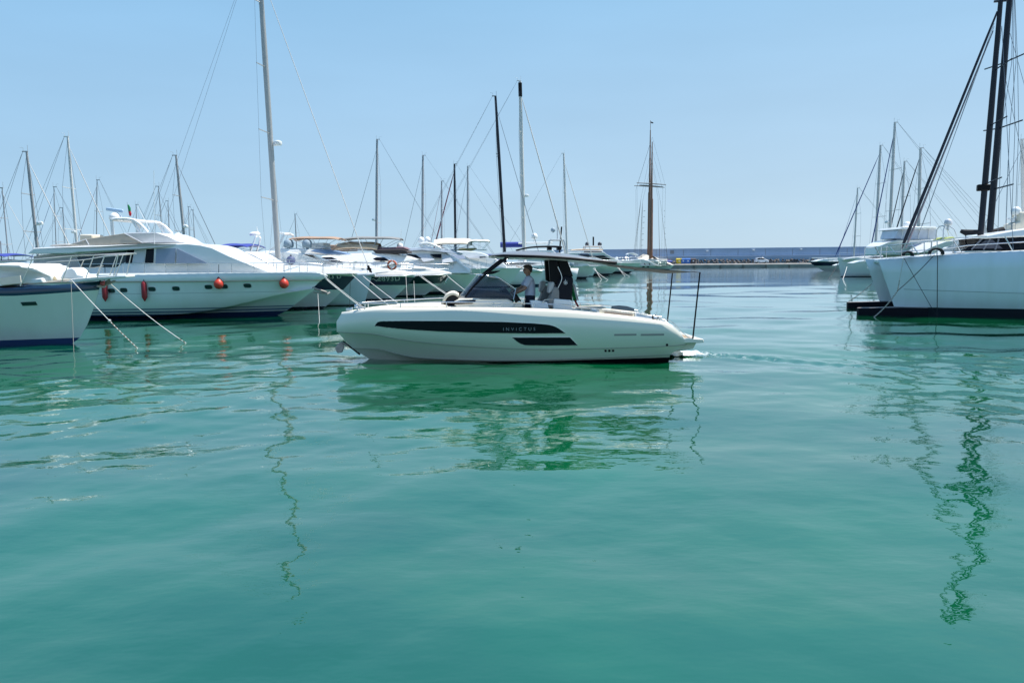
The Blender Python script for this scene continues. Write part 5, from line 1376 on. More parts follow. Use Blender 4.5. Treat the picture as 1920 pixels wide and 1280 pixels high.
Hn, shn = cat_hull(NR * 1.6, 'near_hull'); _ = cat_hull(NR * -3.0, 'hull')
bpy.data.objects['near_hull'].name = 'hull'
xcb = f.pt(1745, 480, 1.6)[0]
mb = MB(); ztop = shn(xcb) + .02
mb.prism([(xcb, ztop - .05), (xcb - .3, ztop + .04), (xcb - 12, ztop + .2), (xcb - 12, ztop - .9), (xcb - 1, ztop - .8)], NR * 1.0, -NR * 2.4); mb.build('bridge_deck', WHITE, KT.root, bevel=.05)
mb = MB(); xbm = f.pt(1668, 486, 1.6)[0]
mb.tube([(xbm, NR * 1.5, shn(xbm) - .1), (xbm, -NR * 2.9, shn(xbm) - .1)], .12, n=8); mb.build('front_beam', WHITE, KT.root, smooth=50)
mb = MB(); mb.add([(xbm, NR * 1.2, shn(xbm) - .12), (xcb, NR * 1.2, ztop - .08), (xcb, -NR * 2.5, ztop - .08), (xbm, -NR * 2.5, shn(xbm) - .12)], [(0, 1, 2, 3)]); mb.build('trampoline', mat('net_white', (.55, .54, .5), .9), KT.root, smooth=0)
# house : black glass band under a white roof
def hw_(x, z): return 2.35 - .25 * max(0, z - 2.6) - (.9 * max(0, (x - xg) / 2.2) ** 2 if x > xg else 0)
xg = f.pt(1850, 460, 1.6)[0]
mb = MB(); gl = f.poly([(1800, 471), (1812, 466), (1848, 446), (1920, 443), (2010, 441), (2010, 466)], 1.6)
mb.prism(gl, lambda x, z: -NR * .7 - hw_(x, z), lambda x, z: -NR * .7 + hw_(x, z)); mb.build('house_glass', GLASS, KT.root, bevel=.03)
mb = MB(); rf = f.poly([(1826, 446.5), (1850, 441), (1875, 436), (1900, 431.5), (1925, 428), (2010, 424), (2010, 443), (1920, 444), (1850, 447.5)], 1.7)
mb.prism(rf, lambda x, z: -NR * .7 - hw_(x, z) - .12, lambda x, z: -NR * .7 + hw_(x, z) + .12); mb.build('house_roof', WHITE, KT.root, bevel=.06)
mb = MB(); cu = f.poly([(1815, 468), (1846, 449), (1868, 448), (1884, 466)], 1.6)
for k in range(3):
    a = f.pt(1822 + 22 * k, 468, 1.6); b = f.pt(1842 + 16 * k, 448, 1.6)
    mb.tube([(a[0], -NR * .7 + NR * (hw_(*a) + .01), a[1]), (b[0], -NR * .7 + NR * (hw_(*b) + .01), b[1])], .035, n=5)
mb.build('window_strut', mat('strut_grey', (.2, .2, .22), .6), KT.root)
mb = MB(); cv = f.poly([(1826, 466), (1850, 450), (1862, 449), (1880, 466)], 1.6)
mb.prism(cv, lambda x, z: -NR * .7 + NR * (hw_(x, z) - .02), lambda x, z: -NR * .7 + NR * (hw_(x, z) + .012)); mb.build('window_curtain', mat('curtain_grey', (.10, .10, .12), .9, noise=.3, nscale=2), KT.root, smooth=0)
# rails
mb = MB(); rl = [(1652, 462), (1700, 457), (1757, 451.5), (1800, 446), (1850, 443)]
RY = 2.2
top = [(f.pt(a, b, RY)[0], NR * RY, f.pt(a, b, RY)[1]) for a, b in rl]; mb.tube(crom(top, 4, False), .022)
ml = [(1648, 473), (1700, 471), (1760, 468), (1815, 460), (1870, 456.5), (1930, 453)]
md_ = [(f.pt(a, b, RY)[0], NR * RY, f.pt(a, b, RY)[1]) for a, b in ml]; mb.tube(md_, .020)
for a, b in (((1653, 462), (1651, 484)), ((1666, 460), (1680, 477)), ((1708, 456), (1722, 476)), ((1733, 454), (1733, 478)), ((1757, 452), (1757, 478)), ((1788, 448), (1803, 474)), ((1884, 443), (1899, 470))):
    p, q = f.pt(*a, RY), f.pt(*b, RY); mb.tube([(p[0], NR * RY, p[1]), (q[0], NR * RY, q[1])], .022)
p = top[0]; mb.tube([p, (p[0] + .1, NR * 1.6, p[2]), (p[0] + .1, NR * 1.0, p[2]), (p[0] - .2, NR * .95, p[2] - .5)], .02)
for q in (1.0,):
    t2 = [(x, NR * q, z) for x, y, z in top[:4]]; mb.tube(t2, .016)
    for x, y, z in t2[1:]: mb.tube([(x, NR * q, z), (x, NR * q, z - .65)], .016)
t3 = [(x, -NR * 3.5, z) for x, y, z in top]; mb.tube(t3, .018)
for x, y, z in t3: mb.tube([(x, y, z), (x, y, z - .7)], .018)
mb.build('guard_rail', STEEL, KT.root, smooth=60)
# black mast of the catamaran with its furled headsails
def mast_on(boat, ff, base, top, yn, r, name='mast', m=CARBON, asp=.7, up=0.0):
    b = ff.pt(*base, yn); t = ff.pt(*top, yn); y = yn * ff.near
    dx = (t[0] - b[0]) / (t[1] - b[1]); t = (t[0] + dx * up, t[1] + up)
    mb = MB(); mb.tube([(b[0], y, b[1]), ((b[0] + t[0]) / 2, y, (b[1] + t[1]) / 2), (t[0], y, t[1])], [r, r, r * .75], n=12, asp=asp)
    return mb.build(name, m, boat, smooth=50), (lambda z: (b[0] + dx * (z - b[1]), y, z)), t
yM = -.7
mo1, m1, t1 = mast_on(KT.root, f, (1838, 447), (1876, 4), yM, .125)
mb = MB(); mb.box((t1[0], yM * NR, t1[1] + .04), (.5, .1, .08)); mb.tube([(t1[0] - .2, yM * NR, t1[1]), (t1[0] - .25, yM * NR, t1[1] + .5)], .015, n=5); mb.build('masthead', CARBON, mo1)
def sp(par, mf, z, ly, m=CARBON, back=.3, r=.03):
    mb = MB(); x, y, _ = mf(z)
    for sg in (1, -1): mb.tube([(x, y, z), (x - back, y + sg * ly, z + .15)], r, n=6)
    mb.build('spreader', m, par)
for py in (345, 236, 133): sp(mo1, m1, f.pt(1850, py, yM)[1], 1.3)
stay = MB()
def staytube(nm, ff, a, b, yn, r, m, par):
    p, q = ff.pt(*a, yn), ff.pt(*b, yn); y = yn * ff.near
    P0, P1 = Vector((p[0], y, p[1])), Vector((q[0], y, q[1]))
    return MB().tube([P0, P0 + (P1 - P0) * .1, P0 + (P1 - P0) * .6, P0 + (P1 - P0) * .95, P1], [r * .6, r * .8, r, r * 1.3, r * .6], n=8).build(nm, m, par, smooth=60)
staytube('furled_sail', f, (1870, 22), (1690, 467), yM, .062, WIREK, KT.root)
staytube('furled_sail', f, (1862, 58), (1698, 465), yM, .04, mat('stay_mauve', (.30, .25, .27), .8), KT.root)
mb = MB()
for a, b in (((1864, 50), (1722, 440)), ((1864, 44), (1729, 424))):
    p, q = f.pt(*a, yM), f.pt(*b, yM); mb.tube([(p[0], yM * NR, p[1]), (q[0], yM * NR, q[1])], .012, n=4)
for yy, zz in ((2.3, 0), (-3.7, 0)):
    q = f.pt(1900, 470, 2.3); mb.tube([(t1[0] - .1, yM * NR, t1[1] - 1), (q[0], yy * NR, shn(q[0]))], .012, n=4)
mb.build('rigging', WIRE, KT.root, smooth=0)
mb = MB(); p, q = f.pt(1801, 434, yM), f.pt(1838, 434, yM)
mb.tube([(p[0], yM * NR, p[1] + .02), (p[0] - .2, yM * NR, p[1] - .05), (q[0], yM * NR, q[1] - .02)], [.08, .14, .1], n=8); mb.tube([(p[0] - .2, yM * NR, p[1]), (p[0] - .25, yM * NR, p[1] - .8)], .02); mb.build('rolled_cover', BLKFAB, KT.root, smooth=60)
mb = MB(); q = f.pt(1844, 352, yM); mb.box((q[0], NR * yM, q[1]), (.5, .3, .28)); mb.build('mast_winch', BLACK, mo1, bevel=.04)

# ---- second yacht behind the catamaran with the thick black mast
K2 = Boat('sailing_yacht', 'sailing yacht behind the catamaran, its thick black mast leaving the frame', 'sailboat', (1760, 560), math.pi, Y=44)
K2.hull((1745, 474), [(1800, 474), (1900, 474), (2000, 474)], 17, 4.4, [WHITE, NAVY], [('z', -.5, 1), ('z', .1, 0), ('f', .5, 0), ('f', 1, 0)])
g = K2.f
mo2, m2, t2 = mast_on(K2.root, g, (1855, 445), (1893, 0), 0, .19, up=2.5)
for py, l in ((355, .9), (241, 1.2), (118, 1.6)): sp(mo2, m2, g.pt(1860, py, 0)[1], l + .5, back=.2, r=.04)
K2.solid('deckhouse', [(1800, 476), (1820, 462), (1870, 458), (1960, 456), (1980, 476)], 1.4, WHITE, tum=.1)
staytube('boom_cover', g, (1853, 436.5), (1881, 434), 0, .22, BLKFAB, K2.root)
mb = MB(); a, b, c = g.pt(1842, 400, 0), g.pt(1840, 440, 0), g.pt(1851, 440, 0)
mb.add([(a[0], .05, a[1]), (b[0], .05, b[1]), (c[0], .05, c[1]), (a[0], -.05, a[1]), (b[0], -.05, b[1]), (c[0], -.05, c[1])], [(0, 1, 2), (5, 4, 3), (0, 3, 4, 1), (1, 4, 5, 2), (2, 5, 3, 0)]); mb.build('bagged_sail', mat('sail_grey', (.48, .48, .46), .9), K2.root, smooth=0)
mb = MB()
for px_t, px_b, yy in ((1905, 1885, 1.2), (1900, 1895, 1.5), (1908, 1902, -1.2), (1897, 1870, .7)):
    q = g.pt(px_b, 465, yy); mb.tube([m2(t2[1] - .3), (g.pt(px_t, 118, yy)[0], yy * g.near, g.pt(px_t, 118, yy)[1]), (g.pt(px_b + 8, 241, yy)[0], yy * g.near, g.pt(px_b, 241, yy)[1]), (q[0], yy * g.near, q[1])], .014, n=4)
for a, b in (((1893, 60), (1960, 300)), ((1886, 150), (1925, 330))):
    p, q = g.pt(*a, 0), g.pt(*b, 0); mb.tube([(p[0], 0, p[1]), (q[0], 0, q[1])], .012, n=4)
mb.build('rigging', WIRE, K2.root, smooth=0)
# ---- white flybridge yacht with clear enclosure behind the catamaran bows
K3 = Boat('motor_yacht', 'white flybridge yacht with clear plastic enclosure, seen over the catamaran foredeck', 'motor yacht', (1690, 540), math.pi, Y=60)
K3.hull((1655, 478), [(1700, 478), (1760, 478), (1900, 478)], 17, 4.6, [WHITE, WHITE], [('z', -.5, 0), ('z', .1, 0), ('f', .5, 0), ('f', 1, 0)], lo=.7)
K3.solid('deckhouse', [(1652, 478), (1655, 462), (1668, 455), (1684, 450), (1800, 450), (1850, 452), (1850, 478)], 1.9, WHITE, tum=.1, nar=.5, xn=1690, bevel=.06)
K3.panes('side_window', [(1700, 462), (1715, 457), (1790, 456), (1790, 462)], COVER)
K3.solid('clear_enclosure', [(1681, 447), (1687, 431), (1692, 429), (1755, 428), (1758, 449), (1700, 449)], 1.6, mat('clear_plastic', (.55, .58, .66), .15, noise=.1, coat=.3), tum=.1, nar=.3, xn=1700, bevel=.03)
mb = MB()
for px in (1692, 1705, 1722, 1740):
    a, b = K3.f.pt(px, 448, 1.6), K3.f.pt(px + 3, 429, 1.6); mb.tube([(a[0], -K3.f.near * -1 * (K3.wf(*a) + .01), a[1]), (b[0], K3.f.near * (K3.wf(*b) + .01), b[1])], .03, n=5)
mb.build('enclosure_seam', mat('seam_white', (.7, .68, .66), .7), K3.root)
K3.solid('hardtop', [(1685, 430), (1690, 425.5), (1752, 424.5), (1757, 428), (1692, 430.5)], 1.75, WHITE, tum=0, bevel=.04)
K3.solid('foredeck_mould', [(1652, 466), (1664, 456), (1680, 450), (1686, 455), (1680, 466)], 1.2, WHITE, tum=.25, bevel=.08)
K3.dome(1701, 422, .28, .3, ped=.1); K3.bar('aerial', (1744, 426), (1744, 412), .2, .02, GREYP, 5)
K4 = Boat('motor_yacht', 'white motor yacht with satellite dome on a hoop mast and lime green cover', 'motor yacht', (1790, 545), math.pi, Y=57)
K4.hull((1738, 474), [(1780, 474), (1850, 474)], 15, 4.4, [WHITE, WHITE], [('z', -.5, 0), ('z', .1, 0), ('f', .5, 0), ('f', 1, 0)], lo=.7)
K4.solid('deckhouse', [(1735, 474), (1750, 463), (1775, 452), (1820, 449), (1900, 449), (1900, 474)], 1.8, WHITE, tum=.1, nar=.4, xn=1770, bevel=.06)
K4.solid('tender_cover', [(1772, 453), (1774, 448), (1780, 444.5), (1788, 444), (1794, 448), (1796, 453)], .9, mat('lime_cover', (.42, .48, .16), .7, noise=.25, nscale=1.5), tum=.3, bevel=.1, smooth=3)
K4.arch('hoop_mast', [(1768, 450), (1770, 430), (1774, 424)], .5, .045, GREYP); K4.arch('hoop_mast', [(1796, 448), (1790, 430), (1782, 424)], .5, .04, GREYP)
K4.bar('mast_post', (1778, 432), (1778, 416), 0, .07, GREYP); K4.dome(1778, 417, .28, 0, GREYP, ped=.3)
# ---- white yacht at the right edge with the big white dome
K5 = Boat('motor_yacht', 'white yacht with big white satellite dome at the right edge behind the catamaran roof', 'motor yacht', (1860, 560), math.pi, Y=54)
K5.hull((1850, 470), [(1900, 470), (2000, 470)], 15, 4.6, [WHITE, WHITE], [('z', -.5, 0), ('z', .1, 0), ('f', .5, 0), ('f', 1, 0)], lo=.7)
K5.solid('deckhouse', [(1860, 470), (1880, 440), (1890, 432), (2000, 430), (2000, 470)], 1.8, WHITE, tum=.1, bevel=.06)
K5.solid('radar_tower', [(1899, 434), (1900, 420), (1913, 416), (1916, 398), (1935, 396), (1935, 434)], .6, CREAM, tum=.1, bevel=.06)
K5.dome(1905, 396, .33, 0, WHITE, ped=.2); K5.bar('scanner_bar', (1887, 410.5), (1910, 410), 0, .06, WHITE); K5.bar('scanner_base', (1899, 411), (1899, 417), 0, .18, WHITE)
K5.bar('whip_antenna', (1885, 432), (1890, 300), .6, .012, GREYP, 5)
sailboat('sailing_yacht', 'sailing yacht with pale mast cut by the right edge of the picture', (1920, 440), (1916, 262), 64, -1, mastm=ALUW, L=12, mr=.16)
# rope coils on the cat
for i, (px, py, lab) in enumerate(((1755, 474, 'black rope coil on the catamaran gunwale where two black lines drop to the water'), (1702, 477.5, 'smaller black rope coil on the catamaran foredeck near the bow rail'))):
    r_ = .24 if i == 0 else .17
    t = thing('rope_coil', lab, 'rope', f.world(f.pt(px, py, 2.2)[0], NR * 2.2, f.pt(px, py, 2.2)[1]), math.pi - .32)
    mb = MB()
    for k in range(5): mb.tube([(r_ * (1 + .06 * math.sin(k * 2)) * math.cos(a), .06 * (k - 2), r_ * .8 * math.sin(a) - .02) for a in [math.pi * 1.15 * j / 12 - .2 for j in range(13)]], .045, n=6)
    mb.build('coil', ROPEK, t, smooth=60)
# mooring lines of the cat
MC = 'mooring lines of the catamaran'
kn = P(1683, 545, 32.3)
wc = lambda px, py, yn: f.world(f.pt(px, py, yn)[0], NR * yn, f.pt(px, py, yn)[1])
line('mooring_line', 'black line from the large rope coil to the rusty chain at the catamaran bow', 'mooring line', wc(1752, 478, 2.47), kn, .016, ROPEK, sag=.05, group=MC)
line('mooring_line', 'rusty chain from the joined lines at the catamaran bow down into the water', 'mooring line', kn, W(1633, 594) - Vector((0, 0, .1)), .022, ROPEW, sag=.12, chain_from=0, group=MC)
line('mooring_line', 'white rope from the catamaran rail down to the rusty chain', 'mooring line', wc(1694, 484, 2.47), kn, .022, ROPEW, sag=0, chain_from=.72, group=MC)
line('mooring_line', 'thin black line slanting across the catamaran hull towards the right', 'mooring line', wc(1695, 484, 2.47), wc(1755, 591, 2.5), .012, ROPEK, sag=.02, group=MC)
line('mooring_line', 'black line hanging straight down from the large rope coil', 'mooring line', wc(1758, 479, 2.48), wc(1757, 600, 2.52), .017, ROPEK, sag=0, group=MC)
line('mooring_line', 'two-part chain from the far catamaran hull to its ram bow', 'mooring line', f.world(f.pt(1634, 532, -3.0)[0], -NR * 2.9, f.pt(1634, 532, -3.0)[1]), f.world(f.pt(1590, 569, -3.0)[0], -NR * 2.9, .33), .02, ROPEW, sag=.05, chain_from=0, group=MC)
# ---- yachts with bows to the left further out
SR = 'sailing yachts moored on the right'
sailboat('sailing_yacht', 'white sailing yacht with blue furled sail, bow anchor nearest the open water on the right', (1640, 497), (1651, 273), 100, -1, mastm=ALU, stay=WIREB, bow_px=(1570, 485), L=17, fb=2.1, stayr=.05, mr=.18, group=SR, stayxz=(1566, 482))
sailboat('sailing_yacht', 'sailing yacht with shortest grey mast at the left end of the right hand masts', (1602, 462), (1608, 353), 118, -1, mastm=ALU, stay=WIREB, bow_px=(1585, 492), L=12, mr=.13, group=SR, stayxz=(1570, 480))
sailboat('sailing_yacht', 'sailing yacht with the tallest grey mast of the right hand group', (1667, 462), (1678, 230), 84, -1, mastm=ALU, stay=WIREB, bow_px=(1628, 485), L=16, fb=1.7, stayr=.045, mr=.17, group=SR, dome_px=(1663, 417), stayxz=(1632, 470))
sailboat('sailing_yacht', 'sailing yacht with grey mast just left of the clear flybridge enclosure', (1690, 440), (1696, 303), 92, -1, mastm=ALU, stay=WIREK, bow_px=(1652, 480), L=14, mr=.15, group=SR, stayr=.05)
sailboat('sailing_yacht', 'sailing yacht whose grey mast stands behind the clear flybridge enclosure', (1722, 440), (1726, 278), 76, -1, mastm=ALU, stay=WIREK, bow_px=(1655, 480), L=15, mr=.16, group=SR, stayr=.05)
M_ = Boat('motor_boat', 'dark blue hulled motor boat, smallest and furthest of the right row', 'motor boat', (1545, 508), math.pi, Y=142)
M_.hull((1515, 490), [(1560, 490), (1620, 490)], 13, 3.8, [WHITE, NAVY], [('z', -.5, 1), ('z', 0, 0), ('z', .12, 0), ('f', .55, 1), ('f', .97, 0), ('f', 1, 0)], lo=.6)
M_.solid('deckhouse', [(1530, 490), (1545, 486), (1575, 484), (1600, 483), (1600, 491)], 1.4, WHITE, tum=.1); M_.rail(1570, .7, n=7)
M_.bar('deck_rail_cap', (1522, 483.5), (1600, 483), 1.3, .06, WHITE, 5)
line('mooring_line', 'dark rope from the right white yacht bow into open water', 'mooring line', P(1573, 490, 99), W(1553, 524), .03, ROPEK, sag=.1)
line('mooring_line', 'pale rope dropping from the right white yacht bow anchor', 'mooring line', P(1588, 500, 98), W(1580, 524), .03, ROPEW, sag=.1)
# ================================================================== far end : yachts, tall ship, quay and breakwater
J_ = Boat('motor_yacht', 'white yacht with round grey radar cover, its bow just right of the black tower', 'motor yacht', (1098, 520), 0.0, Y=100)
J_.hull((1122, 498), [(1000, 500), (1060, 499)], 20, 5.2, [zmat('hull_j', (.7, .76, .73), [(-1, (.01, .012, .02)), (.25, (.82, .85, .82))]), WHITE], [('z', -.5, 0), ('z', 0, 0), ('z', .25, 0), ('f', .5, 0), ('f', .96, 1), ('f', 1, 1)], lo=.6, stemexp=.8)
J_.solid('deckhouse', [(1000, 500), (1010, 482), (1070, 480), (1095, 488), (1108, 499)], 2.1, WHITE, tum=.35, nar=.5); J_.panes('side_window', [(1040, 488), (1080, 486), (1092, 492), (1040, 494)], GLASS)
J_.dome(1069, 494, .5, 1.8, DOMEG); J_.rail(1020, .8, n=9)
I_ = Boat('motor_yacht', 'white yacht with low cabin and dark bow opening, second bow right of the black tower', 'motor yacht', (1140, 515.5), 0.0, Y=118)
I_.hull((1166, 497), [(1060, 499), (1120, 498)], 22, 5.5, [zmat('hull_i', (.7, .76, .73), [(-1, (.01, .012, .02)), (.3, (.82, .85, .82))]), WHITE], [('z', -.5, 0), ('z', 0, 0), ('z', .3, 0), ('f', .5, 0), ('f', .96, 1), ('f', 1, 1)], lo=.6, stemexp=.8)
I_.solid('deckhouse', [(1060, 499), (1075, 483), (1115, 482), (1140, 490), (1150, 498)], 2.2, WHITE, tum=.35, nar=.5); I_.panes('side_window', [(1100, 489), (1125, 488), (1134, 493), (1100, 495)], GLASS); I_.rail(1070, .8, n=9)
L_ = Boat('motor_yacht', 'large white yacht with two black domes and black pole mast on its upper deck', 'motor yacht', (1180, 512.5), 0.0, Y=134)
L_.hull((1204, 492), [(1060, 493), (1140, 493)], 26, 6.2, [zmat('hull_l', (.72, .76, .74), [(-1, (.01, .012, .02)), (.35, (.82, .85, .82))]), WHITE], [('z', -.5, 0), ('z', 0, 0), ('z', .35, 0), ('f', .5, 0), ('f', .96, 1), ('f', 1, 1)], lo=.6, stemexp=.8)
L_.solid('deckhouse', [(1040, 494), (1045, 474), (1130, 473), (1150, 483), (1170, 493)], 2.6, WHITE, tum=.08, nar=.5, xn=1110); L_.panes('side_window', [(1070, 481), (1132, 479), (1148, 487), (1070, 487)], GLASS)
L_.solid('upper_deck', [(1052, 475), (1058, 470), (1128, 470), (1136, 475)], 2.3, WHITE, tum=.1); L_.panes('upper_window', [(1095, 473), (1095, 470.6), (1126, 470.6), (1130, 473)], GLASS)
L_.bimini(1070, 1128, 467, 2.2, TANFAB, drop_px=5, bow_px=.8)
L_.arch('mast_hoop', [(1096, 469), (1098, 461.5), (1101, 461)], 1.5, .10, LGREY); L_.arch('mast_hoop', [(1130, 469), (1128, 461.5), (1125, 461)], 1.5, .10, LGREY)
L_.bar('hoop_beam', (1098, 461.5), (1128, 461.5), 1.4, .10, LGREY, 6, both=True)
L_.dome(1101, 457.5, .36, 0, mat('dome_black', (.03, .035, .05), .4), ped=.1); L_.dome(1124.5, 457.5, .36, 0, MATS['dome_black'], ped=.1); L_.bar('pole_mast', (1112.5, 461), (1112.5, 444), 0, .14, BLACK)
L_.solid('deck_tender', [(1085, 480), (1088, 476), (1104, 476), (1106, 480)], 2.75, NAVY, tum=.1); L_.rail(1080, .9, n=9)
R_ = Boat('motor_yacht', 'white yacht with blue dark radar frame and upright black mast behind the hardtop', 'motor yacht', (1080, 540), 0.0, Y=92)
R_.hull((1085, 503), [(960, 503), (1040, 503)], 17, 4.6, [WHITE, WHITE], [('z', -.5, 0), ('z', .1, 0), ('f', .5, 0), ('f', 1, 0)], lo=.6)
R_.solid('deckhouse', [(960, 503), (980, 475), (1040, 474), (1062, 486), (1072, 503)], 1.9, WHITE, tum=.35, nar=.4)
R_.solid('upper_deck', [(985, 477), (988, 469), (1035, 468), (1045, 476)], 1.7, WHITE, tum=.1)
R_.bar('navy_sail_bag', (938, 459), (979, 458.5), .4, .32, BLUEFAB, 10); R_.arch('radar_frame', [(1028, 470), (1030, 452), (1034, 449)], 1.2, .08, LGREY); R_.arch('radar_frame', [(1062, 474), (1058, 452), (1054, 449)], 1.2, .08, LGREY)
R_.bar('frame_beam', (1030, 450), (1058, 450), 1.1, .08, LGREY, 6, both=True); R_.bar('pole_mast', (1049, 474), (1053, 425), 0, .09, BLACK); R_.dome(1037, 431, .28, 0, DOMEG, ped=.1); R_.bar('scanner_post', (1045, 450), (1045, 414), .5, .07, GREYP)
R_.dome(1002, 443, .38, .3, WHITE); R_.bar('radar_bar', (972, 456), (1036, 455.5), .8, .12, WHITE)
N_ = Boat('motor_yacht', 'white round topped yacht with dark bow lettering, furthest of the row below the wooden masts', 'motor yacht', (1254, 505), 0.0, Y=172)
N_.hull((1264, 497), [(1130, 499), (1180, 498), (1230, 497.5)], 24, 5.6, [zmat('hull_n', (.72, .76, .74), [(-1, (.05, .12, .10)), (.2, (.82, .85, .82))]), WHITE], [('z', -.5, 0), ('z', 0, 0), ('z', .2, 0), ('f', .5, 0), ('f', .93, 1), ('f', 1, 1)], lo=.7, stemexp=.8)
N_.solid('deckhouse', [(1130, 499), (1135, 487), (1180, 488), (1196, 486), (1206, 485.5), (1216, 488), (1226, 494), (1240, 498)], 2.3, WHITE, tum=.12, nar=.4, xn=1205, bevel=.1)
for px in (1207, 1216): N_.panes('side_window', [(px, 493.5), (px + 1.5, 493.2), (px + 3.5, 496.7), (px + 2, 497)], GLASS)
N_.panes('side_window', [(1192, 494), (1195, 493.8), (1195, 495.2), (1192, 495.2)], GLASS)
N_.solid('hardtop', [(1176, 477), (1180, 474.5), (1188, 474), (1196, 477.5), (1196, 479), (1186, 476.5)], 1.6, WHITE, tum=0); N_.solid('flybridge', [(1178, 488), (1183, 482), (1190, 481), (1198, 486), (1198, 488)], 1.6, COVER, tum=.1)
mb = MB()
for px in (1178, 1196):
    a, b = N_.f.pt(px, 487, 1.5), N_.f.pt(px, 477, 1.5)
    for sg in (1, -1): mb.tube([(a[0], sg * 1.5, a[1]), (b[0], sg * 1.5, b[1])], .07, n=5)
mb.build('hardtop_post', WHITE, N_.root)
for px, py in ((1206.5, 500.3), (1215, 500)): N_.port(px, py, .3, .12, GLASS)
N_.text('M.LI TARENTU AL', 1243, 499, .42, DTEXT, spacing=1.15); N_.rail(1150, .9, n=10)
N_.solid('deck_crane', [(1152, 489), (1155, 482), (1158, 481), (1160, 489)], .5, WHITE, tum=.1)
MB2 = None
# blue covered boat on the quay
# ---- tall ship with two varnished masts in line
TS_ = Boat('tall_ship', 'classic sailing ship seen end on, two varnished wooden masts in line with a white canopy', 'sailing ship', (1213, 503), math.pi / 2, Y=186)
g = TS_.f
HTS = mat('ship_hull_white', (.6, .6, .58), .4, noise=.05)
def ship():
    L, B = 34, 6.6; rows = []
    zs = lambda x: 1.9 + .9 * ((x + 3) / 20) ** 2
    for z, wd, p in ((-.6, .4, 1.6), (.1, .85, 1.9)): rows.append(((lambda v: (lambda x: v))(z), -17, 14, hbf(B / 2 * wd, .6, p, .9)))
    rows.append((lambda x: zs(x) * .6, -18, 16, hbf(B / 2, .62, 2.1, .9))); rows.append((zs, -18.5, 18, hbf(B / 2, .62, 2.2, .9)))
    H = Hull(rows); weld(H.mesh(TS, mats=[0, 0, 0, 0], lip=.1).build('hull', HTS, TS_.root, smooth=30)); MB().grid(H.deck(n=12)).build('deck', TEAK, TS_.root)
ship()
TS_.root.location.y += 17; TS_.root.location.x = P(1215, 503, 199).x
zy = lambda py, Y: P(1214, py, Y).z
def wmast(nm, x, px_off, ztop, r, m=WOOD):
    mb = MB(); mb.tube([(x, px_off, 1.5), (x, px_off, ztop * .55), (x, px_off, ztop * .56), (x, px_off, ztop)], [r, r * .85, r * .6, r * .22], n=12)
    return mb.build(nm, m, TS_.root, smooth=50)
Yn, Yf = 191, 201
ma = wmast('mast', -12, -(-.75), zy(266, Yn), .46); mc = wmast('mast', -2, -.55, zy(244, Yf), .48)
for par, x, yo, py, hw in ((ma, -12, .75, 350.5, 3.6), (ma, -12, .75, 354.5, 2.9), (mc, -2, -.55, 348.5, 3.9)):
    z = zy(py, 200 + x * 0); MB().tube([(x + .5, yo - hw, z - .3), (x + .5, yo, z), (x + .5, yo + hw, z + .2)], [.09, .14, .09], n=6).build('yard', mat('yard_grey', (.2, .2, .2), .6), par)
mb = MB(); z = zy(244, Yf); mb.tube([(-2, -.55, z), (-2, -.55, zy(226, Yf))], .06, n=5); mb.build('topmast_pole', WOOD, mc)
MB().add([(-2, -.62, zy(228, Yf)), (-2, -1.3, zy(230, Yf)), (-2, -1.25, zy(232, Yf)), (-2, -.62, zy(231, Yf)), (-1.98, -.62, zy(228, Yf)), (-1.98, -1.3, zy(230, Yf)), (-1.98, -1.25, zy(232, Yf)), (-1.98, -.62, zy(231, Yf))], [(0, 1, 2, 3), (7, 6, 5, 4), (0, 4, 5, 1), (1, 5, 6, 2), (2, 6, 7, 3), (3, 7, 4, 0)]).build('pennant', DARKFAB, mc, smooth=0)
mb = MB()
for x, yo, zt in ((-12, .75, zy(300, Yn)), (-2, -.55, zy(290, Yf))):
    for sg in (1, -1):
        for k in range(4):
            mb.tube([(x, yo, zt), (x, yo + sg * 2.2, zt * .62), (x - .8 + .5 * k, sg * 3.2 + sg * .12 * k, 2.4)], .022, n=4)
        mb.tube([(x + .5, yo + sg * 3.5, zy(352, 195)), (x, yo, zy(262, 195))], .02, n=4); mb.tube([(x + .5, yo + sg * 3.5, zy(352, 195)), (x, yo + sg * 3.3, 2.5)], .02, n=4)
for k in range(9):
    for sg in (1, -1):
        z = 3 + 1.4 * k; mb.tube([(-12.6, sg * (3.15 - .055 * z * 1.0) + .0, z), (-11.2, sg * (3.3 - .055 * z), z)], .05, n=4)
mb.build('shrouds', mat('tarred_rope', (.10, .07, .06), .9), TS_.root)
mb = MB()
for sg in (1, -1):
    rws = [[(-14 + 16 * i / 4, sg * .4 + sg * 4.2 * k / 6 , zy(475.5, 190) - (1.75 * (k / 6) ** .8) - 1.2 * (1 - i / 4) ** 2) for k in range(7)] for i in range(5)]
    mb.slab(rws, .08)
mb.build('canopy', CREAMFAB, TS_.root, smooth=60)
mb = MB()
for sg in (1, -1):
    for i in range(4): mb.tube([(-14 + 5.2 * i, sg * 4.3, zy(486.5, 190)), (-14 + 5.2 * i, sg * 3.1, 2.2)], .06, n=5)
mb.build('canopy_post', WOOD, TS_.root)

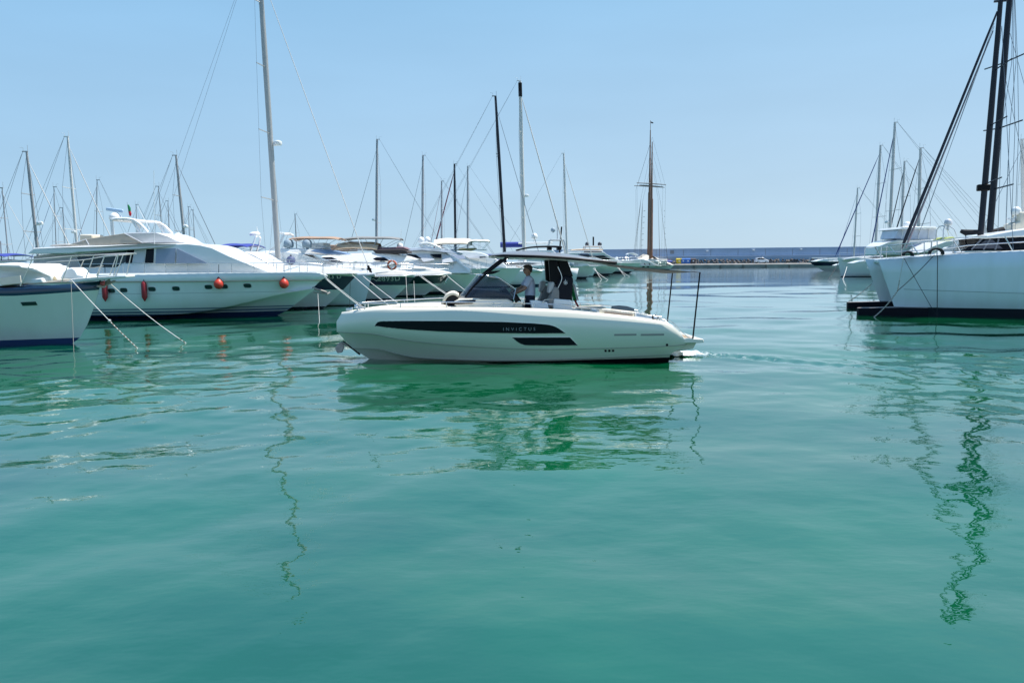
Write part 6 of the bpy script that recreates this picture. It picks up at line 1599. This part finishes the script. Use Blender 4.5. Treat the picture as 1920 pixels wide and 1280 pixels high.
# ---- quay, rock bank, breakwater wall
YQ = 192.0
cm = mat('quay_concrete', (.30, .29, .27), .9, noise=.3, nscale=.6, bump=.3, bscale=3)
x0, x1 = P(1030, 500, YQ).x, 260
mb = MB(); mb.prism([(YQ, -1.5), (YQ, .92), (YQ + .25, 1.12), (YQ + 7.5, 1.15), (YQ + 7.5, -1.5)], x0, x1)
mb.v = [(y, x, z) for x, y, z in mb.v]
qo = mb.build('quay', cm, None, smooth=0); tag(qo, 'grey concrete quay along the foot of the breakwater', 'quay', kind='structure')
mb = MB()
xq = x0
while xq < x1:
    mb.box((xq, YQ - .10, .35), (.35, .2, 1.1)); xq += random.uniform(5, 9)
tag(mb.build('quay_fender', mat('quay_rubber', (.16, .15, .14), .8), None), 'row of short rubber fender blocks along the quay face', 'fender', kind='stuff')
wm = mat('hazed_breakwater_concrete', (.31, .40, .53), .85, noise=.10, nscale=.25, bump=.2, bscale=2)  # blue of the distance haze is mixed into the concrete colour
wall = thing('breakwater_wall', 'long pale grey concrete breakwater wall closing the harbour behind the quay', 'wall', (0, YQ + 12, 0))
def wallseg(nm, y0, y1, z0, ztl, ztr, par, m):
    xa, xb = x0 - 2, x1
    vs = [(xa, y0, z0), (xb, y0, z0), (xb, y0, ztr), (xa, y0, ztl), (xa, y1, z0), (xb, y1, z0), (xb, y1, ztr), (xa, y1, ztl)]
    return MB().add(vs, [(0, 1, 2, 3), (5, 4, 7, 6), (3, 2, 6, 7), (0, 3, 7, 4), (1, 5, 6, 2), (0, 4, 5, 1)]).build(nm, m, par, smooth=0, bevel=.05)
wallseg('lower_wall', -1.0, .6, -1, 3.15, 3.35, wall, wm); wallseg('upper_wall', .0, 2.4, -1, 5.0, 6.0, wall, wm); wallseg('coping', -.18, 2.5, 4.9, 5.12, 5.12, wall, wm) if False else None
mb = MB(); xj = x0
while xj < x1: mb.box((xj, -.02, 4.0), (.10, .06, 1.75)); xj += 7.2
mb.build('wall_joint', mat('joint_dark', (.25, .26, .29), .9), wall, smooth=0)
mb = MB(); mb.box((P(1260, 480, YQ + 12).x, -.03, 4.2), (1.0, .08, .9)); mb.build('wall_grate', mat('grate_grey', (.2, .22, .25), .8), wall)
lp = MB(); lp.box((0, 0, 0), (.55, .35, .30)).tube([(0, .2, 0), (0, .9, .1)], .06)
lampo = lp.build('wall_lamp', WHITE, None, bevel=.03); tag(lampo, 'small white lamp on the breakwater wall above the yellow bin', 'lamp', 'white lamps on the breakwater')
for i, (px, py, lab) in enumerate(((1326, 470.5, None), (1413, 468.8, 'small white lamp on the breakwater wall above the parked car'), (1502, 467, 'small white lamp on the breakwater wall left of the navy boat'), (1576, 463, 'small white lamp on the breakwater wall beside the blue furled sails'))):
    o = lampo if i == 0 else lampo.copy()
    if i: COL.objects.link(o); o['label'] = lab
    o.location = P(px, py, YQ + 11.7)
# rock bank
random.seed(5); mb = MB()
x = x0
while x < 150:
    for k in range(3):
        s_ = random.uniform(.2, .42); c = (x + random.uniform(-.4, .4), YQ + 8.1 + .95 * k + random.uniform(-.2, .2), 1.25 + .32 * k + random.uniform(-.1, .15))
        q = Matrix.Rotation(random.uniform(0, 3), 3, Vector((random.random(), random.random(), random.random())).normalized())
        mb.box(c, (s_ * 1.5, s_ * 1.2, s_), random.choice((0, 0, 1)), q)
    x += random.uniform(.42, .7)
ro = mb.build('rocks', [mat('rock_brown', (.17, .145, .13), .9, noise=.3, nscale=1), mat('rock_grey', (.08, .075, .08), .9, noise=.3, nscale=1)], None, smooth=0)
tag(ro, 'bank of dark brown rocks along the foot of the breakwater wall', 'rocks', kind='stuff')
# bins on the quay
def bin_(px, m, lab, first=None):
    p = P(px, 497, YQ + 4); p.z = 1.15
    t = thing('waste_container', lab, 'waste bin', p, 0, 'waste containers on the quay')
    mb = MB(); vs = [(-.55, -.5, .12), (.55, -.5, .12), (.55, .5, .12), (-.55, .5, .12), (-.68, -.6, 1.15), (.68, -.6, 1.15), (.68, .6, 1.15), (-.68, .6, 1.15)]
    mb.add(vs, [(0, 3, 2, 1), (4, 5, 6, 7), (0, 1, 5, 4), (1, 2, 6, 5), (2, 3, 7, 6), (3, 0, 4, 7)]).build('container_body', m, t, bevel=.05)
    rws = [[(-.7 + 1.4 * i / 4, -.62 + 1.24 * k / 6, 1.2 + .22 * math.sin(math.pi * k / 6)) for k in range(7)] for i in range(5)]
    MB().slab(rws, .04).build('lid', m, t, smooth=50)
    MB().box((0, -.56, .75), (.35, .06, .3)).build('sticker', WHITEF, t)
    for sx in (-.45, .45): MB().lathe([(.1, -.04), (.1, .04)], 10, (sx, -.4, .08), axis=(1, 0, 0)).build('wheel', BLACK, t)
for px, m, lab in ((1272.5, YELP, 'yellow waste container standing on the quay'), (1280, BLUEP, 'blue waste container right beside the yellow one'), (1289, BLUEP, 'blue waste container next to the dark brown one'), (1299, BRNP, 'dark brown waste container at the right end of the bins')): bin_(px, m, lab)
# covered boats ashore
def ashore(px, py, w, h, m, lab, z=None):
    p = P(px, py, YQ + 3); p.z = 1.15
    t = thing('covered_dinghy', lab, 'dinghy', p, 0)
    rings = []
    for i in range(9):
        u = -1 + 2 * i / 8; s_ = (1 - abs(u) ** 3) ** .5 + .06
        rings.append([(u * w / 2, .9 * s_ * math.cos(a), .25 + h * (.35 + .45 * s_ * math.sin(a) + (.2 * (1 - u * u)))) for a in [2 * math.pi * j / 12 for j in range(12)]])
    MB().loft(rings).build('boat_cover', m, t, smooth=50); MB().box((0, 0, .15), (w * .6, 1.0, .3)).build('cradle', BRNP, t)
ashore(1252, 497, 2.7, .75, mat('dinghy_blue', (.015, .05, .30), .7, noise=.1), 'dinghy under a bright blue cover on the quay left of the bins')
ashore(1262, 498, 1.2, .55, BRNP, 'small dark dinghy between the blue cover and the yellow bin')
# parked car
cp = P(1427.5, 494, YQ + 5); cp.z = 1.15
car = thing('parked_car', 'small white hatchback parked on the quay below the breakwater wall', 'car', cp, math.pi)
cm_ = mat('car_white', (.74, .75, .76), .2, coat=.6)
Lc = 3.3
bodyp = crom([(-1.62, .35), (-1.66, .75), (-1.52, .98), (-1.35, 1.36), (-.4, 1.46), (.35, 1.38), (1.0, .95), (1.55, .80), (1.66, .55), (1.62, .32), (.5, .28), (-.6, .28)], 3)
# outline faces right in the photo once turned
car.rotation_euler = (0, 0, 0)
MB().prism(bodyp, lambda x, z: -.74 + .22 * max(0, z - .85), lambda x, z: .74 - .22 * max(0, z - .85)).build('body', cm_, car, bevel=.06)
for sg in (1, -1):
    for pl in ([(-1.25, .98), (-1.15, 1.30), (-.5, 1.38), (-.45, 1.0)], [(-.38, 1.0), (-.42, 1.38), (.25, 1.33), (.78, 1.0)]):
        MB().prism(pl, lambda x, z: sg * (.74 - .22 * max(0, z - .85) - .02), lambda x, z: sg * (.74 - .22 * max(0, z - .85) + .012)).build('window', GLASS, car, smooth=0)
    for x in (-1.05, 1.0):
        w_ = MB().lathe([(.14, -.09), (.29, -.09), (.30, 0), (.29, .09), (.14, .09)], 18, (x, sg * .68, .30), axis=(0, 1, 0)).build('wheel', BLACK, car, smooth=40)
        MB().lathe([(.16, -.02), (.16, .03), (.04, .05)], 14, (x, sg * .76, .30), axis=(0, sg, 0)).build('rim', STEEL, w_)
    MB().ell((1.58, sg * .52, .68), (.07, .14, .08)).build('headlight', LGREY, car); MB().box((-1.62, sg * .56, .85), (.06, .14, .22)).build('tail_light', REDFL, car)
MB().box((1.66, 0, .45), (.06, 1.3, .16)).build('bumper', LGREY, car, bevel=.02)

RL = 'mooring lines of the far yachts'
for i, (a, y_, b, lab) in enumerate((((1115, 502), 98, (1128, 524), 'pale mooring line nearest the black tower, from the white yacht with the grey radar cover'), ((1112, 503), 98, (1140, 525), 'second pale line from the same bow, slanting further right'),
                    ((1160, 501), 116, (1172, 518), 'pale line from the second bow right of the black tower'), ((1157, 501), 116, (1181, 519), 'longer pale line from the second bow right of the black tower'))):
    line('mooring_line', lab, 'mooring line', P(*a, y_), W(*b), .03, ROPEW, sag=.1, group=RL, n=6)
EXPO = 0.68
SKYS = 0.15
SUNE = 4.1
HZK = 4.12
HZ = ((0.0, (.50, .67, .82)), (.34, (.315, .58, .85)), (.08, (.47, .655, .83)), (.20, (.40, .62, .84)), (.55, (.13, .40, .76)))
# ================================================================== water
def wave_height(X, Y, D):
    rng = np.random.RandomState(11); Z = np.zeros_like(X)
    dy = np.maximum(np.maximum(D * D / 3600 * 1.7, .02), np.where(D < 2.2, 1.0, 0))
    # wind-ruffled patches
    ruf = 1.0 * np.exp(-((X + 7.5) / 8) ** 2 - ((Y - 16) / 5.5) ** 2) + .9 * np.exp(-((X - 11) / 5.0) ** 2 - ((Y - 17) / 6) ** 2) + .30 * np.clip((Y - 22) / 20, 0, 1)
    comps = []
    for lam0, n, slope in ((14.0, 7, .0060), (6.0, 7, .0070), (3.2, 9, .0100), (1.7, 12, .0115), (0.95, 14, .0105), (.55, 16, .0085), (.32, 16, .0060)):
        for i in range(n):
            lam = lam0 * rng.uniform(.75, 1.3); th = rng.normal(math.pi / 2 + .15, .85); k = 2 * math.pi / lam
            a = slope * 1.75 / math.sqrt(n) / k * 1.4
            comps.append((lam, k * math.cos(th), k * math.sin(th), a, rng.uniform(0, 6.28)))
    for lam, kx, ky, a, ph in comps:
        fade = np.clip(lam / (3.0 * dy) - .6, 0, 1)
        gain = (1.0 if lam > 2.4 else .62 + .35 * ruf if lam > 1.25 else .44 + 2.2 * ruf)
        if lam < 2.4: gain = gain * (1 + .4 * np.clip((11 - Y) / 4, 0, 1))
        Z += a * gain * fade * np.sin(kx * X + ky * Y + ph + .35 * np.sin(.31 * X + .17 * Y))
    # stern wake of the moving boat : a ridge train running off to the right
    # it curves away from the stern towards the right foreground
    ax, ay, bx_, by_ = 4.75, 20.55, 8.6, 17.4
    L_ = math.hypot(bx_ - ax, by_ - ay); tx, ty = (bx_ - ax) / L_, (by_ - ay) / L_
    al = (X - ax) * tx + (Y - ay) * ty; la = -(X - ax) * ty + (Y - ay) * tx
    w = np.exp(-(la / (.22 + .05 * np.clip(al, 0, 9))) ** 2) * np.clip((al + .4) / .6, 0, 1) * np.exp(-np.clip(al, 0, 30) / 6)
    Z += w * (.046 * np.sin(8.5 * la + .8 * np.sin(2.3 * al)) + .024 * np.sin(13 * al + 9 * la) + .010 * np.sin(23 * al - 17 * la + 1))
    w2 = np.exp(-((np.abs(la) - .34 * al) / .5) ** 2) * np.clip(al / 1.5, 0, 1) * np.exp(-np.clip(al, 0, 30) / 6)
    Z += w2 * .012 * np.sin(7 * (np.abs(la) - .34 * al) + 1.5 * al)
    return Z
def build_water():
    pys = [1400.0]
    while pys[-1] > 489.6:
        pys.append(pys[-1] - (1.7 if pys[-1] < 900 else 2.2))
    D = np.array([3600.0 / max(p - 487, 2.4) for p in pys])
    D = np.concatenate(([-6, -4, -2.5, -1.5, -.5, .5, 1.2, 1.8, 2.2], D))
    us = np.linspace(-1.15, 1.15, 1280)
    Dg, Ug = np.meshgrid(D, us, indexing='ij')
    X = (Dg + 8) * Ug; Y = Dg.copy()
    Z = wave_height(X, Y, Dg)
    edge = np.clip((1.15 - np.abs(Ug)) / .05, 0, 1) * np.clip((1400 - Dg) / 300, 0, 1)
    Z *= edge
    nr, nc = X.shape
    co = np.stack([X, Y, Z], -1).reshape(-1, 3).astype(np.float32)
    i = np.arange(nr - 1)[:, None] * nc + np.arange(nc - 1)[None, :]
    q = np.stack([i, i + 1, i + nc + 1, i + nc], -1).reshape(-1, 4).astype(np.int32)
    me = bpy.data.meshes.new('water')
    me.vertices.add(len(co)); me.vertices.foreach_set('co', co.ravel())
    me.loops.add(q.size); me.loops.foreach_set('vertex_index', q.ravel())
    me.polygons.add(len(q)); me.polygons.foreach_set('loop_start', np.arange(0, q.size, 4, dtype=np.int32)); me.polygons.foreach_set('loop_total', np.full(len(q), 4, dtype=np.int32))
    me.polygons.foreach_set('use_smooth', np.ones(len(q), dtype=bool))
    me.update(calc_edges=True); me.validate()
    o = bpy.data.objects.new('water', me); COL.objects.link(o); me.materials.append(water_mat())
    tag(o, 'calm green harbour water with wobbling reflections of hulls and masts', 'water', kind='structure')
    b = MB(); b.add([(-6000, -3000, -.09), (6000, -3000, -.09), (6000, 8000, -.09), (-6000, 8000, -.09)], [(0, 1, 2, 3)])
    s_ = b.build('open_sea', water_mat(), None, smooth=0); tag(s_, 'open sea beyond the harbour reaching the horizon', 'sea', kind='structure')
def water_mat():
    if 'water' in MATS: return MATS['water']
    m = bpy.data.materials.new('harbour_water'); m.use_nodes = True; nt = m.node_tree; N = nt.nodes; L = nt.links
    for n in list(N): N.remove(n)
    out = N.new('ShaderNodeOutputMaterial')
    geo = N.new('ShaderNodeNewGeometry')
    def noise(scale, detail, mapping=(1, 1, 1), rough=.55):
        mp = N.new('ShaderNodeMapping'); mp.inputs['Scale'].default_value = mapping; L.new(geo.outputs['Position'], mp.inputs[0])
        n = N.new('ShaderNodeTexNoise'); n.inputs['Scale'].default_value = scale; n.inputs['Detail'].default_value = detail; n.inputs['Roughness'].default_value = rough
        L.new(mp.outputs[0], n.inputs['Vector']); return n
    def math_(op, a, b):
        n = N.new('ShaderNodeMath'); n.operation = op
        for i, v in enumerate((a, b)):
            if isinstance(v, (int, float)): n.inputs[i].default_value = v
            else: L.new(v, n.inputs[i])
        return n.outputs[0]
    n1 = noise(3.2, 3, (.55, 1, 1)); n2 = noise(.9, 3, (.6, 1, 1)); n3 = noise(11, 2, (.6, 1, 1))
    h = math_('ADD', math_('MULTIPLY', n1.outputs['Fac'], WB[0]), math_('ADD', math_('MULTIPLY', n2.outputs['Fac'], WB[1]), math_('MULTIPLY', n3.outputs['Fac'], WB[2])))
    # ripple bump fades with distance, keeping the far reflections bright
    bp = N.new('ShaderNodeBump'); sxy = N.new('ShaderNodeSeparateXYZ'); L.new(geo.outputs['Position'], sxy.inputs[0])
    fal = N.new('ShaderNodeMapRange'); fal.inputs['From Min'].default_value = 16; fal.inputs['From Max'].default_value = 60; fal.inputs['To Min'].default_value = 1; fal.inputs['To Max'].default_value = FARB; L.new(sxy.outputs['Y'], fal.inputs['Value'])
    L.new(fal.outputs[0], bp.inputs['Strength']); bp.inputs['Distance'].default_value = 1.0
    L.new(h, bp.inputs['Height'])
    base = noise(.16, 4); rp = N.new('ShaderNodeValToRGB'); L.new(base.outputs['Fac'], rp.inputs[0])
    rp.color_ramp.elements[0].position = .35; rp.color_ramp.elements[0].color = (*WCOL[0], 1)
    rp.color_ramp.elements[1].position = .68; rp.color_ramp.elements[1].color = (*WCOL[1], 1)
    df = N.new('ShaderNodeBsdfDiffuse'); L.new(rp.outputs[0], df.inputs['Color'])
    gl = N.new('ShaderNodeBsdfGlossy'); gl.inputs['Roughness'].default_value = 0.015; rgh = N.new('ShaderNodeMapRange'); rgh.inputs['From Min'].default_value = 30; rgh.inputs['From Max'].default_value = 150; rgh.inputs['To Min'].default_value = .012; rgh.inputs['To Max'].default_value = .13; L.new(sxy.outputs['Y'], rgh.inputs['Value']); L.new(rgh.outputs[0], gl.inputs['Roughness'])
    gl.inputs['Color'].default_value = (.94, 1, 1, 1); L.new(bp.outputs[0], gl.inputs['Normal'])
    fr = N.new('ShaderNodeFresnel'); fr.inputs['IOR'].default_value = 2.4; L.new(bp.outputs[0], fr.inputs['Normal'])
    mx = N.new('ShaderNodeMixShader'); rf_ = N.new('ShaderNodeValToRGB'); L.new(fr.outputs[0], rf_.inputs[0])
    for i, (p_, v_) in enumerate(((0, 0), (1, 1), (.2, .2), (.3, .34), (.5, .53), (.68, .85), (.8, .96))):
        e_ = rf_.color_ramp.elements[i] if i < 2 else rf_.color_ramp.elements.new(p_)
        e_.position = p_; e_.color = (v_, v_, v_, 1)
    L.new(rf_.outputs[0], mx.inputs[0]); L.new(df.outputs[0], mx.inputs[1]); L.new(gl.outputs[0], mx.inputs[2])
    L.new(mx.outputs[0], out.inputs[0])
    MATS['water'] = m; return m
FARB = .12
WB = (.0062, .0085, .0012)
WCOL = ((.001, .060, .025), (.002, .106, .036))
build_water()
# ---- foam at the stern of the moving boat
def foam():
    rng = np.random.RandomState(4); random.seed(3)
    ph = rng.uniform(0, 6.28, (40, 4))
    def nz(x, y, f):
        v = 0
        for i in range(14):
            a = ph[i, 0]; v += math.sin(f * (1 + .35 * i) * (x * math.cos(a) + y * math.sin(a)) + ph[i, 1]) / (1 + .25 * i)
        return v / 3.2
    mb = MB(); n, m = 260, 46; rws = []
    for i in range(n):
        d = (i / (n - 1)) ** 1.5 * 9.0; wd = .50 + .075 * d
        row = []
        for k in range(m):
            u = -1 + 2 * k / (m - 1)
            c = F0.world(xst - .02 - d * (1 - .035 * d), -.18 + .34 * max(0, d - .5) + .035 * max(0, d - .5) ** 2 + u * wd, 0)
            hgt = max(0, (1 - u * u)) * (.06 * math.exp(-((d - .6) / .65) ** 2) + .016 * math.exp(-d / 4)) * (1 + .8 * nz(c.x, c.y, 7)) + .010 * nz(c.x, c.y, 16) * math.exp(-d / 2)
            row.append((c.x, c.y, .014 + max(hgt, 0)))
        q = np.array(row); q[:, 2] += wave_height(q[:, 0], q[:, 1], q[:, 1]); rws.append([tuple(r) for r in q])
    mb.grid(rws)
    fm_ = bpy.data.materials.new('sea_foam'); fm_.use_nodes = True; nt = fm_.node_tree; N, L = nt.nodes, nt.links; bs = N['Principled BSDF']
    bs.inputs['Base Color'].default_value = (.80, .84, .83, 1); bs.inputs['Roughness'].default_value = .7
    geo = N.new('ShaderNodeNewGeometry'); n1 = N.new('ShaderNodeTexNoise'); n1.inputs['Scale'].default_value = 9; n1.inputs['Detail'].default_value = 7; n1.inputs['Roughness'].default_value = .72; L.new(geo.outputs['Position'], n1.inputs['Vector'])
    tc = N.new('ShaderNodeUVMap'); at = N.new('ShaderNodeAttribute'); at.attribute_name = 'foam_density'
    ad = N.new('ShaderNodeMath'); ad.operation = 'ADD'; L.new(n1.outputs['Fac'], ad.inputs[0]); L.new(at.outputs['Fac'], ad.inputs[1])
    mr = N.new('ShaderNodeMapRange'); mr.inputs['From Min'].default_value = .90; mr.inputs['From Max'].default_value = 1.10; L.new(ad.outputs[0], mr.inputs['Value']); L.new(mr.outputs[0], bs.inputs['Alpha'])
    N.remove(tc)
    o = mb.build('wake_foam', fm_, None, smooth=60)
    dn = []
    for i in range(n):
        d = (i / (n - 1)) ** 1.5 * 9.0
        for k in range(m):
            u = -1 + 2 * k / (m - 1); dn.append((.50 * math.exp(-((d - .50) / .50) ** 2) + .40 * math.exp(-d / 5.0) + .07) * (1 - abs(u) ** 2.2) + .03)
    at_ = o.data.attributes.new('foam_density', 'FLOAT', 'POINT'); at_.data.foreach_set('value', dn)
    tag(o, 'white foam and bubbles trailing from the stern of the moving boat', 'foam', kind='stuff')
foam()
# ================================================================== daylight
SUN_EL, SUN_AZ = R(63), R(77)          # azimuth from +Y (away from the camera) towards +X
w = bpy.data.worlds.new('World'); SC.world = w; w.use_nodes = True
nt = w.node_tree; bg = nt.nodes['Background']
sky = nt.nodes.new('ShaderNodeTexSky'); sky.sky_type = 'NISHITA'; sky.sun_disc = False
sky.sun_elevation = SUN_EL; sky.sun_rotation = SUN_AZ; sky.altitude = 0; sky.air_density = 1.0; sky.dust_density = 0.2; sky.ozone_density = 1.6
# summer haze low over the sea: the sky itself pales to blue-white at the horizon
tcw = nt.nodes.new('ShaderNodeTexCoord'); sx = nt.nodes.new('ShaderNodeSeparateXYZ'); nt.links.new(tcw.outputs['Generated'], sx.inputs[0])
rw = nt.nodes.new('ShaderNodeValToRGB'); nt.links.new(sx.outputs['Z'], rw.inputs[0])          # how far the haze reaches up
rw.color_ramp.elements[0].position = .36; rw.color_ramp.elements[0].color = (.96, .96, .96, 1)
rw.color_ramp.elements[1].position = .80; rw.color_ramp.elements[1].color = (.15, .15, .15, 1)
rc = nt.nodes.new('ShaderNodeValToRGB'); nt.links.new(sx.outputs['Z'], rc.inputs[0])
for i, (p_, c_) in enumerate(HZ):
    e_ = rc.color_ramp.elements[i] if i < 2 else rc.color_ramp.elements.new(p_)
    e_.position = p_; e_.color = (c_[0], c_[1], c_[2], 1)
hs = nt.nodes.new('ShaderNodeMix'); hs.data_type = 'RGBA'; hs.blend_type = 'MULTIPLY'; hs.inputs[0].default_value = 1; hs.inputs[7].default_value = (HZK, HZK, HZK, 1); nt.links.new(rc.outputs[0], hs.inputs[6])
mw = nt.nodes.new('ShaderNodeMix'); mw.data_type = 'RGBA'; nt.links.new(rw.outputs[0], mw.inputs[0])
gm = nt.nodes.new('ShaderNodeMix'); gm.data_type = 'RGBA'; gm.blend_type = 'MULTIPLY'; gm.inputs[0].default_value = 1; gm.inputs[7].default_value = (1.0, 1.03, 1.0, 1); nt.links.new(sky.outputs[0], gm.inputs[6])
nt.links.new(gm.outputs[2], mw.inputs[6]); nt.links.new(hs.outputs[2], mw.inputs[7])
# the sky deepens away from the sun, with the faintest uneven veil of haze
mx_ = nt.nodes.new('ShaderNodeMapRange'); mx_.inputs['From Min'].default_value = -.65; mx_.inputs['From Max'].default_value = .35; nt.links.new(sx.outputs['X'], mx_.inputs['Value'])
az = nt.nodes.new('ShaderNodeMix'); az.data_type = 'RGBA'; nt.links.new(mx_.outputs[0], az.inputs[0]); az.inputs[6].default_value = (.84, .935, .995, 1); az.inputs[7].default_value = (1.01, 1.01, 1.01, 1)
nm = nt.nodes.new('ShaderNodeMapping'); nm.inputs['Scale'].default_value = (2, 2, 9); nt.links.new(tcw.outputs['Generated'], nm.inputs[0])
nn = nt.nodes.new('ShaderNodeTexNoise'); nn.inputs['Scale'].default_value = 1.6; nn.inputs['Detail'].default_value = 5; nt.links.new(nm.outputs[0], nn.inputs['Vector'])
nr_ = nt.nodes.new('ShaderNodeMapRange'); nr_.inputs['From Min'].default_value = .3; nr_.inputs['From Max'].default_value = .7; nr_.inputs['To Min'].default_value = .975; nr_.inputs['To Max'].default_value = 1.03; nt.links.new(nn.outputs['Fac'], nr_.inputs['Value'])
m1_ = nt.nodes.new('ShaderNodeMix'); m1_.data_type = 'RGBA'; m1_.blend_type = 'MULTIPLY'; m1_.inputs[0].default_value = 1; nt.links.new(mw.outputs[2], m1_.inputs[6]); nt.links.new(az.outputs[2], m1_.inputs[7])
m2_ = nt.nodes.new('ShaderNodeMix'); m2_.data_type = 'RGBA'; m2_.blend_type = 'MULTIPLY'; m2_.inputs[0].default_value = 1; nt.links.new(m1_.outputs[2], m2_.inputs[6]); nt.links.new(nr_.outputs[0], m2_.inputs[7])
nt.links.new(m2_.outputs[2], bg.inputs[0]); bg.inputs[1].default_value = SKYS
ld = bpy.data.lights.new('sun', 'SUN'); ld.energy = SUNE; ld.angle = R(.53); ld.color = (1, .96, .90)
lo_ = bpy.data.objects.new('sun', ld); COL.objects.link(lo_)
sd = Vector((math.cos(SUN_EL) * math.sin(SUN_AZ), math.cos(SUN_EL) * math.cos(SUN_AZ), math.sin(SUN_EL)))
lo_.rotation_euler = sd.to_track_quat('Z', 'Y').to_euler(); lo_.location = (0, 0, 60)
vs = SC.view_settings; SC.display_settings.display_device = 'sRGB'
vs.view_transform = 'Standard'; vs.look = 'None'; vs.gamma = 1; vs.use_curve_mapping = False; vs.exposure = EXPO
SC.cycles.max_bounces = 6; SC.cycles.transparent_max_bounces = 12; SC.cycles.caustics_reflective = False; SC.cycles.caustics_refractive = False
SC.cycles.use_denoising = True
